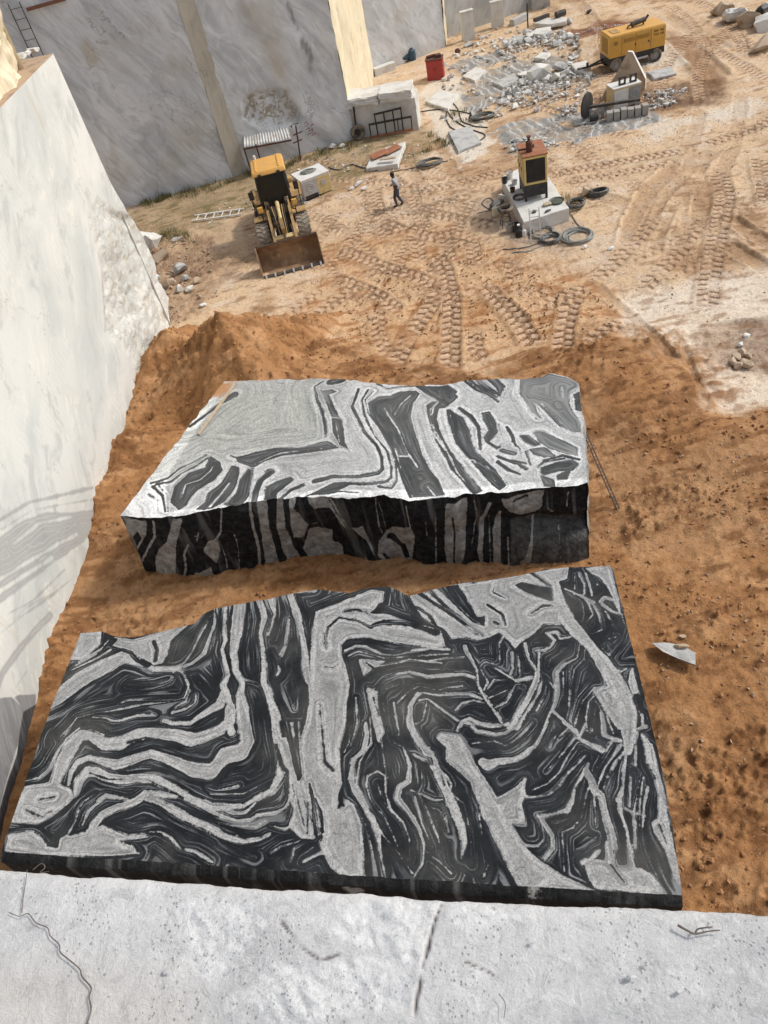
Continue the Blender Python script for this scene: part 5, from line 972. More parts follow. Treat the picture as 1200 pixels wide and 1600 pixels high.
B1TOP = 2.75
S1 = [
 ('DP', [(272, 760), (295, 738), (320, 730), (329, 712), (345, 722), (348, 735), (335, 750), (310, 765), (300, 775), (290, 790), (280, 796), (266, 785)]), ('L', 2, [(284, 778), (290, 757), (313, 750), (330, 735), (337, 718)]),
 ('D', 3, [(237, 754), (262, 747), (280, 732), (305, 721), (321, 712)]), ('D', 3, [(245, 757), (268, 752), (283, 740), (305, 729), (324, 716)]), ('D', 3, [(238, 760), (254, 775), (258, 800)]), ('D', 2.5, [(246, 756), (262, 775), (263, 800)]), ('D', 2, [(232, 772), (246, 782), (248, 800)]),
 ('DP', [(306, 796), (320, 785), (325, 770), (345, 755), (357, 735), (361, 725), (373, 730), (372, 745), (365, 765), (350, 785), (335, 793), (320, 797)]), ('L', 1.5, [(328, 792), (345, 772), (358, 755)]),
 ('DP', [(350, 787), (368, 770), (375, 745), (385, 731), (396, 735), (392, 755), (388, 775), (375, 790), (360, 792)]), ('L', 3, [(346, 793), (364, 774), (372, 750), (386, 732)]),
 ('D', 9, [(394, 792), (399, 768), (406, 751, 7), (422, 738, 9)]), ('DP', [(416, 760), (432, 752), (432, 782), (414, 780)]),
 ('DP', [(368, 714), (400, 706), (430, 700), (470, 698), (495, 692), (512, 688), (531, 700), (505, 705), (470, 709), (440, 712), (410, 722), (395, 731), (370, 722)]), ('L', 2, [(398, 726), (425, 713), (440, 708), (490, 703), (520, 698)]), ('D', 3, [(360, 712), (375, 717), (395, 732)]),
 ('D', 4, [(505, 596, 2), (492, 604), (496, 625, 5), (504, 645, 6), (508, 665, 5), (509, 682, 3)]), ('DP', [(500, 610), (520, 608), (527, 612), (515, 617), (522, 635), (530, 650), (535, 655), (539, 690), (546, 703), (530, 696), (520, 675), (519, 655), (511, 635)]), ('D', 9, [(518, 597), (533, 593)]), ('L', 2, [(517, 652), (532, 653)]), ('L', 1.5, [(525, 660), (530, 690)]),
 ('D', 4, [(560, 608), (555, 622), (550, 635), (560, 655), (570, 675), (588, 695), (596, 715), (597, 733), (590, 739, 5), (560, 745, 5), (520, 745, 5), (492, 752, 5)]), ('D', 3, [(575, 609), (565, 625), (570, 650), (585, 680), (604, 705), (611, 730), (611, 746), (603, 753, 4), (570, 755, 5), (540, 754)]), ('D', 2, [(583, 611), (570, 625), (575, 645), (592, 668), (610, 700), (619, 725), (620, 750), (612, 763), (592, 760)]), ('D', 2, [(590, 600), (605, 608), (625, 604), (645, 604)]),
 ('DP', [(575, 630), (590, 620), (610, 618), (625, 612), (650, 610), (656, 615), (645, 630), (640, 650), (650, 680), (660, 710), (672, 735), (685, 750), (696, 774), (640, 778), (632, 760), (625, 740), (615, 710), (600, 680), (585, 660), (578, 645)]),
 ('L', 3, [(601, 638), (608, 650, 4), (622, 670, 4), (634, 702), (652, 730)]), ('L', 3.5, [(617, 700), (628, 740), (646, 780)]), ('L', 1.6, [(642, 618), (626, 632), (617, 648)]), ('L', 2.2, [(619, 713), (636, 713)]), ('L', 1.6, [(607, 700), (622, 735), (637, 775)]), ('L', 3, [(668, 760), (680, 776)]),
 ('DP', [(478, 775), (500, 765), (520, 754), (540, 752), (546, 757), (530, 765), (510, 771)]), ('D', 6, [(440, 778), (455, 765), (472, 758)]), ('DP', [(413, 766), (430, 752), (455, 744), (459, 750), (440, 765), (424, 777)]), ('D', 3, [(500, 775), (530, 768), (560, 770)]),
 ('DP', [(665, 633), (675, 627), (690, 624), (701, 633), (695, 637), (685, 638), (682, 655), (690, 680), (705, 705), (720, 725), (735, 745), (753, 767), (740, 772), (720, 750), (705, 735), (695, 715), (680, 690), (672, 665), (667, 645)]), ('L', 2.2, [(686, 627), (672, 640), (674, 665), (690, 690), (704, 715), (714, 738), (742, 770)]), ('L', 4, [(676, 664), (680, 680), (697, 703)]), ('L', 2.2, [(677, 636), (675, 648)]),
 ('DP', [(697, 640), (703, 639), (725, 652), (735, 672), (737, 688), (745, 705), (760, 720), (775, 735), (792, 759), (780, 767), (768, 757), (750, 735), (730, 715), (712, 693), (706, 675), (700, 655)]), ('L', 1.4, [(703, 642), (708, 675), (725, 705), (745, 725), (775, 752)]), ('L', 2.2, [(733, 719), (743, 718)]), ('L', 2, [(750, 722), (768, 735)]),
 ('D', 6, [(718, 638, 4), (735, 650), (747, 667), (749, 685), (751, 702, 4)]), ('DP', [(753, 645), (765, 643), (773, 655), (779, 675), (771, 685), (766, 690), (775, 697), (786, 698), (776, 703), (760, 692), (756, 684), (764, 672), (754, 655)]),
 ('DP', [(688, 603), (700, 601), (715, 612), (710, 616), (716, 620), (706, 629), (700, 632), (690, 620), (680, 612), (655, 604)]), ('L', 3, [(686, 609), (683, 618), (697, 628)]), ('D', 4, [(726, 596), (745, 610), (762, 616), (778, 628)]), ('D', 3, [(735, 594), (755, 610), (775, 620)]), ('D', 9, [(748, 595), (762, 606), (780, 617, 5)]), ('D', 14, [(768, 592), (782, 605), (781, 614, 6)]), ('D', 9, [(652, 600), (668, 612), (690, 628, 5)]),
 ('DPM', [(814, 593), (845, 590), (858, 584), (885, 590), (903, 597), (905, 604), (891, 612), (889, 630), (896, 645), (906, 656), (909, 676), (895, 676), (875, 665), (850, 640), (832, 626), (846, 655), (838, 655), (825, 635), (812, 615)]), ('L', 3, [(802, 594), (812, 622), (830, 645), (845, 656)]), ('L', 1.6, [(845, 630), (860, 645), (880, 665), (900, 682)]), ('L', 1.6, [(878, 605), (880, 622)]), ('L', 2, [(870, 630), (874, 636)]),
 ('DP', [(809, 680), (825, 678), (845, 695), (835, 699), (820, 692)]), ('DPM', [(832, 675), (845, 672), (880, 690), (901, 700), (904, 713), (880, 708), (855, 699), (843, 690)]), ('DPM', [(828, 702), (850, 699), (867, 713), (850, 714), (835, 709)]),
 ('D', 6, [(792, 667, 3), (800, 680), (806, 697, 4)]), ('D', 2, [(779, 663), (784, 680), (789, 690), (781, 697)]), ('DP', [(845, 730), (870, 722), (895, 718), (904, 725), (895, 735), (875, 736), (850, 743), (844, 738)]), ('DP', [(869, 743), (885, 735), (891, 735), (886, 749), (871, 751)]), ('DP', [(843, 742), (865, 750), (867, 760), (850, 760)]),
 ('D', 5, [(778, 713), (795, 720), (810, 725), (822, 733)]), ('D', 4, [(800, 719), (822, 724)]), ('D', 5, [(778, 722), (795, 735), (812, 741, 4)]), ('D', 5, [(823, 706), (829, 727)]), ('D', 8, [(785, 704), (803, 709)]), ('D', 2, [(800, 690), (812, 700), (815, 715)]), ('D', 2, [(850, 720), (880, 712), (905, 718)]), ('D', 2, [(840, 730), (850, 722), (880, 717)]),
 ('DP', [(896, 616), (905, 612), (908, 642), (900, 640)]), ('L', 1.5, [(897, 625), (906, 620)]), ('L', 1.5, [(899, 634), (907, 630)]),
 ('D', 4, [(297, 666), (325, 645), (345, 630), (366, 617, 9)]),
]
F1 = [
 ('LP', [(186, 806), (230, 810), (233, 830), (226, 850), (219, 880), (214, 897), (203, 880), (193, 840)]), ('DP', [(211, 840), (218, 829), (226, 842), (220, 856)]), ('D', 5, [(201, 850), (205, 865)]), ('D', 7, [(212, 880), (220, 868)]),
 ('L', 6, [(241, 808), (246, 835), (238, 857), (230, 892)]), ('LP', [(271, 803), (286, 803), (282, 830), (280, 850), (285, 880), (291, 920), (262, 915), (258, 892), (252, 870), (255, 855), (265, 840), (268, 825)]), ('D', 2, [(256, 815), (262, 835), (250, 860), (255, 895)]),
 ('L', 4, [(344, 795), (344, 830), (338, 842, 8)]), ('LP', [(325, 845), (340, 840), (346, 860), (342, 876), (335, 870), (321, 855)]), ('LP', [(314, 890), (335, 879), (346, 900), (325, 918), (311, 915)]), ('L', 3.5, [(349, 858), (354, 868), (358, 886)]), ('L', 5, [(298, 845), (294, 860), (300, 880), (300, 908)]), ('L', 2.5, [(312, 825), (310, 840)]), ('L', 3, [(365, 835), (372, 860), (375, 890)]), ('L', 2, [(306, 830), (316, 836), (322, 830)]),
 ('L', 6, [(387, 787), (393, 825), (402, 860), (405, 905)]), ('LP', [(398, 788), (413, 786), (418, 830), (430, 880), (437, 897), (415, 902), (408, 860), (403, 820)]), ('LP', [(448, 780), (463, 778), (456, 800), (466, 815), (479, 830), (471, 850), (455, 852), (451, 830)]), ('L', 12, [(433, 783, 10), (436, 830, 12), (446, 870, 16), (460, 892, 16)]),
 ('LP', [(480, 838), (505, 832), (516, 840), (516, 855), (531, 865), (534, 884), (500, 890), (478, 884), (469, 870)]), ('LP', [(474, 776), (506, 776), (520, 790), (546, 836), (534, 830), (514, 800), (490, 800), (480, 795)]), ('D', 2, [(510, 785), (530, 815), (543, 835)]), ('L', 3, [(486, 828), (496, 824)]),
 ('L', 3, [(585, 775), (586, 800), (592, 825), (601, 848)]), ('L', 2, [(590, 790), (600, 820), (603, 835)]), ('LP', [(600, 835), (625, 820), (645, 814), (651, 830), (646, 870), (640, 886), (610, 886), (590, 870), (590, 850)]), ('D', 9, [(610, 842), (630, 850), (637, 866)]), ('D', 5, [(600, 868), (615, 882)]), ('LP', [(547, 832), (565, 826), (575, 845), (586, 870), (570, 850)]), ('L', 4, [(637, 783), (643, 810), (645, 826)]), ('L', 3, [(560, 868), (575, 880)]), ('L', 2, [(668, 800), (670, 830)]), ('L', 2.5, [(683, 790), (684, 860), (684, 875)]),
 ('LP', [(698, 778), (733, 773), (732, 800), (728, 850), (718, 880), (703, 878), (697, 850), (697, 810)]), ('D', 3, [(709, 798), (712, 830), (711, 872)]), ('L', 3, [(743, 775), (748, 800), (740, 840)]), ('L', 9, [(768, 783, 6), (755, 810, 8), (752, 850, 9), (757, 872, 10)]), ('L', 3, [(766, 805), (768, 872)]), ('D', 2, [(760, 810), (758, 870)]), ('L', 12, [(784, 795, 4), (778, 825), (778, 875)]), ('L', 4, [(795, 830), (796, 872)]),
 ('LP', [(786, 773), (851, 763), (848, 785), (836, 800), (815, 803), (800, 795), (789, 785)]), ('D', 3, [(805, 778), (825, 772)]), ('DPM', [(800, 812), (835, 808), (870, 815), (914, 803), (916, 875), (890, 877), (860, 868), (798, 868)]), ('L', 6, [(835, 810), (830, 835), (825, 855, 14), (820, 862, 20)]), ('L', 3, [(872, 815), (873, 865)]), ('L', 2.5, [(888, 768), (885, 790)]), ('L', 4, [(856, 790), (865, 800)]), ('D', 8, [(800, 806), (835, 803), (880, 803), (912, 795)]),
]
def b1tint(V):
    P = V[:, :2]; t = np.full((len(V), 3), 1.40)
    pk = poly_mask(P, W2([(345, 597), (500, 590), (515, 640), (508, 690), (440, 700), (360, 715), (300, 730), (240, 745), (280, 690)], B1TOP), .6, .9, 5)
    t = t * (1 + (np.array([.90, .91, .86]) - 1) * pk[:, None])
    br = poly_mask(P, W2([(540, 585), (810, 585), (905, 690), (925, 770), (640, 790), (560, 690)], B1TOP), .3, .35, 6); t = t * (1 + .12 * br[:, None])
    wh = np.maximum(poly_mask(P, W2([(180, 812), (345, 595), (362, 597), (325, 640), (262, 745), (255, 810)], B1TOP), .06, .06, 7), poly_mask(P, W2([(186, 803), (262, 800), (445, 768), (640, 766), (700, 765), (925, 745), (925, 760), (640, 790), (290, 812), (180, 815)], B1TOP), .05, .05, 8))  # pale stone band on the left; light on the front chamfer painted in
    return t * (1 + wh[:, None] * .55)
def b1soil(V):
    P = V[:, :2]; d = polysd(P, W2([(338, 590), (372, 590), (366, 608), (350, 622), (330, 626), (320, 622)], B1TOP))
    d2 = polysd(P, W2([(385, 580), (450, 588), (420, 604), (385, 600)], B1TOP))
    return np.maximum(sstep(-.5, .7, d) * .8, .40 * sstep(-.4, .5, d2))
def b1rough(sf, zf, e, nrm):
    k = sstep(.55, .95, sf / sf.max())
    return -.28 * k * np.exp(-((zf - 1.45 - .15 * np.sin(sf * 1.3)) / .28) ** 2) + .22 * k * sstep(1.4, .5, zf) - .12 * sstep(.2, .45, sf / sf.max()) * sstep(.8, .5, sf / sf.max()) * sstep(2.0, .8, zf)
BACK_BLOCK = banded_block('stone_block', [(188, 806), (230, 809), (285, 807), (315, 799), (355, 792), (400, 784), (430, 779), (500, 777), (545, 780), (600, 773), (640, 783), (700, 776), (760, 770), (800, 768), (850, 762), (900, 759), (918, 754)],
    [(918, 754), (915, 710), (910, 650), (906, 615), (904, 599)],
    [(350, 596), (400, 594), (500, 592), (545, 594), (600, 601), (650, 603), (690, 602), (730, 596), (780, 591), (820, 593), (842, 590), (858, 584), (884, 588), (904, 599)],
    [(188, 806), (250, 725), (300, 660), (350, 596)], B1TOP, -.4, [('LP', [(-200, 300), (1400, 300), (1400, 1200), (-200, 1200)])] + S1, 560, 300,
    'pale grey and black banded block with a dark broken front behind the larger slab', fstrokes=F1, rough=.17, batter=(0.02, .05, .1, .45), tintf=b1tint, soilf=b1soil, edge=.06, frough=b1rough, mids=.28)

# ------------------------------------------------------------------ the ledge under the photographer's feet
LZ = H - 1.55
e0 = G(0, 1360, LZ)[:2]; e1 = G(1200, 1428, LZ)[:2]; ed = (e1 - e0) / np.hypot(*(e1 - e0)); en = np.array([-ed[1], ed[0]]); 
def grow(lo, hi, d, far, k=1.25):
    c = list(np.arange(lo, hi + 1e-6, d)); a = []; s = d; p = lo
    while p > far[0]: s *= k; p -= s; a.append(max(p, far[0]))
    b = []; s = d; p = hi
    while p < far[1]: s *= k; p += s; b.append(min(p, far[1]))
    return np.array(a[::-1] + c + b)
ss = grow(-.25, 1.85, .0042, (-11.0, 22.0)); tt = grow(-.62, 0.0, .0042, (-9.0, 0.0))
S, T = np.meshgrid(ss, tt); sf, tf = S.ravel(), T.ravel()
def lst(px, py):
    p = G(px, py, LZ)[:2] - e0; return np.array([p @ ed, p @ en])
edge = .010 * fbm(sf, sf * 0, 3.0, 4, 201) + .004 * fbm(sf, sf * 0, 30.0, 3, 202)
edw = np.exp(tf / .10)
X = e0[0] + ed[0] * sf + en[0] * (tf + edge * edw); Y = e0[1] + ed[1] * sf + en[1] * (tf + edge * edw)
ln = fbm(sf, tf, 2.0, 4, 203); lf_ = fbm(sf, tf, 14.0, 4, 204); lg = fbm(sf, tf, 60.0, 3, 205)
Z = LZ + .007 * ln + .0016 * lf_ + .0007 * lg - .012 * np.exp(tf / .012)
Q = np.stack([sf, tf], 1)
chips = np.zeros(len(sf))
for poly, dep in (([(545, 1410), (580, 1395), (640, 1395), (690, 1402), (675, 1450), (655, 1490), (610, 1470), (560, 1480), (510, 1470), (520, 1440)], .010), ([(265, 1405), (330, 1400), (400, 1400), (430, 1440), (390, 1480), (330, 1540), (300, 1520), (290, 1450)], .007), ([(430, 1500), (640, 1490), (640, 1580), (520, 1600), (430, 1600), (380, 1560)], .008), ([(700, 1410), (860, 1415), (840, 1440), (730, 1450), (700, 1440)], .005)):
    sd = polysd(Q, np.array([lst(*p) for p in poly])) + .02 * fbm(sf, tf, 9.0, 4, 210); k = sstep(-.006, .012, sd)
    f2 = fbm(sf, tf, 16.0, 5, 211); stp = np.abs(fbm(sf * 1.4 + tf, tf * 1.6, 18, 3, 212))
    Z += k * (-dep * .35 + dep * .75 * f2 + dep * .9 * stp); chips = np.maximum(chips, k)
crk = np.zeros(len(sf))
for pts, w, dep in (([(692, 1398), (680, 1430), (672, 1460), (660, 1510), (650, 1560), (640, 1640)], .0019, .010), ([(725, 1500), (770, 1520), (800, 1555)], .0012, .003), ([(440, 1440), (470, 1480), (500, 1500), (530, 1490)], .002, .004), ([(985, 1420), (975, 1470), (985, 1520)], .001, .002)):
    q = np.array([lst(*p) for p in pts]); dmin = np.full(len(sf), 9.0)
    for a, b in zip(q[:-1], q[1:]): dmin = np.minimum(dmin, segdist(Q, a, b)[0])
    dmin = dmin + .004 * fbm(sf, tf, 25, 3, 220); k = np.exp(-(np.maximum(dmin, 0) / w) ** 2); Z -= dep * k; crk = np.maximum(crk, k)
q = np.array([lst(*p) for p in [(692, 1398), (672, 1460), (650, 1560), (640, 1640)]])
side = (Q[:, 0] - np.interp(-tf, -q[:, 1], q[:, 0])); Z -= .002 * sstep(-.002, .004, side) * sstep(.5, .2, side)
P = np.stack([X, Y, Z], 1).reshape(len(tt), len(ss), 3)
# front face going down to the floor, one strip of rows under the edge
zr = np.array([0, -.01, -.03, -.08, -.2, -.5, -1, -2, -4, -8, -12, -LZ - .3])
rows = []
for dz in zr[1:]:
    r = P[-1].copy(); r[:, 2] += dz; k = .03 * min(1, -dz) * fbm(ss, ss * 0 + dz, 1.3, 4, 230) + .004; r[:, 0] += en[0] * k; r[:, 1] += en[1] * k; rows.append(r)
P = np.concatenate([P, np.array(rows)], 0); pad = np.zeros(len(rows) * len(ss))
me = grid_mesh('stone_ledge', P); fattr(me, 'chip', np.r_[chips, pad]); fattr(me, 'crack', np.r_[crk, pad])
beige = poly_mask(Q, np.array([lst(*p) for p in [(-200, 1540), (60, 1480), (200, 1500), (300, 1540), (330, 1620), (-200, 1800)]]), .05, .05, 7)
fattr(me, 'beige', np.r_[beige, pad])
m = NT('pale_ledge_stone'); v = m.pos()
a = m.noise(v, 3.0, 6, .65, .5); b = m.noise(v, 22, 6, .7, .6); c = m.noise(v, 240, 3, .8); d = m.noise(v, 90, 6, .75)
col = m.mix(m.mapr(a, .36, .64), (.56, .555, .545), (.45, .45, .445))
col = m.mix(m.mapr(b, .50, .68, 0, .8), col, (.62, .617, .605)); col = m.mix(m.mapr(b, .46, .33, 0, .7), col, (.37, .37, .365))
col = m.mix(m.mapr(d, .56, .70, 0, .5), col, (.30, .30, .30)); col = m.mix(m.mapr(c, .58, .70, 0, .5), col, (.26, .26, .26)); col = m.mix(m.mapr(c, .44, .32, 0, .6), col, (.72, .715, .70))
col = m.mix(m.math('MULTIPLY', m.attr('chip').outputs['Fac'], m.mapr(d, .40, .55, .1, .6)), col, (.70, .70, .69))
col = m.mix(m.math('MULTIPLY', m.attr('beige').outputs['Fac'], .35), col, (.47, .43, .36))
pit = m.vor(v, 95, out='Distance'); pk = m.math('MULTIPLY', m.mapr(pit, .26, .16), m.mapr(m.noise(v, 12, 3), .5, .6))
col = m.mix(m.math('MULTIPLY', pk, .5), col, (.24, .24, .23))
col = m.mix(m.math('MULTIPLY', m.attr('crack').outputs['Fac'], .8), col, (.10, .08, .075))
m.bump(m.math('ADD', m.math('MULTIPLY', b, 1.0), m.math('ADD', m.math('MULTIPLY', d, .5), m.math('MULTIPLY_ADD', c, .18, m.math('MULTIPLY', pk, -.3)))), .0055, 1.0)
LEDGEM = m.done(col, .85, 0, .25)
ledge = link('stone_ledge', me, LEDGEM); tag(ledge, 'pale grey chipped stone ledge in the foreground with a dark crack across it', 'ledge', None, 'thing')

# ------------------------------------------------------------------ things standing in the quarry
def proj(P):
    q = np.array([P[0], P[1], P[2] - H], float); zc = q @ _F; r = q @ _R / zc; u_ = q @ _U / zc
    return np.array([600 + FPX * (r * _rt[0] + u_ * _up[0]), 800 + FPX * (r * _rt[1] + u_ * _up[1])])
def tall(P, px, py):
    """height at which the vertical over P passes closest to the pixel"""
    lo, hi = 0.0, 12.0
    hs = np.linspace(0, 8, 801); d = [np.hypot(*(proj((P[0], P[1], P[2] + h)) - (px, py))) for h in hs]; return float(hs[int(np.argmin(d))])
def stand(fl, fr, top, z0=None):
    """front-left and front-right foot and front-left top pixel of a box -> origin, turn, width, height"""
    if z0 is None: a, b = at(*fl), at(*fr)
    else: a, b = Vector(G(fl[0], fl[1], z0)), Vector(G(fr[0], fr[1], z0))
    a.z = b.z = min(a.z, b.z); d = b - a; return a, math.atan2(d.y, d.x), d.length, tall(a, *top)

YEL = simple('machine_yellow', (.60, .33, .055), .5, c2=(.40, .25, .10), k=.6, scale=3.0)
ORG = simple('cab_roof_yellow', (.66, .36, .09), .5, c2=(.50, .30, .12), k=.5, scale=3.0)
TAN = simple('dusty_tan_paint', (.42, .27, .11), .65, c2=(.24, .15, .07), k=.8, scale=4.0)
CRM = simple('cream_paint', (.60, .46, .22), .6, c2=(.42, .30, .15), k=.6, scale=3.0)
WHT = simple('white_paint', (.70, .69, .66), .55, c2=(.48, .44, .38), k=.5, scale=3.0)
GRY = simple('grey_paint', (.24, .25, .25), .6, c2=(.36, .33, .28), k=.5, scale=3.0)
LGRY = simple('light_grey_paint', (.42, .42, .41), .6, c2=(.30, .28, .25), k=.5, scale=3.0)
BLK = simple('black_steel', (.018, .018, .019), .55, c2=(.07, .055, .045), k=.6, scale=4.0)
DKM = simple('dark_dusty_steel', (.045, .04, .036), .7, c2=(.15, .10, .06), k=.8, scale=4.0)
RUB = simple('dusty_rubber', (.035, .034, .033), .9, c2=(.30, .235, .165), k=.75, scale=3.0, thr=(.35, .6), bump=.01)
TYRE = simple('dust_caked_tyre', (.30, .255, .20), .95, c2=(.11, .095, .08), k=.8, scale=5.0, bump=.012)
RUST = simple('rusty_sheet', (.30, .115, .055), .9, c2=(.40, .22, .13), k=.7, scale=3.0)
BUCK = simple('earth_worn_bucket_steel', (.19, .11, .058), .75, c2=(.34, .21, .115), k=.9, scale=1.6, thr=(.4, .62), bump=.01)
RED = simple('red_paint', (.36, .035, .03), .55, c2=(.22, .04, .03), k=.5, scale=3.0)
DRED = simple('dark_red_rust', (.10, .035, .025), .8, c2=(.05, .03, .025), k=.6, scale=5.0)
GALV = simple('galvanised_steel', (.46, .46, .45), .45, .35, c2=(.30, .26, .22), k=.5, scale=4.0)
ZINC = simple('weathered_corrugated_zinc', (.56, .56, .54), .6, .1, c2=(.36, .29, .22), k=.7, scale=2.2)
STEELP = simple('bright_worn_steel', (.55, .54, .52), .4, .5, c2=(.35, .28, .2), k=.5, scale=6)
ROCKW = simple('white_broken_marble', (.66, .645, .60), .85, c2=(.40, .36, .30), k=.8, scale=1.6, bump=.03)
ROCKG = simple('grey_broken_granite', (.46, .455, .44), .85, c2=(.22, .22, .215), k=.9, scale=2.0, bump=.03)
ROCKB = simple('earth_stained_rock', (.44, .34, .24), .9, c2=(.24, .15, .09), k=.9, scale=1.6, bump=.03)
SLABW = simple('pale_sawn_slab', (.62, .61, .575), .8, c2=(.42, .37, .29), k=.7, scale=1.2, bump=.02)
CONC = simple('grey_concrete', (.34, .32, .29), .9, c2=(.22, .19, .16), k=.7, scale=3.0, bump=.02)
HOSE = simple('grey_black_hose', (.075, .078, .075), .6, c2=(.22, .20, .165), k=.7, scale=5.0)
HOSEL = simple('dusty_grey_hose', (.26, .265, .245), .7, c2=(.12, .12, .11), k=.6, scale=5.0)
BLUE = simple('blue_paint', (.03, .075, .11), .6, c2=(.03, .04, .05), k=.6, scale=3.0)
SKIN = simple('brown_skin', (.10, .05, .03), .6, bump=0)
SHIRT = simple('grey_shirt', (.33, .33, .35), .9, c2=(.22, .22, .24), k=.5, scale=8)
JEAN = simple('dark_blue_jeans', (.05, .058, .085), .9, c2=(.10, .10, .12), k=.5, scale=8)
SHOE = simple('dark_shoe', (.025, .022, .02), .7)
HAIR = simple('black_hair', (.008, .007, .007), .8)
CLAY = simple('fresh_soil_clods', (.29, .135, .055), .95, c2=(.42, .24, .12), k=.7, scale=1.2, bump=.02)
WOOD = simple('weathered_wood', (.46, .37, .26), .85, c2=(.28, .20, .13), k=.6, scale=6)
m = NT('cab_glass'); m.b.inputs['Base Color'].default_value = (.012, .018, .018, 1); m.b.inputs['Roughness'].default_value = .12; m.b.inputs['Specular IOR Level'].default_value = .5; GLASS = m.m
m = NT('headlight_glass'); m.b.inputs['Base Color'].default_value = (.62, .40, .14, 1); m.b.inputs['Roughness'].default_value = .2; LAMPG = m.m

# ---- wheel loader facing the camera, bucket on the ground
def wheel(root, x, y, r, w, lug=True, name='wheel'):
    prof = [(r * .58, -w * .46), (r * .80, -w * .5), (r * .93, -w * .46), (r * .95, -w * .3), (r * .95, w * .3), (r * .93, w * .46), (r * .80, w * .5), (r * .58, w * .46), (r * .58, -w * .46)]
    b = MB(); b.lathe(prof, (x, y, r), 28, 'x')
    t = b.build('tyre', TYRE, root, True)
    if lug:
        l = MB(); n = 20
        for k in range(n):
            for sgn in (-1, 1):
                a = 2 * math.pi * (k + (.5 if sgn > 0 else 0)) / n
                c = Vector((x + sgn * w * .26, y + math.cos(a) * r * .965, r + math.sin(a) * r * .965))
                R = Matrix.Rotation(a - math.pi / 2, 3, 'X') @ Matrix.Rotation(sgn * .35, 3, 'Z')
                V = [R @ Vector((i * w * .25, j * r * .058, q * r * .04)) + c for q in (-1, 1) for j in (-1, 1) for i in (-1, 1)]
                l.add(V, [(0, 2, 3, 1), (4, 5, 7, 6), (0, 1, 5, 4), (2, 6, 7, 3), (0, 4, 6, 2), (1, 3, 7, 5)])
        l.build('tread', TYRE, t)
    h = MB(); h.lathe([(0, -w * .25), (r * .25, -w * .27), (r * .34, -w * .15), (r * .5, -w * .1), (r * .58, -w * .38), (r * .60, -w * .42)], (x, y, r), 20, 'x'); h.lathe([(0, w * .25), (r * .25, w * .27), (r * .34, w * .15), (r * .5, w * .1), (r * .58, w * .38), (r * .60, w * .42)], (x, y, r), 20, 'x')
    h.build('rim', TAN, t, True)
    return t
p0 = at(459.5, 424)
LD = empty('wheel_loader', (p0.x, p0.y, p0.z - .03), 0, 'dusty yellow wheel loader with its brown bucket resting on the sand', 'wheel loader')
for sx in (-1, 1):
    wheel(LD, sx * .98, 2.7, .70, .60); wheel(LD, sx * .93, 5.75, .68, .55)
# bucket: bent shell with side plates, cutting edge, teeth
prof_i = [(0.0, .06), (.35, .05), (.75, .08), (.98, .22), (1.08, .48), (1.04, .80), (.90, 1.06), (.70, 1.20)]
prof_o = [(.72, 1.25), (.95, 1.11), (1.10, .82), (1.15, .47), (1.03, .17), (.78, .02), (.35, .0), (0, .0)]
bk = MB(); n_ = len(prof_i); prs = prof_i + prof_o
bk.prism(prs, -1.45, 1.45)
bucket = bk.build('bucket', BUCK, LD)
for sx in (-1, 1):
    s_ = MB(); s_.prism([(0.0, .03), (.78, .03), (1.03, .18), (1.13, .47), (1.08, .82), (.93, 1.09), (.70, 1.25), (.55, 1.20), (.12, .40)], sx * 1.455 - .02, sx * 1.455 + .02); s_.build('side_plate', BUCK, bucket)
s_ = MB(); s_.box((0, .06, .075), (2.86, .22, .03)); s_.build('cutting_edge', DKM, bucket)
for k in range(7):
    x = -1.3 + k * 2.6 / 6; s_ = MB(); s_.add([(x - .045, .12, .06), (x + .045, .12, .06), (x + .045, .12, .15), (x - .045, .12, .15), (x - .03, -.16, .05), (x + .03, -.16, .05), (x + .03, -.16, .075), (x - .03, -.16, .075)], [(0, 1, 2, 3), (4, 7, 6, 5), (0, 4, 5, 1), (1, 5, 6, 2), (2, 6, 7, 3), (3, 7, 4, 0)]); s_.build('tooth', STEELP, bucket)
s_ = MB(); s_.box((0, .74, 1.235), (2.9, .12, .05), rx=-.5); s_.build('top_lip', DKM, bucket)
for sx in (-1, 1):
    a = MB()
    pr = [(1.05, .30), (1.25, .28), (1.75, .72), (2.6, 1.28), (3.45, 1.92), (3.35, 2.10), (2.45, 1.62), (1.6, 1.08), (1.05, .56)]
    a.prism(pr, sx * .52 - .06, sx * .52 + .06); a.build('lift_arm', TAN, LD)
    a = MB(); a.cyl((sx * .36, 3.2, .95), (sx * .40, 2.3, 1.15), .075, 10); a.build('lift_cylinder', TAN, LD); a = MB(); a.cyl((sx * .40, 2.3, 1.15), (sx * .44, 1.75, .85), .04, 8); a.build('cylinder_rod', STEELP, LD)
a = MB(); a.box((0, 1.72, .93), (.98, .22, .2), rx=.5, bev=.03); a.build('cross_tube', CRM, LD)
a = MB(); a.prism([(1.72, 1.0), (1.95, 1.05), (2.0, 1.75), (1.82, 1.82), (1.6, 1.4)], -.08, .08); a.build('bell_crank', TAN, LD)
a = MB(); a.cyl((0, 1.9, 1.68), (0, 2.7, 1.90), .085, 12); a.cyl((0, 2.7, 1.90), (0, 3.15, 2.0), .10, 12); a.build('tilt_cylinder', CRM, LD, True)
a = MB(); a.cyl((0, 1.66, 1.08), (0, 1.15, .62), .05, 8); a.build('tilt_link', DKM, LD)
for i, x in enumerate((-.30, -.22, .20, .30)):
    a = MB(); a.tube([(x, 3.15, 1.75), (x * 1.0, 2.8, 2.02), (x * .8, 2.3, 1.75), (x * .7, 1.9, 1.25), (x * .6, 1.7, .95)], .022, 6); a.build('hydraulic_hose', BLK if i % 2 else TAN, LD, True)
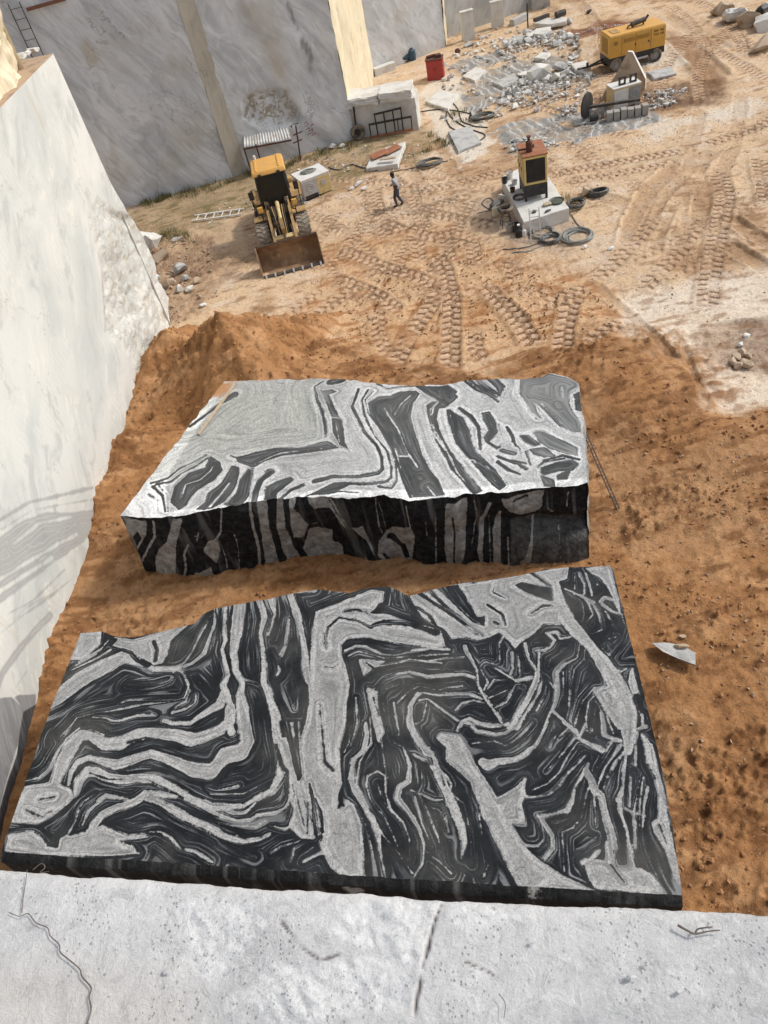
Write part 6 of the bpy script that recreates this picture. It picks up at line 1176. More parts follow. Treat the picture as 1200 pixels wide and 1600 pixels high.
a = MB(); a.box((0, 2.9, .95), (1.0, 1.3, .75), taper=.85, bev=.04); a.box((-.45, 3.15, 1.65), (.12, .5, .9)); a.box((.45, 3.15, 1.65), (.12, .5, .9)); a.build('front_frame', DKM, LD)
for sx in (-1, 1):
    a = MB(); a.prism([(2.72, 1.50), (2.75, 1.55), (3.3, 1.52), (3.5, 1.30), (3.46, 1.26), (3.27, 1.47), (2.76, 1.50)], sx * .93 - .33, sx * .93 + .33); a.build('fender', TAN, LD)
    a = MB(); a.bar((sx * .80, 2.55, 1.48), (sx * .80, 2.55, 2.0), .05); a.bar((sx * .80, 2.55, 1.75), (sx * .62, 2.75, 1.75), .04); br = a.build('lamp_bracket', BLK, LD)
    a = MB(); a.box((sx * .82, 2.48, 2.12), (.24, .16, .26), bev=.02); hl = a.build('headlight', YEL, LD); a = MB(); a.cyl((sx * .82, 2.399, 2.12), (sx * .82, 2.385, 2.12), .085, 14); a.build('lens', LAMPG, hl)
    # ladder and hand rails beside the cab
    a = MB()
    for yy in (3.55, 4.35): a.tube([(sx * 1.12, yy, 1.25), (sx * 1.14, yy, 2.35), (sx * 1.05, yy + (.15 if yy < 4 else -.15), 2.42)], .022, 6)
    a.tube([(sx * 1.13, 3.55, 2.3), (sx * 1.13, 4.35, 2.3)], .022, 6); a.tube([(sx * 1.13, 3.55, 1.8), (sx * 1.13, 4.35, 1.8)], .02, 6); a.build('handrail', BLK, LD, True)
    for c_, s_z in (((sx * 1.0, 3.95, 1.22), (.5, 1.3, .07)), ((sx * 1.12, 3.75, .85), (.34, .34, .05)), ((sx * 1.14, 3.75, .5), (.34, .34, .05))): MB().box(c_, s_z).build('step', DKM, LD)
    a = MB(); a.tube([(sx * .72, 3.45, 2.6), (sx * .95, 3.35, 2.75), (sx * 1.05, 3.3, 2.7)], .018, 6); mr = a.build('mirror_arm', BLK, LD, True); a = MB(); a.box((sx * 1.08, 3.3, 2.52), (.24, .06, .38), bev=.02); a.build('mirror', BLK, mr)
# cab: pillars, glass, roof
a = MB(); a.box((0, 4.25, 1.5), (1.5, 1.6, .62), bev=.04); a.build('cab_base', TAN, LD)
cabv = lambda x, y, z: (x * (1 - .05 * (z - 1.8)), y, z)
for sx in (-1, 1):
    for y0, y1 in ((3.42, 3.58), (5.05, 5.0)):
        a = MB(); a.bar((sx * .72, y0, 1.75), (sx * .66, y1, 3.22), .08, .10); a.build('cab_pillar', BLK, LD)
    a = MB(); a.add([(sx * .70, 3.5, 1.82), (sx * .70, 5.0, 1.82), (sx * .65, 4.96, 3.2), (sx * .65, 3.6, 3.2)], [(0, 1, 2, 3)]); a.add([(sx * .69, 3.5, 1.82), (sx * .69, 5.0, 1.82), (sx * .64, 4.96, 3.2), (sx * .64, 3.6, 3.2)], [(0, 3, 2, 1)]); a.build('side_window', GLASS, LD, fix=False)
a = MB(); a.box((0, 3.50, 2.5), (1.34, .02, 1.42), rx=-.105); a.build('windscreen', GLASS, LD)
a = MB(); a.box((0, 5.03, 2.5), (1.34, .02, 1.42)); a.build('rear_window', GLASS, LD)
MB().box((0, 3.45, 1.80), (1.42, .06, .09)).build('lower_frame', BLK, LD); MB().box((0, 3.56, 3.22), (1.36, .06, .09)).build('upper_frame', BLK, LD)
a = MB(); a.tube([(.32, 3.40, 1.9), (.05, 3.41, 2.4)], .014, 5); a.build('wiper', BLK, LD)
a = MB(); a.tube([(math.cos(t) * .19, 3.85 + math.sin(t) * .08, 2.35 + math.sin(t) * .16) for t in np.linspace(0, 6.28, 16)], .018, 6); a.build('steering_wheel', BLK, LD)
a = MB(); a.box((0, 4.45, 2.2), (.55, .5, .3), bev=.08); a.box((0, 4.68, 2.6), (.5, .14, .7), bev=.05); a.build('seat', DKM, LD)
a = MB(); a.box((0, 4.28, 3.36), (1.66, 1.85, .20), taper=.90, bev=.07); roof = a.build('cab_roof', ORG, LD, True)
for sx in (-1, 1):
    a = MB(); a.box((sx * .55, 4.28, 3.475), (.10, 1.5, .05), bev=.02); a.build('roof_rib', ORG, roof); a = MB(); a.box((sx * .45, 3.33, 3.32), (.16, .08, .10), bev=.02); a.build('work_light', BLK, roof)
a = MB(); a.cyl((-.5, 5.0, 3.45), (-.5, 5.0, 3.66), .06, 10); a.build('beacon', WHT, roof)
a = MB(); a.box((0, 6.2, 1.55), (1.25, 2.1, .95), taper=.93, bev=.08); hd = a.build('engine_hood', YEL, LD, True); a = MB(); a.cyl((.3, 5.6, 2.0), (.3, 5.6, 2.75), .06, 10); a.build('exhaust_pipe', DKM, hd); a = MB(); a.cyl((-.3, 5.7, 2.0), (-.3, 5.7, 2.4), .11, 12); a.build('air_cleaner', DKM, hd)
a = MB(); a.box((0, 5.9, .85), (1.1, 3.0, .5), bev=.03); a.build('rear_frame', DKM, LD); a = MB(); a.box((0, 7.35, 1.05), (1.9, .4, .75), bev=.08); a.build('counterweight', TAN, LD, True)
for sx in (-1, 1):
    a = MB(); a.prism([(5.0, 1.36), (5.2, 1.52), (6.3, 1.52), (6.5, 1.36), (6.47, 1.30), (6.28, 1.46), (5.22, 1.46), (5.05, 1.30)], sx * .93 - .33, sx * .93 + .33); a.build('fender', TAN, LD)

# ---- stone slabs cut from pixels
def slab(name, px, z, th, mat, label, cat='stone slab', group=None, wob=.03, seed=1, tilt=(0, 0)):
    P = np.array([G(p[0], p[1], z)[:2] for p in px]); c = P.mean(0); q = []
    for i in range(len(P)):
        a, b = P[i], P[(i + 1) % len(P)]; L = np.hypot(*(b - a)); k = max(2, int(L / .25))
        for j in range(k): q.append(a + (b - a) * j / k)
    q = np.array(q); rnd = random.Random(seed); n = len(q)
    V = []; F = []
    for zz, ins in ((0, .03), (-.03, 0), (-th * .5, .0), (-th, .02)):
        for p in q:
            d = p - c; L = np.hypot(*d) + 1e-6; k = -ins + rnd.uniform(-wob, wob) * (1 if zz < -.04 else .4)
            x, y = d + d / L * k; V.append((x, y, zz + (x * tilt[0] + y * tilt[1])))
    for r_ in range(3):
        for i in range(n): F.append((r_ * n + i, r_ * n + (i + 1) % n, (r_ + 1) * n + (i + 1) % n, (r_ + 1) * n + i))
    F.append(tuple(range(n))); F.append(tuple(range(3 * n, 4 * n))[::-1])
    b = MB(); b.add(V, F); o = b.build(name, mat); o.location = (c[0], c[1], z); tag(o, label, cat, group); return o
GZ = .66
slab('stone_slab', [(783, 276), (818, 347), (889, 324), (884, 318), (848, 262), (812, 262)], GZ, .62, SLABW, 'thick pale sawn slab under the yellow generator', wob=.02)

# ---- standing generator
a_, rz, wd, ht = stand((820.5, 316), (856.5, 309), (819, 248), GZ); dp = float(np.hypot(*(G(805.6, 228, GZ + ht) - G(819, 248, GZ + ht))[:2]))
GE = empty('generator', a_, rz, 'tall yellow generator with black radiator grille and rusty roof', 'generator')
lg = .48
a = MB(); a.box((wd / 2, dp / 2, lg + .02), (wd - .02, dp, .48), bev=.01); a.build('base_tank', BLK, GE)
for x in (.06, wd - .06):
    for y in (.06, dp - .06): a = MB(); a.box((x, y, lg / 2 - .1), (.1, .1, lg - .2)); a.build('leg', BLK, GE)
a = MB(); a.box((wd / 2, .06, .22), (wd - .2, .05, .05)); a.build('cross_bar', BLK, GE)
hb = ht - lg - .24
a = MB(); a.box((wd / 2, dp / 2, lg + .26 + hb / 2), (wd, dp, hb), bev=.015); a.build('housing', CRM, GE)
a = MB(); w2, h2 = wd * .80, hb * .82; a.box((wd / 2, -.012, lg + .28 + hb / 2), (w2, .03, h2)); gr = a.build('radiator_grille', BLK, GE)
for k in range(22): a = MB(); a.box((wd / 2, -.032, lg + .28 + hb / 2 - h2 / 2 + h2 * (k + .5) / 22), (w2 * .98, .02, h2 / 22 * .45)); a.build('slat', BLK, gr)
fm_ = MB()
for x in (wd * .055, wd * .945): fm_.box((x, -.02, lg + .26 + hb / 2), (wd * .075, .05, hb * .98))
for zc in (lg + .26 + hb * .05, lg + .26 + hb * .955): fm_.box((wd / 2, -.018, zc), (wd * .81, .044, hb * .07))
fm_.build('front_frame', simple('pale_yellow_paint', (.62, .50, .19), .55, c2=(.45, .33, .15), k=.4), GE)
for k in range(3): a = MB(); a.box((-.012, dp * (.2 + .3 * k), lg + .26 + hb * .5), (.03, dp * .27, hb * .9), bev=.005); d_ = a.build('side_door', CRM, GE); a = MB(); a.box((-.04, dp * (.2 + .3 * k) + .08, lg + .26 + hb * .5), (.03, .03, .16)); a.build('handle', BLK, d_)
a = MB(); a.box((wd / 2, dp / 2, ht + .045), (wd + .08, dp + .08, .05), bev=.01); rf = a.build('roof', RUST, GE)
a = MB(); a.lathe([(.0, 0), (.14, 0), (.14, .42), (.06, .48), (.06, .60), (.10, .62), (.10, .66), (0, .66)], (wd * .34, dp * .30, ht + .07), 16); a.build('exhaust_muffler', DRED, rf, True)
a = MB(); a.lathe([(.0, 0), (.09, 0), (.10, .12), (0, .16)], (wd * .52, dp * .55, ht + .07), 14); a.build('filler_cap', BLK, rf, True)
a = MB(); a.bar((-.1, dp * .5, ht + .10), (wd * .3, dp * .45, ht + .12), .05); a.build('lifting_bar', BLK, rf)

# ---- trailer compressor
w1 = at(962.5, 113); w2_ = at(1024, 96.5); d = (w2_ - w1); d.z = 0; rz = math.atan2(d.y, d.x); WB = d.length
TR = empty('compressor_trailer', w1, rz, 'yellow engine compressor trailer on black wheels with its drawbar out front', 'compressor')
z0 = .78; L0, L1 = -.42, WB + .52; BW = 1.55; BH = 1.10
a = MB(); a.box(((L0 + L1) / 2, BW / 2, z0 + BH / 2), (L1 - L0, BW, BH), bev=.05); bd = a.build('body', YEL, TR, True)
a = MB(); a.box(((L0 + L1) / 2, BW / 2, z0 + BH + .015), (L1 - L0 - .1, BW - .1, .05), bev=.02); a.build('lid', ORG, bd)
a = MB(); a.box(((L0 + L1) / 2, BW / 2, z0 - .17), (L1 - L0 - .02, BW - .06, .36), bev=.02); a.build('chassis', BLK, TR)
DKY = simple('dark_louvre_brown', (.16, .085, .03), .8)  # dark brown backing for louvres, door seams and end grille
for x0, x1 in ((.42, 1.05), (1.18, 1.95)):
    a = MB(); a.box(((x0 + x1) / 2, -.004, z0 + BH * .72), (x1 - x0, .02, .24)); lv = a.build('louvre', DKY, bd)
    for k in range(5): a = MB(); a.box(((x0 + x1) / 2, -.018, z0 + BH * .72 - .1 + .05 * k), (x1 - x0, .02, .022), rx=.5); a.build('slat', YEL, lv)
for x in (.30, 1.12, 2.02):
    a = MB(); a.box((x, -.003, z0 + BH * .5), (.02, .012, BH * .86)); a.build('door_seam', DKY, bd)
for x in (1.10, 1.9): a = MB(); a.box((x, -.02, z0 + BH * .42), (.05, .03, .10)); a.build('latch', BLK, bd)
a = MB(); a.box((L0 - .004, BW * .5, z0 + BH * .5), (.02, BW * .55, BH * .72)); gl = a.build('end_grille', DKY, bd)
for k in range(9): a = MB(); a.box((L0 - .018, BW * .5, z0 + BH * .18 + BH * .64 * k / 8), (.02, BW * .54, .035)); a.build('slat', YEL, gl)
INK = simple('dark_brown_lettering', (.05, .022, .012), .7, bump=0)
def lettering(x0, z, w, h, n, seed):
    rnd = random.Random(seed); b = MB(); cw = w / n
    for k in range(n):
        if n > 4 and k == n // 2: continue
        x = x0 + k * cw; st = cw * .22
        b.box((x + st / 2, -.004, z), (st, .008, h))
        for q in range(2):
            zz = z + rnd.choice((-.42, 0, .42)) * h; b.box((x + cw * .4, -.0045, zz), (cw * .62, .007, h * .2))
        if rnd.random() < .6: b.box((x + cw * .66, -.0042, z + rnd.choice((-.2, .2, 0)) * h), (st, .0076, h * rnd.choice((.5, .9))))
    b.build('lettering', INK, bd)
lettering(2.18, z0 + BH * .80, .62, .10, 7, 3); lettering(2.18, z0 + BH * .64, .60, .10, 8, 5); lettering(-.18, z0 + BH * .72, .24, .07, 4, 7); lettering(-.18, z0 + BH * .62, .24, .06, 4, 9)
for x in (0, WB):
    for y in (-.02, BW - .14):
        b = MB(); b.lathe([(.20, 0), (.33, -.01), (.37, .03), (.37, .15), (.33, .19), (.20, .18), (.20, 0)], (x, y, .37), 24, 'y'); t_ = b.build('tyre', RUB, TR, True)
        h = MB(); h.lathe([(0, .02), (.08, .0), (.10, .05), (.20, .04)], (x, y, .37), 18, 'y'); h.build('rim', GRY, t_, True)
a = MB(); a.box((WB / 2, .55, .40), (WB + .2, .08, .10)); a.cyl((.0, .1, .37), (.0, BW - .1, .37), .05, 8); a.cyl((WB, .1, .37), (WB, BW - .1, .37), .05, 8); a.build('axle_frame', DKM, TR)
a = MB(); a.cyl((.35, .02, .42), (WB - .5, -.02, .45), .06, 10); a.build('air_tank', LGRY, TR)
a = MB(); a.bar((L0, BW * .35, .55), (-1.5, BW * .5, .40), .08); a.bar((L0, BW * .65, .55), (-1.5, BW * .5, .40), .08); db = a.build('drawbar', BLK, TR); a = MB(); a.tube([(-1.5, BW * .5, .40), (-1.75, BW * .5, .42), (-1.9, BW * .5, .42)], .06, 8); a.box((-1.45, BW * .5, .52), (.12, .10, .25)); a.tube([(-1.95 + .12 * math.cos(t), BW * .5 + .12 * math.sin(t), .42) for t in np.linspace(0, 6.3, 12)], .03, 6); a.build('hitch_eye', BLK, db)
zt = z0 + BH + .05
a = MB(); a.cyl((1.1, BW * .45, zt + .16), (1.95, BW * .5, zt + .24), .13, 12); a.cyl((1.95, BW * .5, zt + .22), (2.12, BW * .5, zt + .42), .07, 8); a.cyl((1.2, BW * .46, zt - .02), (1.2, BW * .46, zt + .1), .05, 8); a.cyl((1.85, BW * .5, zt - .02), (1.85, BW * .5, zt + .16), .05, 8); a.tube([(1.1, BW * .45, zt + .16), (.9, BW * .44, zt + .12), (.86, BW * .44, zt)], .05, 8); a.build('exhaust', DKM, bd, True)
a = MB(); a.box((L0 + .55, BW * .5, zt), (.45, .7, .03)); a.build('roof_hatch', TAN, bd)

# ---- machine cabinets (white and grey halves, round emblem)
def cabinet(fl, fr, top, dp, split, label, cols, frames=False, flip=False):
    a_, rz, wd, ht = stand(fl, fr, top); T = empty('machine_cabinet', a_, rz, label, 'machine cabinet')
    a = MB(); a.box((wd / 2, dp / 2, ht / 2 + .06), (wd, dp, ht - .12), bev=.015); a.build('housing', cols[0], T)
    a = MB(); a.box((wd / 2, dp / 2, ht + .02), (wd + .05, dp + .05, .05), bev=.01); a.build('lid', WHT, T)
    a = MB(); a.box((wd / 2, dp / 2, .03), (wd * .96, dp * .96, .07)); a.build('base', BLK, T)
    a = MB(); a.box((wd * split * .5 + .01, -.008, ht * .52), (wd * split - .06, .02, ht * .8)); a.build('front_panel', cols[1], T)
    a = MB(); a.box((wd * (1 + split) / 2, -.008, ht * .52), (wd * (1 - split) - .04, .022, ht * .82)); gp = a.build('second_panel', cols[2], T)
    a = MB(); c = (wd * (split / 2 if flip else (1 + split) / 2), -.024, ht * .62); r = min(.2, wd * .16)
    a.tube([(c[0] + r * math.cos(t), c[1], c[2] + r * math.sin(t)) for t in np.linspace(0, 6.2832, 22)], .016, 5); a.tube([(c[0] + r * .5 * math.cos(t), c[1], c[2] + r * .5 * math.sin(t)) for t in np.linspace(0, 6.2832, 16)], .014, 5); a.build('round_emblem', LGRY, gp)
    a = MB(); a.box((wd + .004, dp * .55, ht * .6), (.02, dp * .4, ht * .3)); a.build('side_vent', GRY, T)
    if frames:
        for x in (wd * .38, wd * .78):
            b = MB(); w, h = .30, .38
            for q in (-1, 1): b.box((x + q * w / 2, dp * .3, ht + .045 + h / 2), (.07, .12, h))
            b.box((x, dp * .3, ht + .045 + h), (w + .07, .12, .07)); b.box((x, dp * .3, ht + .08), (w - .07, .12, .06)); b.build('lifting_frame', DKM, T)
    return T, a_, rz, wd, ht
cabinet((958, 169), (1000, 163.5), (961, 141), .9, .55, 'small cream and grey machine cabinet with two black frames on its lid', (CRM, WHT, GRY), frames=True)
T2, a2, rz2, wd2, ht2 = cabinet((478, 316), (520, 297), (472, 284), 1.3, .52, 'white and cream cabinet with a cable coil on top behind the loader', (WHT, LGRY, CRM), flip=True)
a = MB(); a.box((wd2 * .74, -.03, ht2 * .62), (.26, .02, .26)); a.build('front_hatch', LGRY, T2)
a = MB(); a.box((wd2 * .26, -.026, .20), (wd2 * .46, .02, .16)); a.build('kick_plate', BLK, T2)

def coil(px, py, r, n, mat, label, z=None, seed=1, tr=.025, group=None, squash=1.0, name='hose_coil', cat='hose coil', h=.06):
    rnd = random.Random(seed); p = at(px, py) if z is None else Vector(G(px, py, z)); b = MB()
    pts = []; N = n * 18
    for k in range(N):
        t = 2 * math.pi * k / 18; rr = r * (1 + .16 * math.sin(k * .37 + seed) + rnd.uniform(-.03, .03)) * (.82 + .25 * ((k // 18 * 7) % n) / n)
        pts.append((rr * math.cos(t) + .12 * r * math.sin(k * .11), rr * math.sin(t) * squash, tr + h * (k // 18) / max(1, n) + .02 * math.sin(k * .5) + .02))
    b.tube(pts, tr, 5); o = b.build(name, mat, None, True); o.location = p; tag(o, label, cat, group); return o
coil(905, 371, .62, 6, HOSEL, 'large loose coil of grey hose right of the small ladder', seed=3, tr=.032, h=.12)
coil(862, 377, .40, 6, HOSE, 'small dark tight hose coil beside the foot of the ladder', seed=4, tr=.032, h=.16)
coil(849, 366, .50, 4, HOSEL, 'half hidden pale hose loops behind the small dark coil', seed=5, tr=.028, h=.10)
coil(934, 306, .48, 7, HOSE, 'bundled hose heap beside a round brown boulder', seed=6, tr=.036, squash=.6, h=.26)
coil(898, 323, .40, 5, HOSE, 'tangled dark hose at the right corner of the generator slab', seed=7, tr=.035, h=.22)
coil(672, 256, .62, 6, HOSE, 'flat black cable coil on sand below the pale floor', seed=8, tr=.035, squash=.7, name='cable_coil', cat='cable coil', h=.10)
coil(757, 184, .62, 6, HOSE, 'black cable coil lying on the striped rock floor', seed=9, tr=.036, squash=.7, name='cable_coil', cat='cable coil', h=.12)
o = coil(495, 268, .38, 4, HOSEL, 'grey cable loops on the lid of the white cabinet', z=a2.z + ht2 + .05, seed=10, tr=.028, squash=.55, name='cable_coil', cat='cable coil')
_r = Matrix.Rotation(rz2, 3, 'Z'); o.location = a2 + _r @ Vector((wd2 * .5, .7, ht2 + .045))

# ---- wire saw with its drive wheel on a rail, and the weights
wp = at(912, 193); r1 = at(1003, 178); d = r1 - wp; d.z = 0; rz = math.atan2(d.y, d.x); L = d.length
WS = empty('wire_saw', wp, rz, 'black wire saw wheel at the end of a steel rail', 'wire saw')
a = MB(); a.lathe([(0, -.06), (.58, -.07), (.64, -.04), (.64, .04), (.58, .07), (0, .06)], (.0, .35, .78), 28, 'x'); dw_ = a.build('drive_wheel', BLK, WS, True); dw_.rotation_euler = (0, 0, -.55)
a = MB(); a.tube([(.29 + .70 * math.cos(t), .12, .78 + .70 * math.sin(t)) for t in np.linspace(-2.2, 2.6, 26)], .035, 6); gr_ = a.build('guard_rim', LGRY, WS, True); gr_.rotation_euler = (0, 0, 1.02)
a = MB(); a.box((.05, .1, .04), (1.1, .5, .06)); a.build('base_plate', LGRY, WS)
a = MB(); a.cyl((.32, .0, .22), (.75, .0, .22), .17, 14); a.build('motor', BLK, WS, True)
a = MB(); a.box((L * .52, .45, .62), (L * .92, .16, .12)); a.box((L * .52, .62, .58), (L * .92, .10, .10)); a.build('rail', DKM, WS)
for x in (L * .12, L * .34, L * .92): a = MB(); a.box((x, .45, .28), (.16, .14, .58)); a.build('leg', CONC, WS)
for k in range(6):
    p = wp + Matrix.Rotation(rz, 3, 'Z') @ Vector((L * .44 + k * .36, -.10 + .02 * k, .0)); q = zg(p.x, p.y)
    o = MB().box((0, 0, .24), (.31, .42, .5), bev=.03).build('concrete_weight', CONC); o.location = (p.x, p.y, q - .02); o.rotation_euler = (0, 0, rz + .05 * ((k * 7) % 3 - 1))
    tag(o, ['grey concrete weight nearest the wire saw wheel in the row', 'second grey concrete weight from the wire saw wheel', 'third grey concrete weight from the wire saw wheel', 'fourth grey concrete weight from the wire saw wheel', 'fifth grey concrete weight from the wire saw wheel', 'grey concrete weight farthest from the wire saw wheel'][k], 'weight', 'concrete weights along the rail')

# ---- red cabinet
a_, rz, wd, ht = stand((668.5, 127), (694, 124), (667, 96)); RC = empty('red_cabinet', a_, rz, 'red metal tool cabinet with rusty junk on its lid', 'cabinet')
a = MB(); a.box((wd / 2, .4, ht / 2), (wd, .8, ht), bev=.02); a.build('body', RED, RC); a = MB(); a.box((wd / 2, .4, ht + .02), (wd + .06, .86, .05)); a.build('lid', DRED, RC)
for x in (.26, .74): a = MB(); a.box((wd * x, -.008, ht * .5), (wd * .46, .02, ht * .9)); d_ = a.build('door', RED, RC); a = MB(); a.box((wd * (.5 + (x - .5) * .25), -.028, ht * .55), (.03, .03, .14)); a.build('handle', BLK, d_)
rb_ = Matrix.Rotation(rz, 3, 'Z')
for k, (x, y, s, lb) in enumerate(((.3, .45, .28, 'rusty pipe stub lying on the left of the red cabinet lid'), (.75, .35, .22, 'small rusty block lying on the right of the red cabinet lid'))):
    o = MB(); o.cyl((-s, 0, .09), (s, .06, .09), .08, 8) if k == 0 else o.box((0, 0, .1), (.35, .3, .18), bev=.03); o = o.build('scrap_metal', DRED); o.location = a_ + rb_ @ Vector((wd * x, y, ht + .045)); tag(o, lb, 'scrap metal')

# ---- standing slabs far back
def upright(fl, fr, top, dp, mat, label):
    a_, rz, wd, ht = stand(fl, fr, top); b = MB(); b.box((wd / 2, dp / 2, ht / 2), (wd, dp, ht), bev=.02); b.box((wd / 2, dp / 2, ht + .03), (wd + .06, dp + .1, .06), bev=.01)
    o = b.build('standing_slab', mat); o.location = a_ - Vector((0, 0, .05)); o.rotation_euler = (0, 0, rz); tag(o, label, 'stone slab'); return o
upright((724, 65), (743, 61), (718.5, 20), .35, SLABW, 'white upright slab nearer the dark wall corner')
upright((769, 45), (788, 41), (766, 4), .35, SLABW, 'white upright slab farther along the back wall')
upright((832, 16), (860, 11), (831, -14), .6, ROCKG, 'grey upright block at the far end of the back wall')

# ---- stone bench: one block carrying two cap blocks, rack, spare tyre, pipe
a_, rz, wd, ht = stand((553, 216), (655, 203), (556, 166)); Rb = Matrix.Rotation(rz, 3, 'Z')
def rblock(name, c, sz, mat, label, seed, rzx=0.0, cat='stone block', rough=.03):
    rnd = random.Random(seed); bm = bmesh.new(); bmesh.ops.create_cube(bm, size=1)
    bmesh.ops.subdivide_edges(bm, edges=bm.edges[:], cuts=4, use_grid_fill=True)
    for v in bm.verts:
        p = v.co; s = Vector((sz[0] * p.x, sz[1] * p.y, sz[2] * p.z)); e_ = sum(abs(abs(c_) - .5) < 1e-4 for c_ in p)
        k = rough * (1.6 if e_ >= 2 else 1); v.co = s + Vector((rnd.uniform(-k, k), rnd.uniform(-k, k), rnd.uniform(-k, k) * .6))
    me = bpy.data.meshes.new(name); bm.to_mesh(me); bm.free(); o = link(name, me, mat); o.location = a_ + Rb @ Vector(c); o.rotation_euler = (0, 0, rz + rzx); return tag(o, label, cat)
rblock('stone_block', (wd / 2, .75, ht / 2), (wd, 1.5, ht), SLABW, 'large white block with the black steel rack leaning on its front', 3, rough=.015)
rblock('stone_block', (wd * .22, .72, ht + .22), (wd * .49, 1.75, .46), SLABW, 'left white cap block with a sloping chipped top', 4, rough=.04)
rblock('stone_block', (wd * .72, .72, ht + .24), (wd * .47, 1.75, .50), SLABW, 'right white cap block with a chipped lower edge', 5, .03, rough=.035)
nr = Rb @ Vector((0, -1, 0)); nrm_ = np.array([nr.x, nr.y, 0]); pl0 = np.array([*(a_ + nr * .32)]); 
def onp(px, py, off=0.0): return Vector(onplane(px, py, pl0 + nrm_ * off, nrm_)) 
b0 = at(612, 212); RK = empty('steel_rack', b0, 0, 'black steel rack standing in front of the white block', 'rack')
for nm, mt, segs, w_ in (('top_rail', BLK, [((576, 195), (643, 182))], .09), ('top_rail', BLK, [((584, 179), (627, 168.5))], .09),
                    ('leg', BLK, [((577, 195), (580, 216))], .06), ('leg', BLK, [((642, 182), (644, 202))], .06), ('upright', BLK, [((585, 179), (591, 212))], .07), ('upright', BLK, [((599, 175), (604, 209))], .07), ('upright', BLK, [((613, 172), (618, 206))], .07), ('upright', BLK, [((626, 169), (630, 203))], .07), ('leg', BLK, [((621, 187), (623, 205))], .05), ('bottom_rail', RUST, [((578, 215), (645, 201.5))], .10)):
    a = MB()
    for p, q in segs: a.bar(onp(*p) - b0, onp(*q) - b0, w_)
    a.build(nm, mt, RK)
tp = at(561, 219); b = MB(); b.lathe([(.20, -.10), (.36, -.12), (.42, -.06), (.42, .06), (.36, .12), (.20, .10), (.20, -.10)], (0, 0, .42), 24, 'y'); o = b.build('spare_tyre', RUB, None, True); o.location = tp; o.rotation_euler = (-.22, 0, rz); tag(o, 'worn black tyre leaning at the corner of the white block', 'tyre')
tm = MB(); tm.lathe([(0, .02), (.08, .05), (.2, .03)], (0, 0, .42), 16, 'y'); tm.build('rim', DKM, o, True)
b = MB(); b.bar(onp(552.5, 167, -.1) - tp, onp(557, 207, -.1) - tp, .10); o = b.build('steel_post', BLK); o.location = tp; tag(o, 'black steel post standing beside the leaning tyre', 'post')

# ---- pale slab with rusty sheets
slab('stone_slab', [(571, 260), (580, 240), (600, 232), (634, 224), (621, 255)], .34, .28, SLABW, 'low white slab carrying rusty sheets beyond the walking man', wob=.03, seed=8, tilt=(.06, .03))
for k, (px, rzq, lb, sz) in enumerate((((592, 240), .2, 'lower rust red sheet on the low white slab', (1.0, .65, .04)), ((612, 233), .35, 'upper rust red sheet on the low white slab', (1.0, .6, .04)), ((606, 247), -.5, 'narrow pale rusty plank on the low white slab', (.9, .22, .05)))):
    o = MB().box((0, 0, 0), sz, bev=.008).build('rusty_sheet', RUST if k < 2 else WOOD); p = G(px[0], px[1], .45 + .03 * k); o.location = (p[0], p[1], .43 + .035 * k); o.rotation_euler = (.05, -.07, rzq); tag(o, lb, 'metal sheet' if k < 2 else 'plank')

# ---- tin shelter against the wall
ypl = 45.9; yb = 47.1
yp = lambda px, py, y: Vector(onplane(px, py, np.array([0, y, 0]), np.array([0, -1.0, 0])))
sb = at(470, 257); SH = empty('tin_shelter', sb, 0, 'rusty tin roofed shelter leaning against the grey wall', 'shelter')
A_, B_ = yp(381, 231, ypl), yp(455, 217, ypl); C_, D_ = yp(380, 205, yb), yp(448, 195.5, yb)
V = []; F = []; n = 66
for j in range(4):
    for i in range(n + 1):
        t = i / n; p = (A_ * (1 - t) + B_ * t) * (1 - j / 3) + (C_ * (1 - t) + D_ * t) * (j / 3); p = p + Vector((0, 0, .035 * math.sin(i / n * 2 * math.pi * 17) + .02 * math.sin(i * .21 + j))); V.append(p - sb)
for j in range(3):
    for i in range(n): F.append((j * (n + 1) + i, j * (n + 1) + i + 1, (j + 1) * (n + 1) + i + 1, (j + 1) * (n + 1) + i))
o = MB().add(V, F).build('roof_sheet', ZINC, SH, True, fix=False); md = o.modifiers.new('thick', 'SOLIDIFY'); md.thickness = .012
a = MB(); a.bar(C_ - sb + Vector((0, 0, -.08)), D_ - sb + Vector((0, 0, -.08)), .09); a.bar(D_ - sb + Vector((0, 0, -.06)), yp(471, 192, yb) - sb, .10); a.build('ridge_beam', DRED, SH)
a = MB(); a.bar(A_ - sb + Vector((0, 0, -.07)), B_ - sb + Vector((0, 0, -.07)), .07); a.build('eave_beam', DRED, SH)
for p, q in ((yp(462, 196, ypl + .3), yp(471, 258, ypl + .3)), (yp(455, 196, yb - .1), yp(463, 240, yb - .1)), (A_, Vector((A_.x, A_.y, 0))), (A_ + Vector((.7, 0, .02)), Vector((A_.x + .7, A_.y, 0)))):
    q = Vector((q.x, q.y, min(q.z, zg(q.x, q.y)))); a = MB(); a.bar(p - sb, q - sb, .08); a.build('post', DRED, SH)
for z_ in (.75, .55):
    a = MB(); p = yp(458, 196 + (1 - z_) * 62, ypl + .3); a.bar(p - sb, p - sb + Vector((.55, .1, .05)), .05); a.build('brace', DRED, SH)
o = MB().lathe([(0, 0), (.36, 0), (.38, .03), (.36, .3), (.38, .33), (.36, .62), (.38, .65), (.36, .92), (.33, .92), (.33, .86), (0, .86)], (0, 0, 0), 20).build('oil_drum', DRED, None, True); o.location = at(395, 262); tag(o, 'dark red oil drum in the shade under the tin shelter', 'drum')
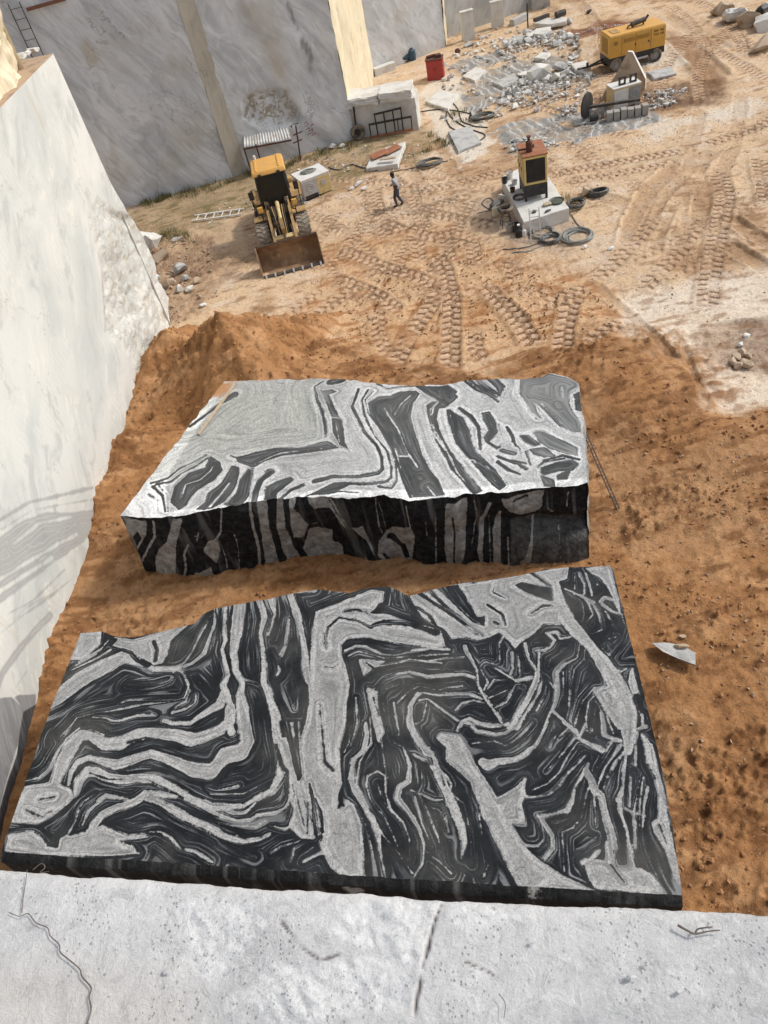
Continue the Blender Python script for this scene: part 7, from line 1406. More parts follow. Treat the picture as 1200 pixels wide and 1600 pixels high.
o = MB().lathe([(0, 0), (.13, 0), (.15, .4), (.07, .5), (.07, .58), (0, .58)], (0, 0, 0), 16).build('white_canister', WHT, None, True); o.location = at(413, 262); tag(o, 'white canister standing between the shelter and the loader cab', 'canister')

# ---- painted red marks on the wall
RP = simple('red_spray_paint', (.22, .03, .06), .8, bump=0)
nB = np.array([0, -1.0, 0]); pB = np.array([B1[0], B1[1] - .20, 0])
gpl = lambda px, py: Vector(onplane(px, py, pB, nB))
k0 = gpl(485, 200); GF = MB()
for st in ([(475, 195), (478, 190), (482, 193)], [(476, 198), (483, 194)], [(480, 190), (481, 199)], [(478, 203), (484, 199), (482, 207)], [(484, 197), (490, 194)], [(483, 205), (489, 201), (488, 208)], [(486, 196), (488, 204)], [(480, 211), (487, 207)], [(487, 212), (493, 208), (499, 211)], [(491, 206), (493, 213)]):
    pts = [gpl(*p) - k0 for p in st]
    for a__, b__ in zip(pts[:-1], pts[1:]): GF.bar(a__, b__, .07, .012)
o = GF.build('painted_mark', RP, wallB); o.location = k0

# ---- rocks
_seed = [100]
def rock(px, py, s, mat, label, cat='rock', group=None, name='rock', sink=.25, rz=None, n=16, sub=0, dz=0):
    _seed[0] += 1; rnd = random.Random(_seed[0]); sx, sy, sz = s if isinstance(s, (tuple, list)) else (s, s * rnd.uniform(.7, 1), s * rnd.uniform(.5, .8))
    me = rock_mesh(rnd, sx, sy, sz, n, sub=sub); p = at(px, py); o = link(name, me, mat)
    o.location = (p.x, p.y, p.z + sz * (.5 - sink) + dz); o.rotation_euler = (rnd.uniform(-.2, .2), rnd.uniform(-.2, .2), rnd.uniform(0, 6.28) if rz is None else rz)
    tag(o, label, cat, group); return o
def solid(name, px, z, th, mat, label, cat='rock', seed=1): return slab(name, px, z, th, mat, label, cat, wob=.06, seed=seed)
rock(234, 388, (1.75, 1.3, 1.35), ROCKW, 'big white boulder against the far corner of the white wall', 'boulder', name='boulder', rz=.2, n=26, sub=1)
for (x, y, s, mt, lb) in [(255, 405, (1.1, .9, .7), ROCKB, 'earth brown boulder below the big white boulder'), (284, 424, (.95, .6, .7), ROCKG, 'grey angular stone in the middle of the rubble beside the wall'),
                          (247, 438, (.45, .4, .45), ROCKW, 'small square white stone touching the rough wall'), (266, 446, (.9, .45, .5), ROCKB, 'long brown stone between the white square stone and grey ones'),
                          (281, 455, (.6, .5, .5), ROCKW, 'pale upright stone left of the flat white one'), (298, 453, (.75, .45, .3), ROCKW, 'flat white stone at the front of the rubble'), (310, 443, (.55, .45, .5), ROCKB, 'brown grey stone at the right end of the rubble'),
                          (277, 375, (.75, .25, .3), ROCKW, 'slim pale stone lying alone above the brown boulder'), (290, 437, (.5, .4, .35), ROCKG, 'small grey stone wedged among the wall rubble'), (318, 478, (.5, .35, .2), ROCKW, 'white flake on the sand above the soil peak'), (240, 418, (.4, .3, .3), ROCKG, 'small grey stone behind the white square stone')]:
    rock(x, y, s, mt, lb, rz=.3)
# rubble heaps: the larger chunks one by one, the rest as one mass each
def heap(px, nbig, nsmall, label, group, smin, smax, seed, mats=(0, 1)):
    poly = W2(px); lo, hi = poly.min(0), poly.max(0); rnd = random.Random(seed); pts = []
    while len(pts) < nbig + nsmall:
        q = np.array([[rnd.uniform(lo[0], hi[0]), rnd.uniform(lo[1], hi[1])]]) 
        d_ = polysd(q, poly)[0]
        if d_ > 0 and rnd.random() < .35 + d_ * 1.2: pts.append((q[0][0], q[0][1], min(d_, 1.2)))
    zz = ground(np.array([p[0] for p in pts]), np.array([p[1] for p in pts])); pool = [rock_mesh(rnd, 1, .8, .65, 11) for k in range(9)]
    pg = []
    for me_ in pool: me_.materials.append(ROCKW)
    pool2 = [me_.copy() for me_ in pool]
    for me_ in pool2: me_.materials.clear(); me_.materials.append(ROCKG)
    for k in range(nbig):
        x, y, d_ = pts[k]; s = rnd.uniform(smin, smax); o = bpy.data.objects.new('rubble_chunk', rnd.choice(pool if rnd.random() < .5 else pool2)); COL.objects.link(o)
        o.location = (x, y, zz[k] + .12 * d_ + s * .2); o.scale = (s, s, s * rnd.uniform(.7, 1.1)); o.rotation_euler = (rnd.uniform(-.5, .5), rnd.uniform(-.5, .5), rnd.uniform(0, 6.28)); tag(o, label, 'rock', group)
    b = MB(); b2 = MB()
    for k in range(nbig, nbig + nsmall):
        x, y, d_ = pts[k]; s = rnd.uniform(smin * .25, smin); me_ = rnd.choice(pool); R = Matrix.Rotation(rnd.uniform(0, 6.28), 3, 'Z') @ Matrix.Rotation(rnd.uniform(-.6, .6), 3, 'X')
        (b if rnd.random() < .55 else b2).add([R @ (v.co * s) + Vector((x, y, zz[k] + .10 * d_ + s * .2)) for v in me_.vertices], [tuple(p.vertices) for p in me_.polygons])
    for q, mt in ((b, ROCKW), (b2, ROCKG)): tag(q.build('rubble', mt, None, fix=False), None, None, None, 'stuff')
heap([(778, 152), (800, 132), (850, 122), (905, 114), (938, 118), (930, 138), (890, 158), (840, 168), (800, 176), (770, 176)], 50, 380, 'angular broken chunk in the rubble heap below the pale boulder', 'chunks in the lower rubble heap', .30, .75, 41)
heap([(768, 82), (780, 62), (830, 52), (880, 54), (900, 66), (890, 80), (840, 78), (790, 88)], 36, 260, 'angular broken chunk in the rubble heap above the striped floor', 'chunks in the upper rubble heap', .35, .85, 42)
heap([(788, 232), (800, 218), (830, 214), (870, 222), (880, 232), (850, 236), (815, 246), (795, 248)], 12, 130, 'grey chip lying behind the generator', 'chips behind the generator', .25, .5, 43)
heap([(868, 172), (890, 164), (905, 166), (900, 178), (880, 182)], 6, 60, 'dark chip left of the wire saw wheel', 'chips by the wire saw wheel', .25, .5, 44)
heap([(1000, 150), (1040, 140), (1080, 142), (1060, 162), (1020, 172)], 14, 260, 'earthy clod in the churned ground right of the leaning rock', 'clods by the leaning rock', .2, .5, 45)
heap([(885, 60), (940, 46), (1000, 42), (985, 58), (940, 64)], 0, 120, '', '', .15, .3, 46)
for px, py, s, mt, lb in [(842, 124, (1.9, 1.2, 1.25), ROCKW, 'large pale boulder in the middle of the far rubble'), (874, 110, (1.25, .8, .7), ROCKG, 'grey squared block right of the large pale boulder'), (820, 118, (1.0, .6, .35), ROCKW, 'tilted pale slab piece left of the large pale boulder'), (735, 71, (1.3, .6, .4), ROCKG, 'low grey stone in front of the upright slabs'), (715, 83, (.5, .4, .45), DRED, 'small rust brown lump left of the low grey stone')]:
    rock(px, py, s, mt, lb, 'boulder' if s[0] > 1.5 else 'rock', rz=.25, n=20)
solid('stone_slab', [(834, 90), (846, 81), (861, 82), (852, 92)], .3, .2, SLABW, 'thin pale slab lying above the large pale boulder', 'stone slab', 5)
solid('stone_slab', [(828, 52), (838, 44), (860, 41), (862, 47), (846, 54)], .35, .3, SLABW, 'white flat slab at the top of the far rubble', 'stone slab', 6)
solid('stone_slab', [(832, 36), (845, 29), (886, 26), (884, 33), (858, 38)], .4, .25, SLABW, 'long pale slab loaded with dark scrap at the back', 'stone slab', 7)
for k, (q, lb) in enumerate([([(664, 158), (688, 140), (716, 146), (700, 170)], 'flat pale slab nearest the red cabinet on the floor'), ([(700, 205), (735, 196), (752, 222), (716, 236)], 'broad pale slab under the looping black cables'), ([(722, 118), (744, 104), (760, 110), (742, 126)], 'small flat slab at the left rim of the striped floor'), ([(770, 128), (800, 116), (812, 122), (786, 136)], 'narrow flat slab in the middle of the striped floor'), ([(892, 100), (916, 94), (924, 104), (900, 110)], 'flat slab near the trailer drawbar'), ([(790, 62), (816, 54), (826, 60), (800, 70)], 'flat slab left of the white flat slab'), ([(880, 84), (902, 76), (912, 84), (892, 92)], 'flat slab below the far red heap'), ([(1010, 112), (1048, 104), (1056, 114), (1022, 122)], 'flat pale slab right of the leaning rock')]):
    slab('stone_slab', q, .16, .3, SLABW if k % 2 == 0 else ROCKG, lb, wob=.07, seed=60 + k)
for px, py, lb in [(846, 30, 'dark scrap beam on the left of the long pale slab'), (876, 26, 'dark scrap motor on the right of the long pale slab')]:
    p = G(px, py, .42); o = MB(); o.box((0, 0, .12), (1.2, .25, .2), rz=.3) if px < 860 else o.cyl((-.35, 0, .2), (.35, .1, .2), .2, 10); o = o.build('scrap_metal', DKM); o.location = (p[0], p[1], .40); tag(o, lb, 'scrap metal')
rock(921, 20, (.7, .35, .3), BLK, 'black lump lying on the far sand', 'debris', name='debris'); rock(890, 37, (.5, .45, .5), ROCKG, 'round grey stone left of the far red heap')
b = MB(); p_ = at(800, 41); q_ = at(823, 30)
o = b.bar((0, 0, .2), (q_.x - p_.x, q_.y - p_.y, .2), .4, .4).build('stone_beam', ROCKG); o.location = p_; tag(o, 'long grey stone beam lying beside the farther upright slab', 'stone beam')
o = MB().cyl((0, 0, 0), (0, .02, 1.5), .05, 8).build('steel_pole', BLK); o.location = at(825, 44); tag(o, 'thin dark pole standing before the long grey stone beam', 'pole')
# leaning triangular rock
P_ = [at(939, 156), at(1008, 150)]; b = MB(); d = (P_[1] - P_[0]); L = d.length; rz = math.atan2(d.y, d.x)
pr = [(0, 0), (.12, .35), (L * .30, 1.15), (L * .56, 2.25), (L * .66, 2.2), (L * .98, .85), (L * .99, .3), (L * .8, 0)]
V = [(x, .0 + .12 * z, z) for x, z in pr] + [(x + .05, .45 + .10 * z, z * .97) for x, z in pr]; n = len(pr)
b.add(V, [(i, (i + 1) % n, n + (i + 1) % n, n + i) for i in range(n)] + [tuple(range(n))[::-1], tuple(range(n, 2 * n))]); o = b.build('leaning_rock', ROCKB); o.location = P_[0] - Vector((0, 0, .1)); o.rotation_euler = (0, 0, rz); tag(o, 'tall triangular rock slab standing behind the small cream cabinet', 'rock')
em = MB(); em.add([(x + .02, .02 + .12 * z, z + .015) for x, z in pr[3:7]] + [(x + .07, .46 + .10 * z, z * .97 + .02) for x, z in pr[3:7]], [(0, 1, 5, 4), (1, 2, 6, 5), (2, 3, 7, 6)]); em.build('pale_edge', SLABW, o)  # strip of paler slab stone along the upper right edges
for px, py, s, mt, lb in [(1128, 22, (1.9, 1.4, 1.0), ROCKB, 'brown grey boulder at the left end of the upper right rock row'), (1150, 30, (2.6, 1.8, 1.3), ROCKW, 'pale topped boulder second in the upper right row'), (1172, 38, (2.0, 1.5, 1.4), ROCKB, 'dark sided boulder third in the upper right row'), (1196, 44, (2.4, 1.9, 1.3), ROCKW, 'pale boulder at the right frame edge of the rock row'), (1192, 75, (2.2, 1.5, .9), ROCKB, 'low earthy boulder below the upper right rock row'), (1190, 20, (1.2, .8, .7), BLK, 'dark lump behind the upper right rock row')]:
    rock(px, py, s, mt, lb, 'boulder', name='boulder', rz=.4, n=22, sub=1)
# machines and bundles under wall C
p = at(634, 96); T = empty('pump', p, .2, 'blue pump bundle lying at the foot of the far wall', 'pump')
MB().cyl((-.8, 0, .3), (.35, 0, .3), .28, 14).build('body', BLUE, T, True); MB().cyl((.35, 0, .3), (.65, 0, .3), .18, 12).build('motor', DKM, T, True); MB().box((-.2, 0, .05), (1.4, .5, .1)).build('skid', DKM, T)
p = at(645, 94); T = empty('blue_drum', p, 0, 'blue upright drum right of the blue pump', 'drum'); MB().lathe([(0, 0), (.24, 0), (.26, .3), (.24, .62), (.13, .7), (0, .7)], (0, 0, 0), 16).build('body', BLUE, T, True); MB().cyl((0, 0, .68), (0, 0, .77), .08, 10).build('cap', DKM, T)
rock(606, 97, (1.0, .6, .6), DKM, 'dark bundle of scrap left of the blue pump', 'scrap', name='scrap_bundle', n=20); rock(590, 102, (.6, .5, .5), DRED, 'rust brown lump at the inner corner of the far wall', 'scrap', name='scrap_bundle', n=20)
p = G(600, 106, .3); o = MB().box((0, 0, 0), (1.6, .5, .55), bev=.05).build('stone_block', SLABW); o.location = (p[0], p[1], .22); o.rotation_euler = (0, 0, .25); tag(o, 'low white block under the dark scrap bundle', 'stone block')
for px, py, s, mt, lb in [(560, 289, (.7, .35, .3), ROCKW, 'white splinter left of the walking man'), (549, 296, (.5, .3, .25), ROCKW, 'second pale splinter nearer the white cabinet'), (569, 296, (.45, .25, .3), ROCKW, 'small pale splinter nearest the walking man'), (520, 231, (.7, .4, .35), ROCKG, 'grey stone at the foot of the wall left of the tyre'), (535, 230, (.6, .4, .3), ROCKW, 'white stone at the foot of the wall near the tyre'), (507, 236, (.6, .4, .3), BLK, 'dark plastic lump at the wall foot left of the stones'), (915, 305, (.62, .6, .6), ROCKB, 'round brown boulder beside the bundled hose'), (955, 420 - 30, (.4, .3, .18), ROCKW, 'white scrap below the round brown boulder'), (913, 388, (.3, .25, .2), ROCKW, 'small white block right of the large hose coil'), (735, 205 - 20, (.3, .3, .6), BLK, 'short dark stump beside the black cable coil'), (1166, 527, (.35, .3, .25), ROCKW, 'bright white stone alone at the right edge'), (1157, 540, (.3, .25, .2), ROCKW, 'small white stone above the dark clod pile')]:
    rock(px, py, s, mt, lb, rz=.5)
for k, (px, py) in enumerate([(1150, 562), (1158, 556), (1166, 562), (1160, 570), (1145, 570), (1153, 576), (1172, 556), (1168, 574)]):
    rock(px, py, (.42, .35, .32), ROCKB, 'brown clod in the small dark pile at the right', 'clod', 'clods in the small pile', name='soil_clod', sink=.1)
# ---- man walking
def person(px, py, heading, label):
    p = at(px, py); T = empty('person', p, heading, label, 'person'); s = .98
    # joints (x right, y forward, z up)
    J = dict(pel=(0, -.02, .94), chest=(0, .05, 1.22), neck=(0, .07, 1.45), head=(0, .11, 1.60), crown=(0, .10, 1.70), hl=(-.10, -.02, .90), hr=(.10, -.02, .90), kl=(-.10, .15, .50), kr=(.10, .03, .50), al=(-.10, .08, .09), ar=(.10, -.20, .12), tl=(-.11, .27, .035), tr=(.10, -.04, .04),
             sl=(-.19, .05, 1.40), sr=(.19, .05, 1.40), el=(-.26, -.16, 1.18), er=(.27, .06, 1.13), wl=(-.24, .02, .98), wr=(.22, .26, 1.02))
    E_ = [('pel', 'chest'), ('chest', 'neck'), ('neck', 'head'), ('head', 'crown'), ('pel', 'hl'), ('pel', 'hr'), ('hl', 'kl'), ('hr', 'kr'), ('kl', 'al'), ('kr', 'ar'), ('al', 'tl'), ('ar', 'tr'), ('chest', 'sl'), ('chest', 'sr'), ('sl', 'el'), ('sr', 'er'), ('el', 'wl'), ('er', 'wr')]
    Rr = dict(pel=.19, chest=.215, neck=.07, head=.112, crown=.085, hl=.125, hr=.125, kl=.085, kr=.085, al=.065, ar=.065, tl=.05, tr=.05, sl=.10, sr=.10, el=.07, er=.07, wl=.042, wr=.042)
    ks = list(J); me = bpy.data.meshes.new('body'); me.from_pydata([tuple(c * s for c in J[k]) for k in ks], [(ks.index(a), ks.index(b)) for a, b in E_], []); tmp = bpy.data.objects.new('tmp_body', me); COL.objects.link(tmp)
    sk = tmp.modifiers.new('skin', 'SKIN'); tmp.modifiers.new('sub', 'SUBSURF').levels = 2
    for i, k in enumerate(ks):
        v = me.skin_vertices[0].data[i]; r = Rr[k] * s; v.radius = (r * (1.15 if k in ('chest', 'pel') else 1), r * (.8 if k in ('chest', 'pel') else 1)); v.use_root = k == 'pel'
    dg = bpy.context.evaluated_depsgraph_get(); bmsh = bpy.data.meshes.new_from_object(tmp.evaluated_get(dg)); bpy.data.objects.remove(tmp)
    bmsh.materials.clear()
    for mt in (SKIN, SHIRT, JEAN, SHOE): bmsh.materials.append(mt)
    segs = [(np.array(J[a]) * s, np.array(J[b]) * s, mm) for a, b, mm in (('pel', 'chest', 1), ('chest', 'neck', 1), ('neck', 'head', 0), ('head', 'crown', 0), ('pel', 'hl', 2), ('pel', 'hr', 2), ('hl', 'kl', 2), ('hr', 'kr', 2), ('kl', 'al', 2), ('kr', 'ar', 2), ('al', 'tl', 3), ('ar', 'tr', 3), ('sl', 'el', 1), ('sr', 'er', 1), ('el', 'wl', 0), ('er', 'wr', 0), ('chest', 'sl', 1), ('chest', 'sr', 1))]
    for pg in bmsh.polygons:
        c = np.array(pg.center); best = min(segs, key=lambda q: segdist(c[None], q[0], q[1])[0][0]); pg.material_index = best[2]
        if best[2] == 1 and c[2] < .93 * s: pg.material_index = 2
        if best[2] == 2 and c[2] > .95 * s: pg.material_index = 1
        pg.use_smooth = True
    link('body', bmsh, None, T)
    hb = MB(); hd = Vector(J['head']) * s
    for i in range(7):
        for j in range(14): pass
    bm = bmesh.new(); bmesh.ops.create_uvsphere(bm, u_segments=16, v_segments=10, radius=.112 * s)
    bmesh.ops.delete(bm, geom=[v for v in bm.verts if v.co.z < -.02 - .0 * v.co.y and v.co.y > -.03], context='VERTS')
    for v in bm.verts: v.co += hd + Vector((0, -.012, .035))
    hm = bpy.data.meshes.new('hair'); bm.to_mesh(hm); bm.free(); link('hair', hm, HAIR, T)
    for sd, wn, en_ in ((-1, 'wl', 'el'), (1, 'wr', 'er')):
        w = Vector(J[wn]) * s; dr = (w - Vector(J[en_]) * s).normalized(); side = Vector((sd, 0, 0)); hn = MB()
        hn.tube([w - dr * .02, w + dr * .05, w + dr * .095], .032, 8, .026)
        for f_, (o_, l_) in enumerate(((-.026, .070), (-.009, .080), (.009, .076), (.025, .060))):
            ax = dr.cross(Vector((0, 0, 1))).normalized(); a0 = w + dr * .085 + ax * o_; hn.tube([a0, a0 + dr * l_ * .5, a0 + dr * l_ * .9 + Vector((0, 0, -.018))], .0095, 5, .007)
        ax = dr.cross(Vector((0, 0, 1))).normalized(); hn.tube([w + dr * .03 + ax * .025 * sd, w + dr * .06 + ax * .05 * sd, w + dr * .09 + ax * .052 * sd], .011, 5, .008)
        hn.build('hand', SKIN, T, True)
    fc = MB(); fc.add([hd + Vector(c) for c in ((-.012, .095, .02), (.012, .095, .02), (.016, .098, -.02), (-.016, .098, -.02), (0, .118, -.016))], [(0, 1, 4), (1, 2, 4), (2, 3, 4), (3, 0, 4)]); fc.build('nose', SKIN, T)
    ey = MB()
    for q in (-1, 1): ey.lathe([(0, .006), (.011, .003), (.012, -.004)], (hd.x + q * .034, hd.y + .088, hd.z + .012), 8, 'y')
    ey.build('eyes', WHT, T); mo = MB(); mo.box((hd.x, hd.y + .088, hd.z - .045), (.05, .012, .012)); mo.build('mouth', DRED, T)
    er_ = MB()
    for q in (-1, 1): er_.box((hd.x + q * .098, hd.y, hd.z), (.016, .035, .055), bev=.006)
    er_.build('ears', SKIN, T); return T
person(624, 322, math.radians(68), 'man in grey shirt and dark jeans walking away over the sand')

# ---- small things around the generator
def ladder(name, a, b, w, nr, mat, label, rail=.05, rung=.03, side=None):
    a = Vector(a); b = Vector(b); d = (b - a); sd = side or d.cross(Vector((0, 0, 1))).normalized(); T = empty(name, a, 0, label, 'ladder')
    for q in (-1, 1): MB().bar(sd * q * w / 2, d + sd * q * w / 2, rail, rail * .6).build('rail', mat, T)
    for k in range(nr): c = d * ((k + .5) / nr); MB().cyl(c - sd * w / 2, c + sd * w / 2, rung / 2, 6).build('rung', mat, T)
    return T
l0 = at(838, 380); l1 = Vector(G(836, 322, 1.25)); l1 = Vector((l0.x + (l1.x - l0.x) * .6, l1.y, 1.35))
l1 = Vector(G(834, 325, 1.15))
ladder('ladder', l0, l1, .42, 6, GALV, 'short grey ladder leaning on the front of the generator slab', .045, .03, Vector((.97, -.25, 0)).normalized())
a_ = at(300, 350); b_ = at(380, 339); c_ = at(306, 336)
ladder('ladder', (a_ + c_) / 2 + Vector((0, 0, .08)), (b_ + at(380, 326)) / 2 + Vector((0, 0, .08)), .62, 6, WHT, 'white ladder lying on the ground left of the loader', .08, .05)
sp = at(791, 352); ST = empty('stool', sp, .2, 'thin legged dark stool left of the generator slab', 'stool')
MB().lathe([(.0, .66), (.27, .66), (.29, .68), (.27, .70), (0, .70)], (0, 0, 0), 18).build('seat', DRED, ST)
for q in range(4): t = q * math.pi / 2 + .5; MB().cyl((.18 * math.cos(t), .18 * math.sin(t), .67), (.32 * math.cos(t), .32 * math.sin(t), 0), .015, 6).build('leg', BLK, ST)
a = MB(); a.tube([(.25 * math.cos(t), .25 * math.sin(t), .3) for t in np.linspace(0, 6.2832, 14)], .012, 5); a.build('ring', BLK, ST)
o = MB().lathe([(.22, 0), (.31, -.02), (.35, .04), (.35, .1), (.31, .15), (.22, .13), (.22, 0)], (0, 0, 0), 22).build('small_tyre', RUB, None, True); o.location = sp + Vector((0, 0, .72)); tag(o, 'small black tyre lying on the thin legged stool', 'tyre')
JC = empty('jerrycan', at(775, 337), .4, 'pale yellow jerrycan left of the stool', 'jerrycan'); MB().box((0, 0, .21), (.32, .2, .42), bev=.04).build('body', simple('pale_plastic', (.62, .58, .42), .5), JC, True); MB().tube([(-.1, 0, .42), (-.08, 0, .5), (.08, 0, .5), (.1, 0, .42)], .02, 6).build('handle', WHT, JC); MB().cyl((.1, 0, .42), (.1, 0, .47), .03, 8).build('cap', RED, JC)
rock(777, 322, (1.0, .55, .5), HOSE, 'dark sack slumped behind the pale jerrycan', 'sack', name='sack', n=22, rz=.5); rock(784, 315, (.45, .35, .35), ROCKW, 'white bag on the dark sack', 'bag', name='bag', n=20, dz=.15)
def bucket_(px, py, r, h, mat, label, z=None, name='bucket', cat='bucket'):
    T = empty(name, at(px, py) if z is None else Vector(G(px, py, z)), .3, label, cat); MB().lathe([(0, 0), (r * .82, 0), (r, h), (r * 1.06, h), (r * 1.06, h - .03), (r * .95, h - .03), (r * .80, .03), (0, .03)], (0, 0, 0), 18).build('body', mat, T, True)
    MB().tube([(r * math.cos(t), .02, h + .12 * math.sin(t)) for t in np.linspace(0, math.pi, 9)], .008, 5).build('handle', BLK, T); return T
bucket_(797, 362, .18, .36, CONC, 'grey bucket under the stool edge'); bucket_(806, 361, .16, .36, DKM, 'brown bucket beside the black bottle')
def bottle(px, py, r, h, mat, label, z=None, name='bottle'):
    T = empty(name, at(px, py) if z is None else Vector(G(px, py, z)), 0, label, 'bottle'); MB().lathe([(0, 0), (r, 0), (r, h * .6), (r * .35, h * .82), (r * .35, h), (0, h)], (0, 0, 0), 16).build('body', mat, T, True); MB().cyl((0, 0, h), (0, 0, h + .05), r * .42, 10).build('cap', WHT, T)
bottle(811, 369, .16, .5, BLK, 'black bottle standing left of the white bottle'); bottle(818.5, 368, .12, .42, WHT, 'white bottle at the foot of the ladder')
for px, py, r, h, mt, lb in [(797, 279, .17, .3, WHT, 'white bucket at the back corner of the generator slab'), (789, 286, .14, .26, DKM, 'dark bucket left of the white bucket on the slab'), (801, 300, .12, .2, DRED, 'rusty tin below the buckets on the generator slab'), (804, 288, .14, .18, ROCKW if False else LGRY, 'grey tin beside the generator side doors')]: bucket_(px, py, r, h, mt, lb, GZ)
o = MB().lathe([(.20, 0), (.28, 0), (.30, .05), (.26, .10), (.20, .06), (.20, 0)], (0, 0, 0), 20).build('rubber_ring', RUB, None, True); o.location = G(811, 309, GZ + .01); tag(o, 'black rubber ring on the slab left of the generator leg', 'ring')
o = MB().lathe([(0, .02), (.28, 0), (.34, .07), (.32, .07), (.27, .03), (0, .05)], (0, 0, 0), 20).build('pan', simple('dark_green_pan', (.07, .08, .06), .6), None, True); o.location = G(870, 315, GZ + .01); tag(o, 'dark shallow pan on the slab right of the generator', 'pan')
for px, py, s, mt, lb in [(855, 321, (.5, .4, .16), WOOD, 'brown bag of tools in front of the generator'), (835, 332, (.3, .25, .14), DKM, 'dark tool near the top of the small ladder'), (856, 331, (.42, .2, .12), HOSE, 'grey curved pipe piece on the slab front')]:
    o = rock(px, py, s, mt, lb, 'tool', name='tool', n=18); q = G(px, py, GZ); o.location = (q[0], q[1], GZ + s[2] * .4); o.rotation_euler = (0, 0, .4)
# hoses and cables over the ground
def cable(pts, r, mat, label, cat='cable', name='cable', dz=.0, group=None):
    W_ = [at(*p) for p in pts]; q = []
    for i in range(len(W_) - 1):
        for k in range(6):
            t = k / 6; p0_, p1, p2, p3 = W_[max(i - 1, 0)], W_[i], W_[i + 1], W_[min(i + 2, len(W_) - 1)]
            c = .5 * ((2 * p1) + (p2 - p0_) * t + (2 * p0_ - 5 * p1 + 4 * p2 - p3) * t * t + (3 * p1 - p0_ - 3 * p2 + p3) * t ** 3); q.append(c)
    q.append(W_[-1]); zz = ground(np.array([c.x for c in q]), np.array([c.y for c in q]))
    b = MB(); o0 = Vector(q[0]); b.tube([Vector((c.x, c.y, z_ + r * .7 + dz)) - o0 for c, z_ in zip(q, zz)], r, 6); o = b.build(name, mat, None, True); o.location = o0; tag(o, label, cat, group); return o
cable([(786, 390), (815, 388), (840, 381), (860, 370)], .028, HOSE, 'upper dark hose running left from the ladder foot'); cable([(800, 396), (825, 393), (850, 382), (870, 372)], .03, HOSEL, 'lower pale hose running left from the ladder foot')
cable([(745, 334), (765, 329), (775, 322), (765, 310), (753, 318), (768, 330)], .025, HOSE, 'thin black hose loop left of the sack'); cable([(893, 336), (900, 348), (910, 358)], .025, HOSE, 'short hose joining the slab corner and large coil')
for k, (pts, lb) in enumerate([([(696, 158), (700, 175), (712, 190), (735, 203), (758, 212), (745, 222), (738, 216)], 'black cable looping over the pale floor toward its right edge'), ([(700, 165), (697, 185), (705, 200), (722, 206)], 'short black cable left of the others on the pale floor'), ([(706, 160), (716, 172), (722, 190), (742, 198), (762, 200)], 'black cable crossing the upper part of the pale floor'), ([(640, 178), (690, 172), (735, 178)], 'thin cable from the white block to the pale floor'), ([(770, 178), (800, 158), (845, 132), (895, 104)], 'taut pale cable running from the coil to the trailer hitch')]):
    cable(pts, .035 if k < 4 else .04, BLK if k < 4 else LGRY, lb)
cable([(514, 262), (530, 266), (548, 258), (565, 262), (590, 268)], .035, HOSE, 'dark cable trailing from the white cabinet toward the low slab'); cable([(610, 270), (650, 262), (700, 252)], .03, HOSE, 'thin cable between the low slab and the flat coil')
# ---- things on the soil beside the blocks
sh = [(1019, 1003), (1040, 1002), (1066, 1006), (1087, 1018), (1087, 1037), (1060, 1027), (1036, 1016)]
P3 = [G(p[0], p[1], .38 + .02 * k) for k, p in enumerate(sh)]; c = np.mean(P3, 0); b = MB(); n = len(P3)
b.add([Vector(p - c) for p in P3] + [Vector(p - c) + Vector((.03, .05, -.10 if i not in (4, 5) else -.16)) for i, p in enumerate(P3)], [tuple(range(n))[::-1], tuple(range(n, 2 * n))] + [(i, (i + 1) % n, n + (i + 1) % n, n + i) for i in range(n)])
o = b.build('stone_shard', ROCKG); o.location = (c[0], c[1], c[2] - .05); tag(o, 'silver grey stone shard lying on the soil right of the large slab', 'stone shard')
rock(1062, 1021, (.42, .16, .12), ROCKB, 'brown sliver lying on the stone shard', 'stone', name='stone', dz=.30, rz=-.3); rock(1066, 996, (.20, .15, .14), ROCKB, 'round tan stone above the stone shard', 'stone', name='stone')
a_ = Vector(G(911, 668, 2.35)); b_ = at(966, 796); a_.z = 2.3
ladder('lattice_bar', b_, a_, .09, 22, DKM, 'narrow steel lattice bar leaning beside the pale banded block', .03, .02)
s0 = G(311, 680, 2.76); s1 = G(370, 598, 2.76); o = MB().bar((0, 0, .04), Vector(s1 - s0) + Vector((0, 0, .04)), .07, .06).build('wooden_stick', WOOD); o.location = s0; tag(o, 'long thin wooden stick lying on the pale banded block', 'stick')
# stones on the white wall, beam and bar ladder above it
for px, py, s, lb in [(34, 92, .55, 'pale stone near the cream bench foot'), (44, 86, .4, 'small grey stone between two pale stones on the wall top'), (52, 82, .5, 'pale stone nearest the wall top corner'), (25, 103, .5, 'brown stone at the front of the wall top'), (58, 78, .3, 'small white chip at the wall top corner')]:
    rnd = random.Random(int(px)); p = G(px, py, LWH); o = link('loose_stone', rock_mesh(rnd, s, s * .8, s * .6, 14), ROCKW if px != 25 else ROCKB); o.location = (p[0], p[1], LWH + s * .15); tag(o, lb, 'stone')
pA = np.array([A1[0], A1[1] - .22, 0]); nA = np.array([dA[1], -dA[0], 0])
wp_ = lambda px, py: Vector(onplane(px, py, pA, nA))
r0, r1 = wp_(66, 78), wp_(30, 3); dr_ = Vector((0, 0, 1)); T = empty('bar_ladder', Vector((r0.x, r0.y, 0)), 0, 'rusty bar ladder fixed on the grey wall behind the white wall', 'ladder')
for q in (0, -.55): MB().bar(Vector((q, 0, 0)), Vector((q + (r1.x - r0.x), r1.y - r0.y, r1.z)), .04).build('rail', DKM, T)
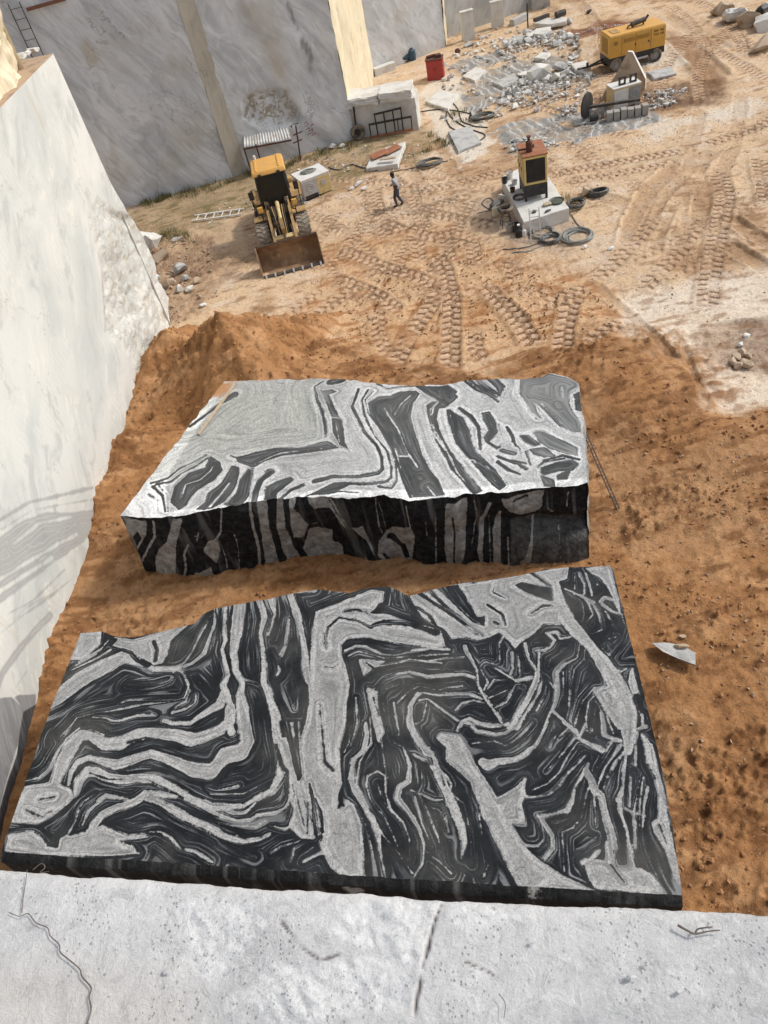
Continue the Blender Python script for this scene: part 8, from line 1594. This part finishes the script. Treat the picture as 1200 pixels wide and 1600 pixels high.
for k in range(26):
    z_ = .4 + k * .45
    if z_ < r1.z: x_ = (r1.x - r0.x) * z_ / r1.z; MB().bar((x_, 0, z_), (x_ - .55, 0, z_), .022).build('rung', DKM, T)
g0, g1 = wp_(42, 15), wp_(102, -2); o = MB().bar((0, 0, 0), g1 - g0, .14, .14).build('timber_beam', simple('brown_timber', (.19, .085, .05), .8)); o.location = g0; tag(o, 'brown beam fixed across the top of the grey wall', 'beam', kind='thing')
# ledge details: dark root, twigs
lp = lambda px, py: Vector((*G(px, py, LZ)[:2], LZ + .006))
def ltube(pts, r, mat, name, label, cat, tp=None, up=0.004):
    o0 = lp(*pts[0]); b = MB(); q = []
    W_ = [lp(*p) for p in pts]
    for i in range(len(W_) - 1):
        for k in range(5):
            t = k / 5; p0_, p1, p2, p3 = W_[max(i - 1, 0)], W_[i], W_[i + 1], W_[min(i + 2, len(W_) - 1)]
            q.append(.5 * ((2 * p1) + (p2 - p0_) * t + (2 * p0_ - 5 * p1 + 4 * p2 - p3) * t * t + (3 * p1 - p0_ - 3 * p2 + p3) * t ** 3))
    q.append(W_[-1]); b.tube([c - o0 + Vector((0, 0, up)) for c in q], r, 6, tp); o = b.build(name, mat, None, True); o.location = o0; tag(o, label, cat)
ROOT = simple('dark_dry_root', (.11, .085, .07), .9, c2=(.2, .17, .14), k=.7, scale=60, bump=0)
ltube([(138, 1606), (146, 1580), (143, 1560), (146, 1545), (132, 1528), (128, 1516), (112, 1502), (98, 1490), (96, 1478), (82, 1464), (78, 1452), (60, 1444), (48, 1430), (34, 1434), (18, 1428)], .0015, ROOT, 'dry_root', 'dark dry root curving over the left of the ledge', 'root', .0008)
ltube([(38, 1428), (40, 1405), (44, 1380), (46, 1362)], .0010, ROOT, 'root_hair', 'fine hair root running up to the ledge rim', 'root', .0006)
ltube([(1058, 1448), (1072, 1456), (1086, 1462), (1104, 1458), (1124, 1456)], .0024, ROOT, 'twig', 'forked dark twig on the right of the ledge', 'twig', .001); ltube([(1086, 1461), (1090, 1454), (1112, 1451)], .0018, ROOT, 'twig', 'short dark twig lying across the forked one', 'twig', .001)
ltube([(780, 1555), (790, 1570), (788, 1592)], .0008, ROOT, 'root_hair', 'fine dark thread on the right half of the ledge', 'root', .0006)
ltube([(55, 1362), (68, 1352), (74, 1358), (66, 1366), (80, 1364)], .0009, ROOT, 'root_hair', 'tiny tangle of hair roots on the ledge rim', 'root', .0006)
rnd = random.Random(77); pool = [rock_mesh(rnd, 1, .8, .5, 10) for k in range(8)]; b = MB()
for k in range(1500):
    px, py = rnd.uniform(-60, 1260), rnd.uniform(1372, 1640)
    if rnd.random() < .35: px, py = rnd.gauss(300, 60), rnd.gauss(1490, 45)
    p = lp(px, py); py0 = 1365 + px * 68 / 1200
    if py < py0 + 8: continue
    s = .0016 + .0062 * rnd.random() ** 5; me_ = rnd.choice(pool); R = Matrix.Rotation(rnd.uniform(0, 6.28), 3, 'Z'); b.add([R @ (v.co * s) + p + Vector((0, 0, s * .1)) for v in me_.vertices], [tuple(q.vertices) for q in me_.polygons])
tag(b.build('grit', LEDGEM, None, fix=False), None, None, None, 'stuff')
for px, py, s, lb in [(1061, 1548, .020, 'wedge shaped stone chip on the right of the ledge'), (833, 1474, .012, 'rounded stone chip right of the ledge crack'), (985, 1530, .022, 'flat pale chip right of the ledge middle'), (262, 1520, .018, 'square white chip below the chipped patch'), (1010, 1508, .012, 'small pale chip above the flat pale one')]:
    rnd = random.Random(int(px)); o = link('stone_chip', rock_mesh(rnd, s, s * .7, s * .5, 14), LEDGEM); o.location = lp(px, py) + Vector((0, 0, s * .12)); tag(o, lb, 'stone chip')

# ---- loose clods and pebbles over the soil, grass along the wall foot
def scatter(name, polypx, n, smin, smax, mat, seed, pw=3.0, dens=None):
    poly = W2(polypx); lo, hi = poly.min(0), poly.max(0); rg = np.random.default_rng(seed); k = n * 5
    Q = np.stack([rg.uniform(lo[0], hi[0], k), rg.uniform(lo[1], hi[1], k)], 1); Q = Q[polysd(Q, poly) > 0]
    w = fbm(Q[:, 0], Q[:, 1], .8, 3, seed) ; Q = Q[w > rg.uniform(-.5, .45, len(Q))][:n]
    zz = ground(Q[:, 0], Q[:, 1]); rnd = random.Random(seed); pool = [rock_mesh(rnd, 1, .8, .7, 8) for i in range(10)]
    pv = [np.array([v.co[:] for v in m_.vertices]) for m_ in pool]; pf = [[tuple(p.vertices) for p in m_.polygons] for m_ in pool]; b = MB()
    for i, (x, y) in enumerate(Q):
        s = smin + (smax - smin) * rnd.random() ** pw; j = rnd.randrange(10); a = rnd.uniform(0, 6.28); ca, sa = math.cos(a), math.sin(a)
        V = pv[j] * s; V = np.stack([V[:, 0] * ca - V[:, 1] * sa + x, V[:, 0] * sa + V[:, 1] * ca + y, V[:, 2] + zz[i] + s * .18], 1)
        o = len(b.v); b.v += V.tolist(); b.f += [tuple(q + o for q in f) for f in pf[j]]
    tag(b.build(name, mat, None, fix=False), None, None, None, 'stuff')
soilpx = [(262, 535), (345, 505), (470, 540), (600, 572), (700, 590), (860, 560), (960, 548), (1090, 640), (1260, 640), (1400, 1000), (1300, 1460), (1000, 1460), (80, 1300), (-20, 1000), (160, 720)]
scatter('soil_clods', soilpx, 9500, .025, .20, CLAY, 301, 3.4)
scatter('pebbles', [(925, 700), (1260, 660), (1330, 1200), (1010, 1200), (960, 900)], 700, .03, .15, simple('tan_pebbles', (.42, .28, .18), .9, c2=(.25, .15, .09), k=.8, scale=2.0), 302, 3.0)
scatter('rock_crumbs', [(205, 360), (330, 380), (345, 470), (300, 500), (235, 520)], 700, .05, .28, ROCKB, 303, 2.6)
scatter('pebbles', [(400, 300), (700, 230), (1200, 160), (1260, 600), (1080, 600), (980, 470), (520, 470), (340, 420)], 2600, .03, .14, ROCKB, 304, 3.5)
scatter('rubble', [(540, 230), (700, 215), (770, 240), (640, 290), (420, 330), (240, 370)], 500, .05, .25, ROCKW, 305, 3.2)
scatter('dark_clods', [(610, 420), (720, 380), (960, 470), (950, 545), (700, 582), (450, 525)], 1600, .03, .16, simple('dark_damp_clods', (.20, .11, .05), .95, c2=(.34, .2, .1), k=.7, scale=1.5), 306, 3.0)
scatter('rubble', [(690, 110), (730, 60), (800, 35), (905, 60), (910, 120), (860, 170), (760, 195), (690, 190)], 550, .06, .5, SLABW, 307, 4.0)
scatter('rubble', [(690, 110), (730, 60), (800, 35), (905, 60), (910, 120), (860, 170), (760, 195), (690, 190)], 450, .06, .5, ROCKG, 308, 4.0)
GRASS = simple('dry_green_grass', (.10, .11, .03), .9, c2=(.24, .19, .08), k=.8, scale=2.0, thr=(.4, .6), bump=0)
rg = random.Random(9); b = MB()
def tuft(p, n, h, sp):
    for k in range(n):
        a = rg.uniform(0, 6.28); x, y = p.x + rg.gauss(0, sp), p.y + rg.gauss(0, sp); hh = h * rg.uniform(.5, 1.2); lean = hh * rg.uniform(.1, .7); w = .012
        dx, dy = math.cos(a), math.sin(a); o = len(b.v)
        b.v += [(x - dy * w, y + dx * w, p.z - .02), (x + dy * w, y - dx * w, p.z - .02), (x + dx * lean * .4 + dy * w * .7, y + dy * lean * .4 - dx * w * .7, p.z + hh * .6), (x + dx * lean, y + dy * lean, p.z + hh), (x + dx * lean * .4 - dy * w * .7, y + dy * lean * .4 + dx * w * .7, p.z + hh * .6)]
        b.f += [(o, o + 1, o + 2, o + 4), (o + 4, o + 2, o + 3)]
for line, cnt in (([(205, 320), (290, 298), (368, 280)], 46), ([(385, 268), (470, 248), (552, 222)], 44), ([(700, 168), (716, 180), (735, 190)], 8), ([(655, 206), (690, 214), (700, 225)], 10), ([(225, 372), (262, 362), (300, 372)], 14), ([(590, 230), (650, 232), (690, 240)], 8), ([(880, 300), (905, 318), (870, 350)], 4)):
    for k in range(cnt):
        t = rg.random() * (len(line) - 1); i = int(t); f = t - i; px = line[i][0] * (1 - f) + line[i + 1][0] * f + rg.gauss(0, 6); py = line[i][1] * (1 - f) + line[i + 1][1] * f + abs(rg.gauss(0, 6)); tuft(at(px, py), rg.randint(14, 34), rg.uniform(.12, .38), .16)
tag(b.build('grass', GRASS, None, fix=False), None, None, None, 'stuff')
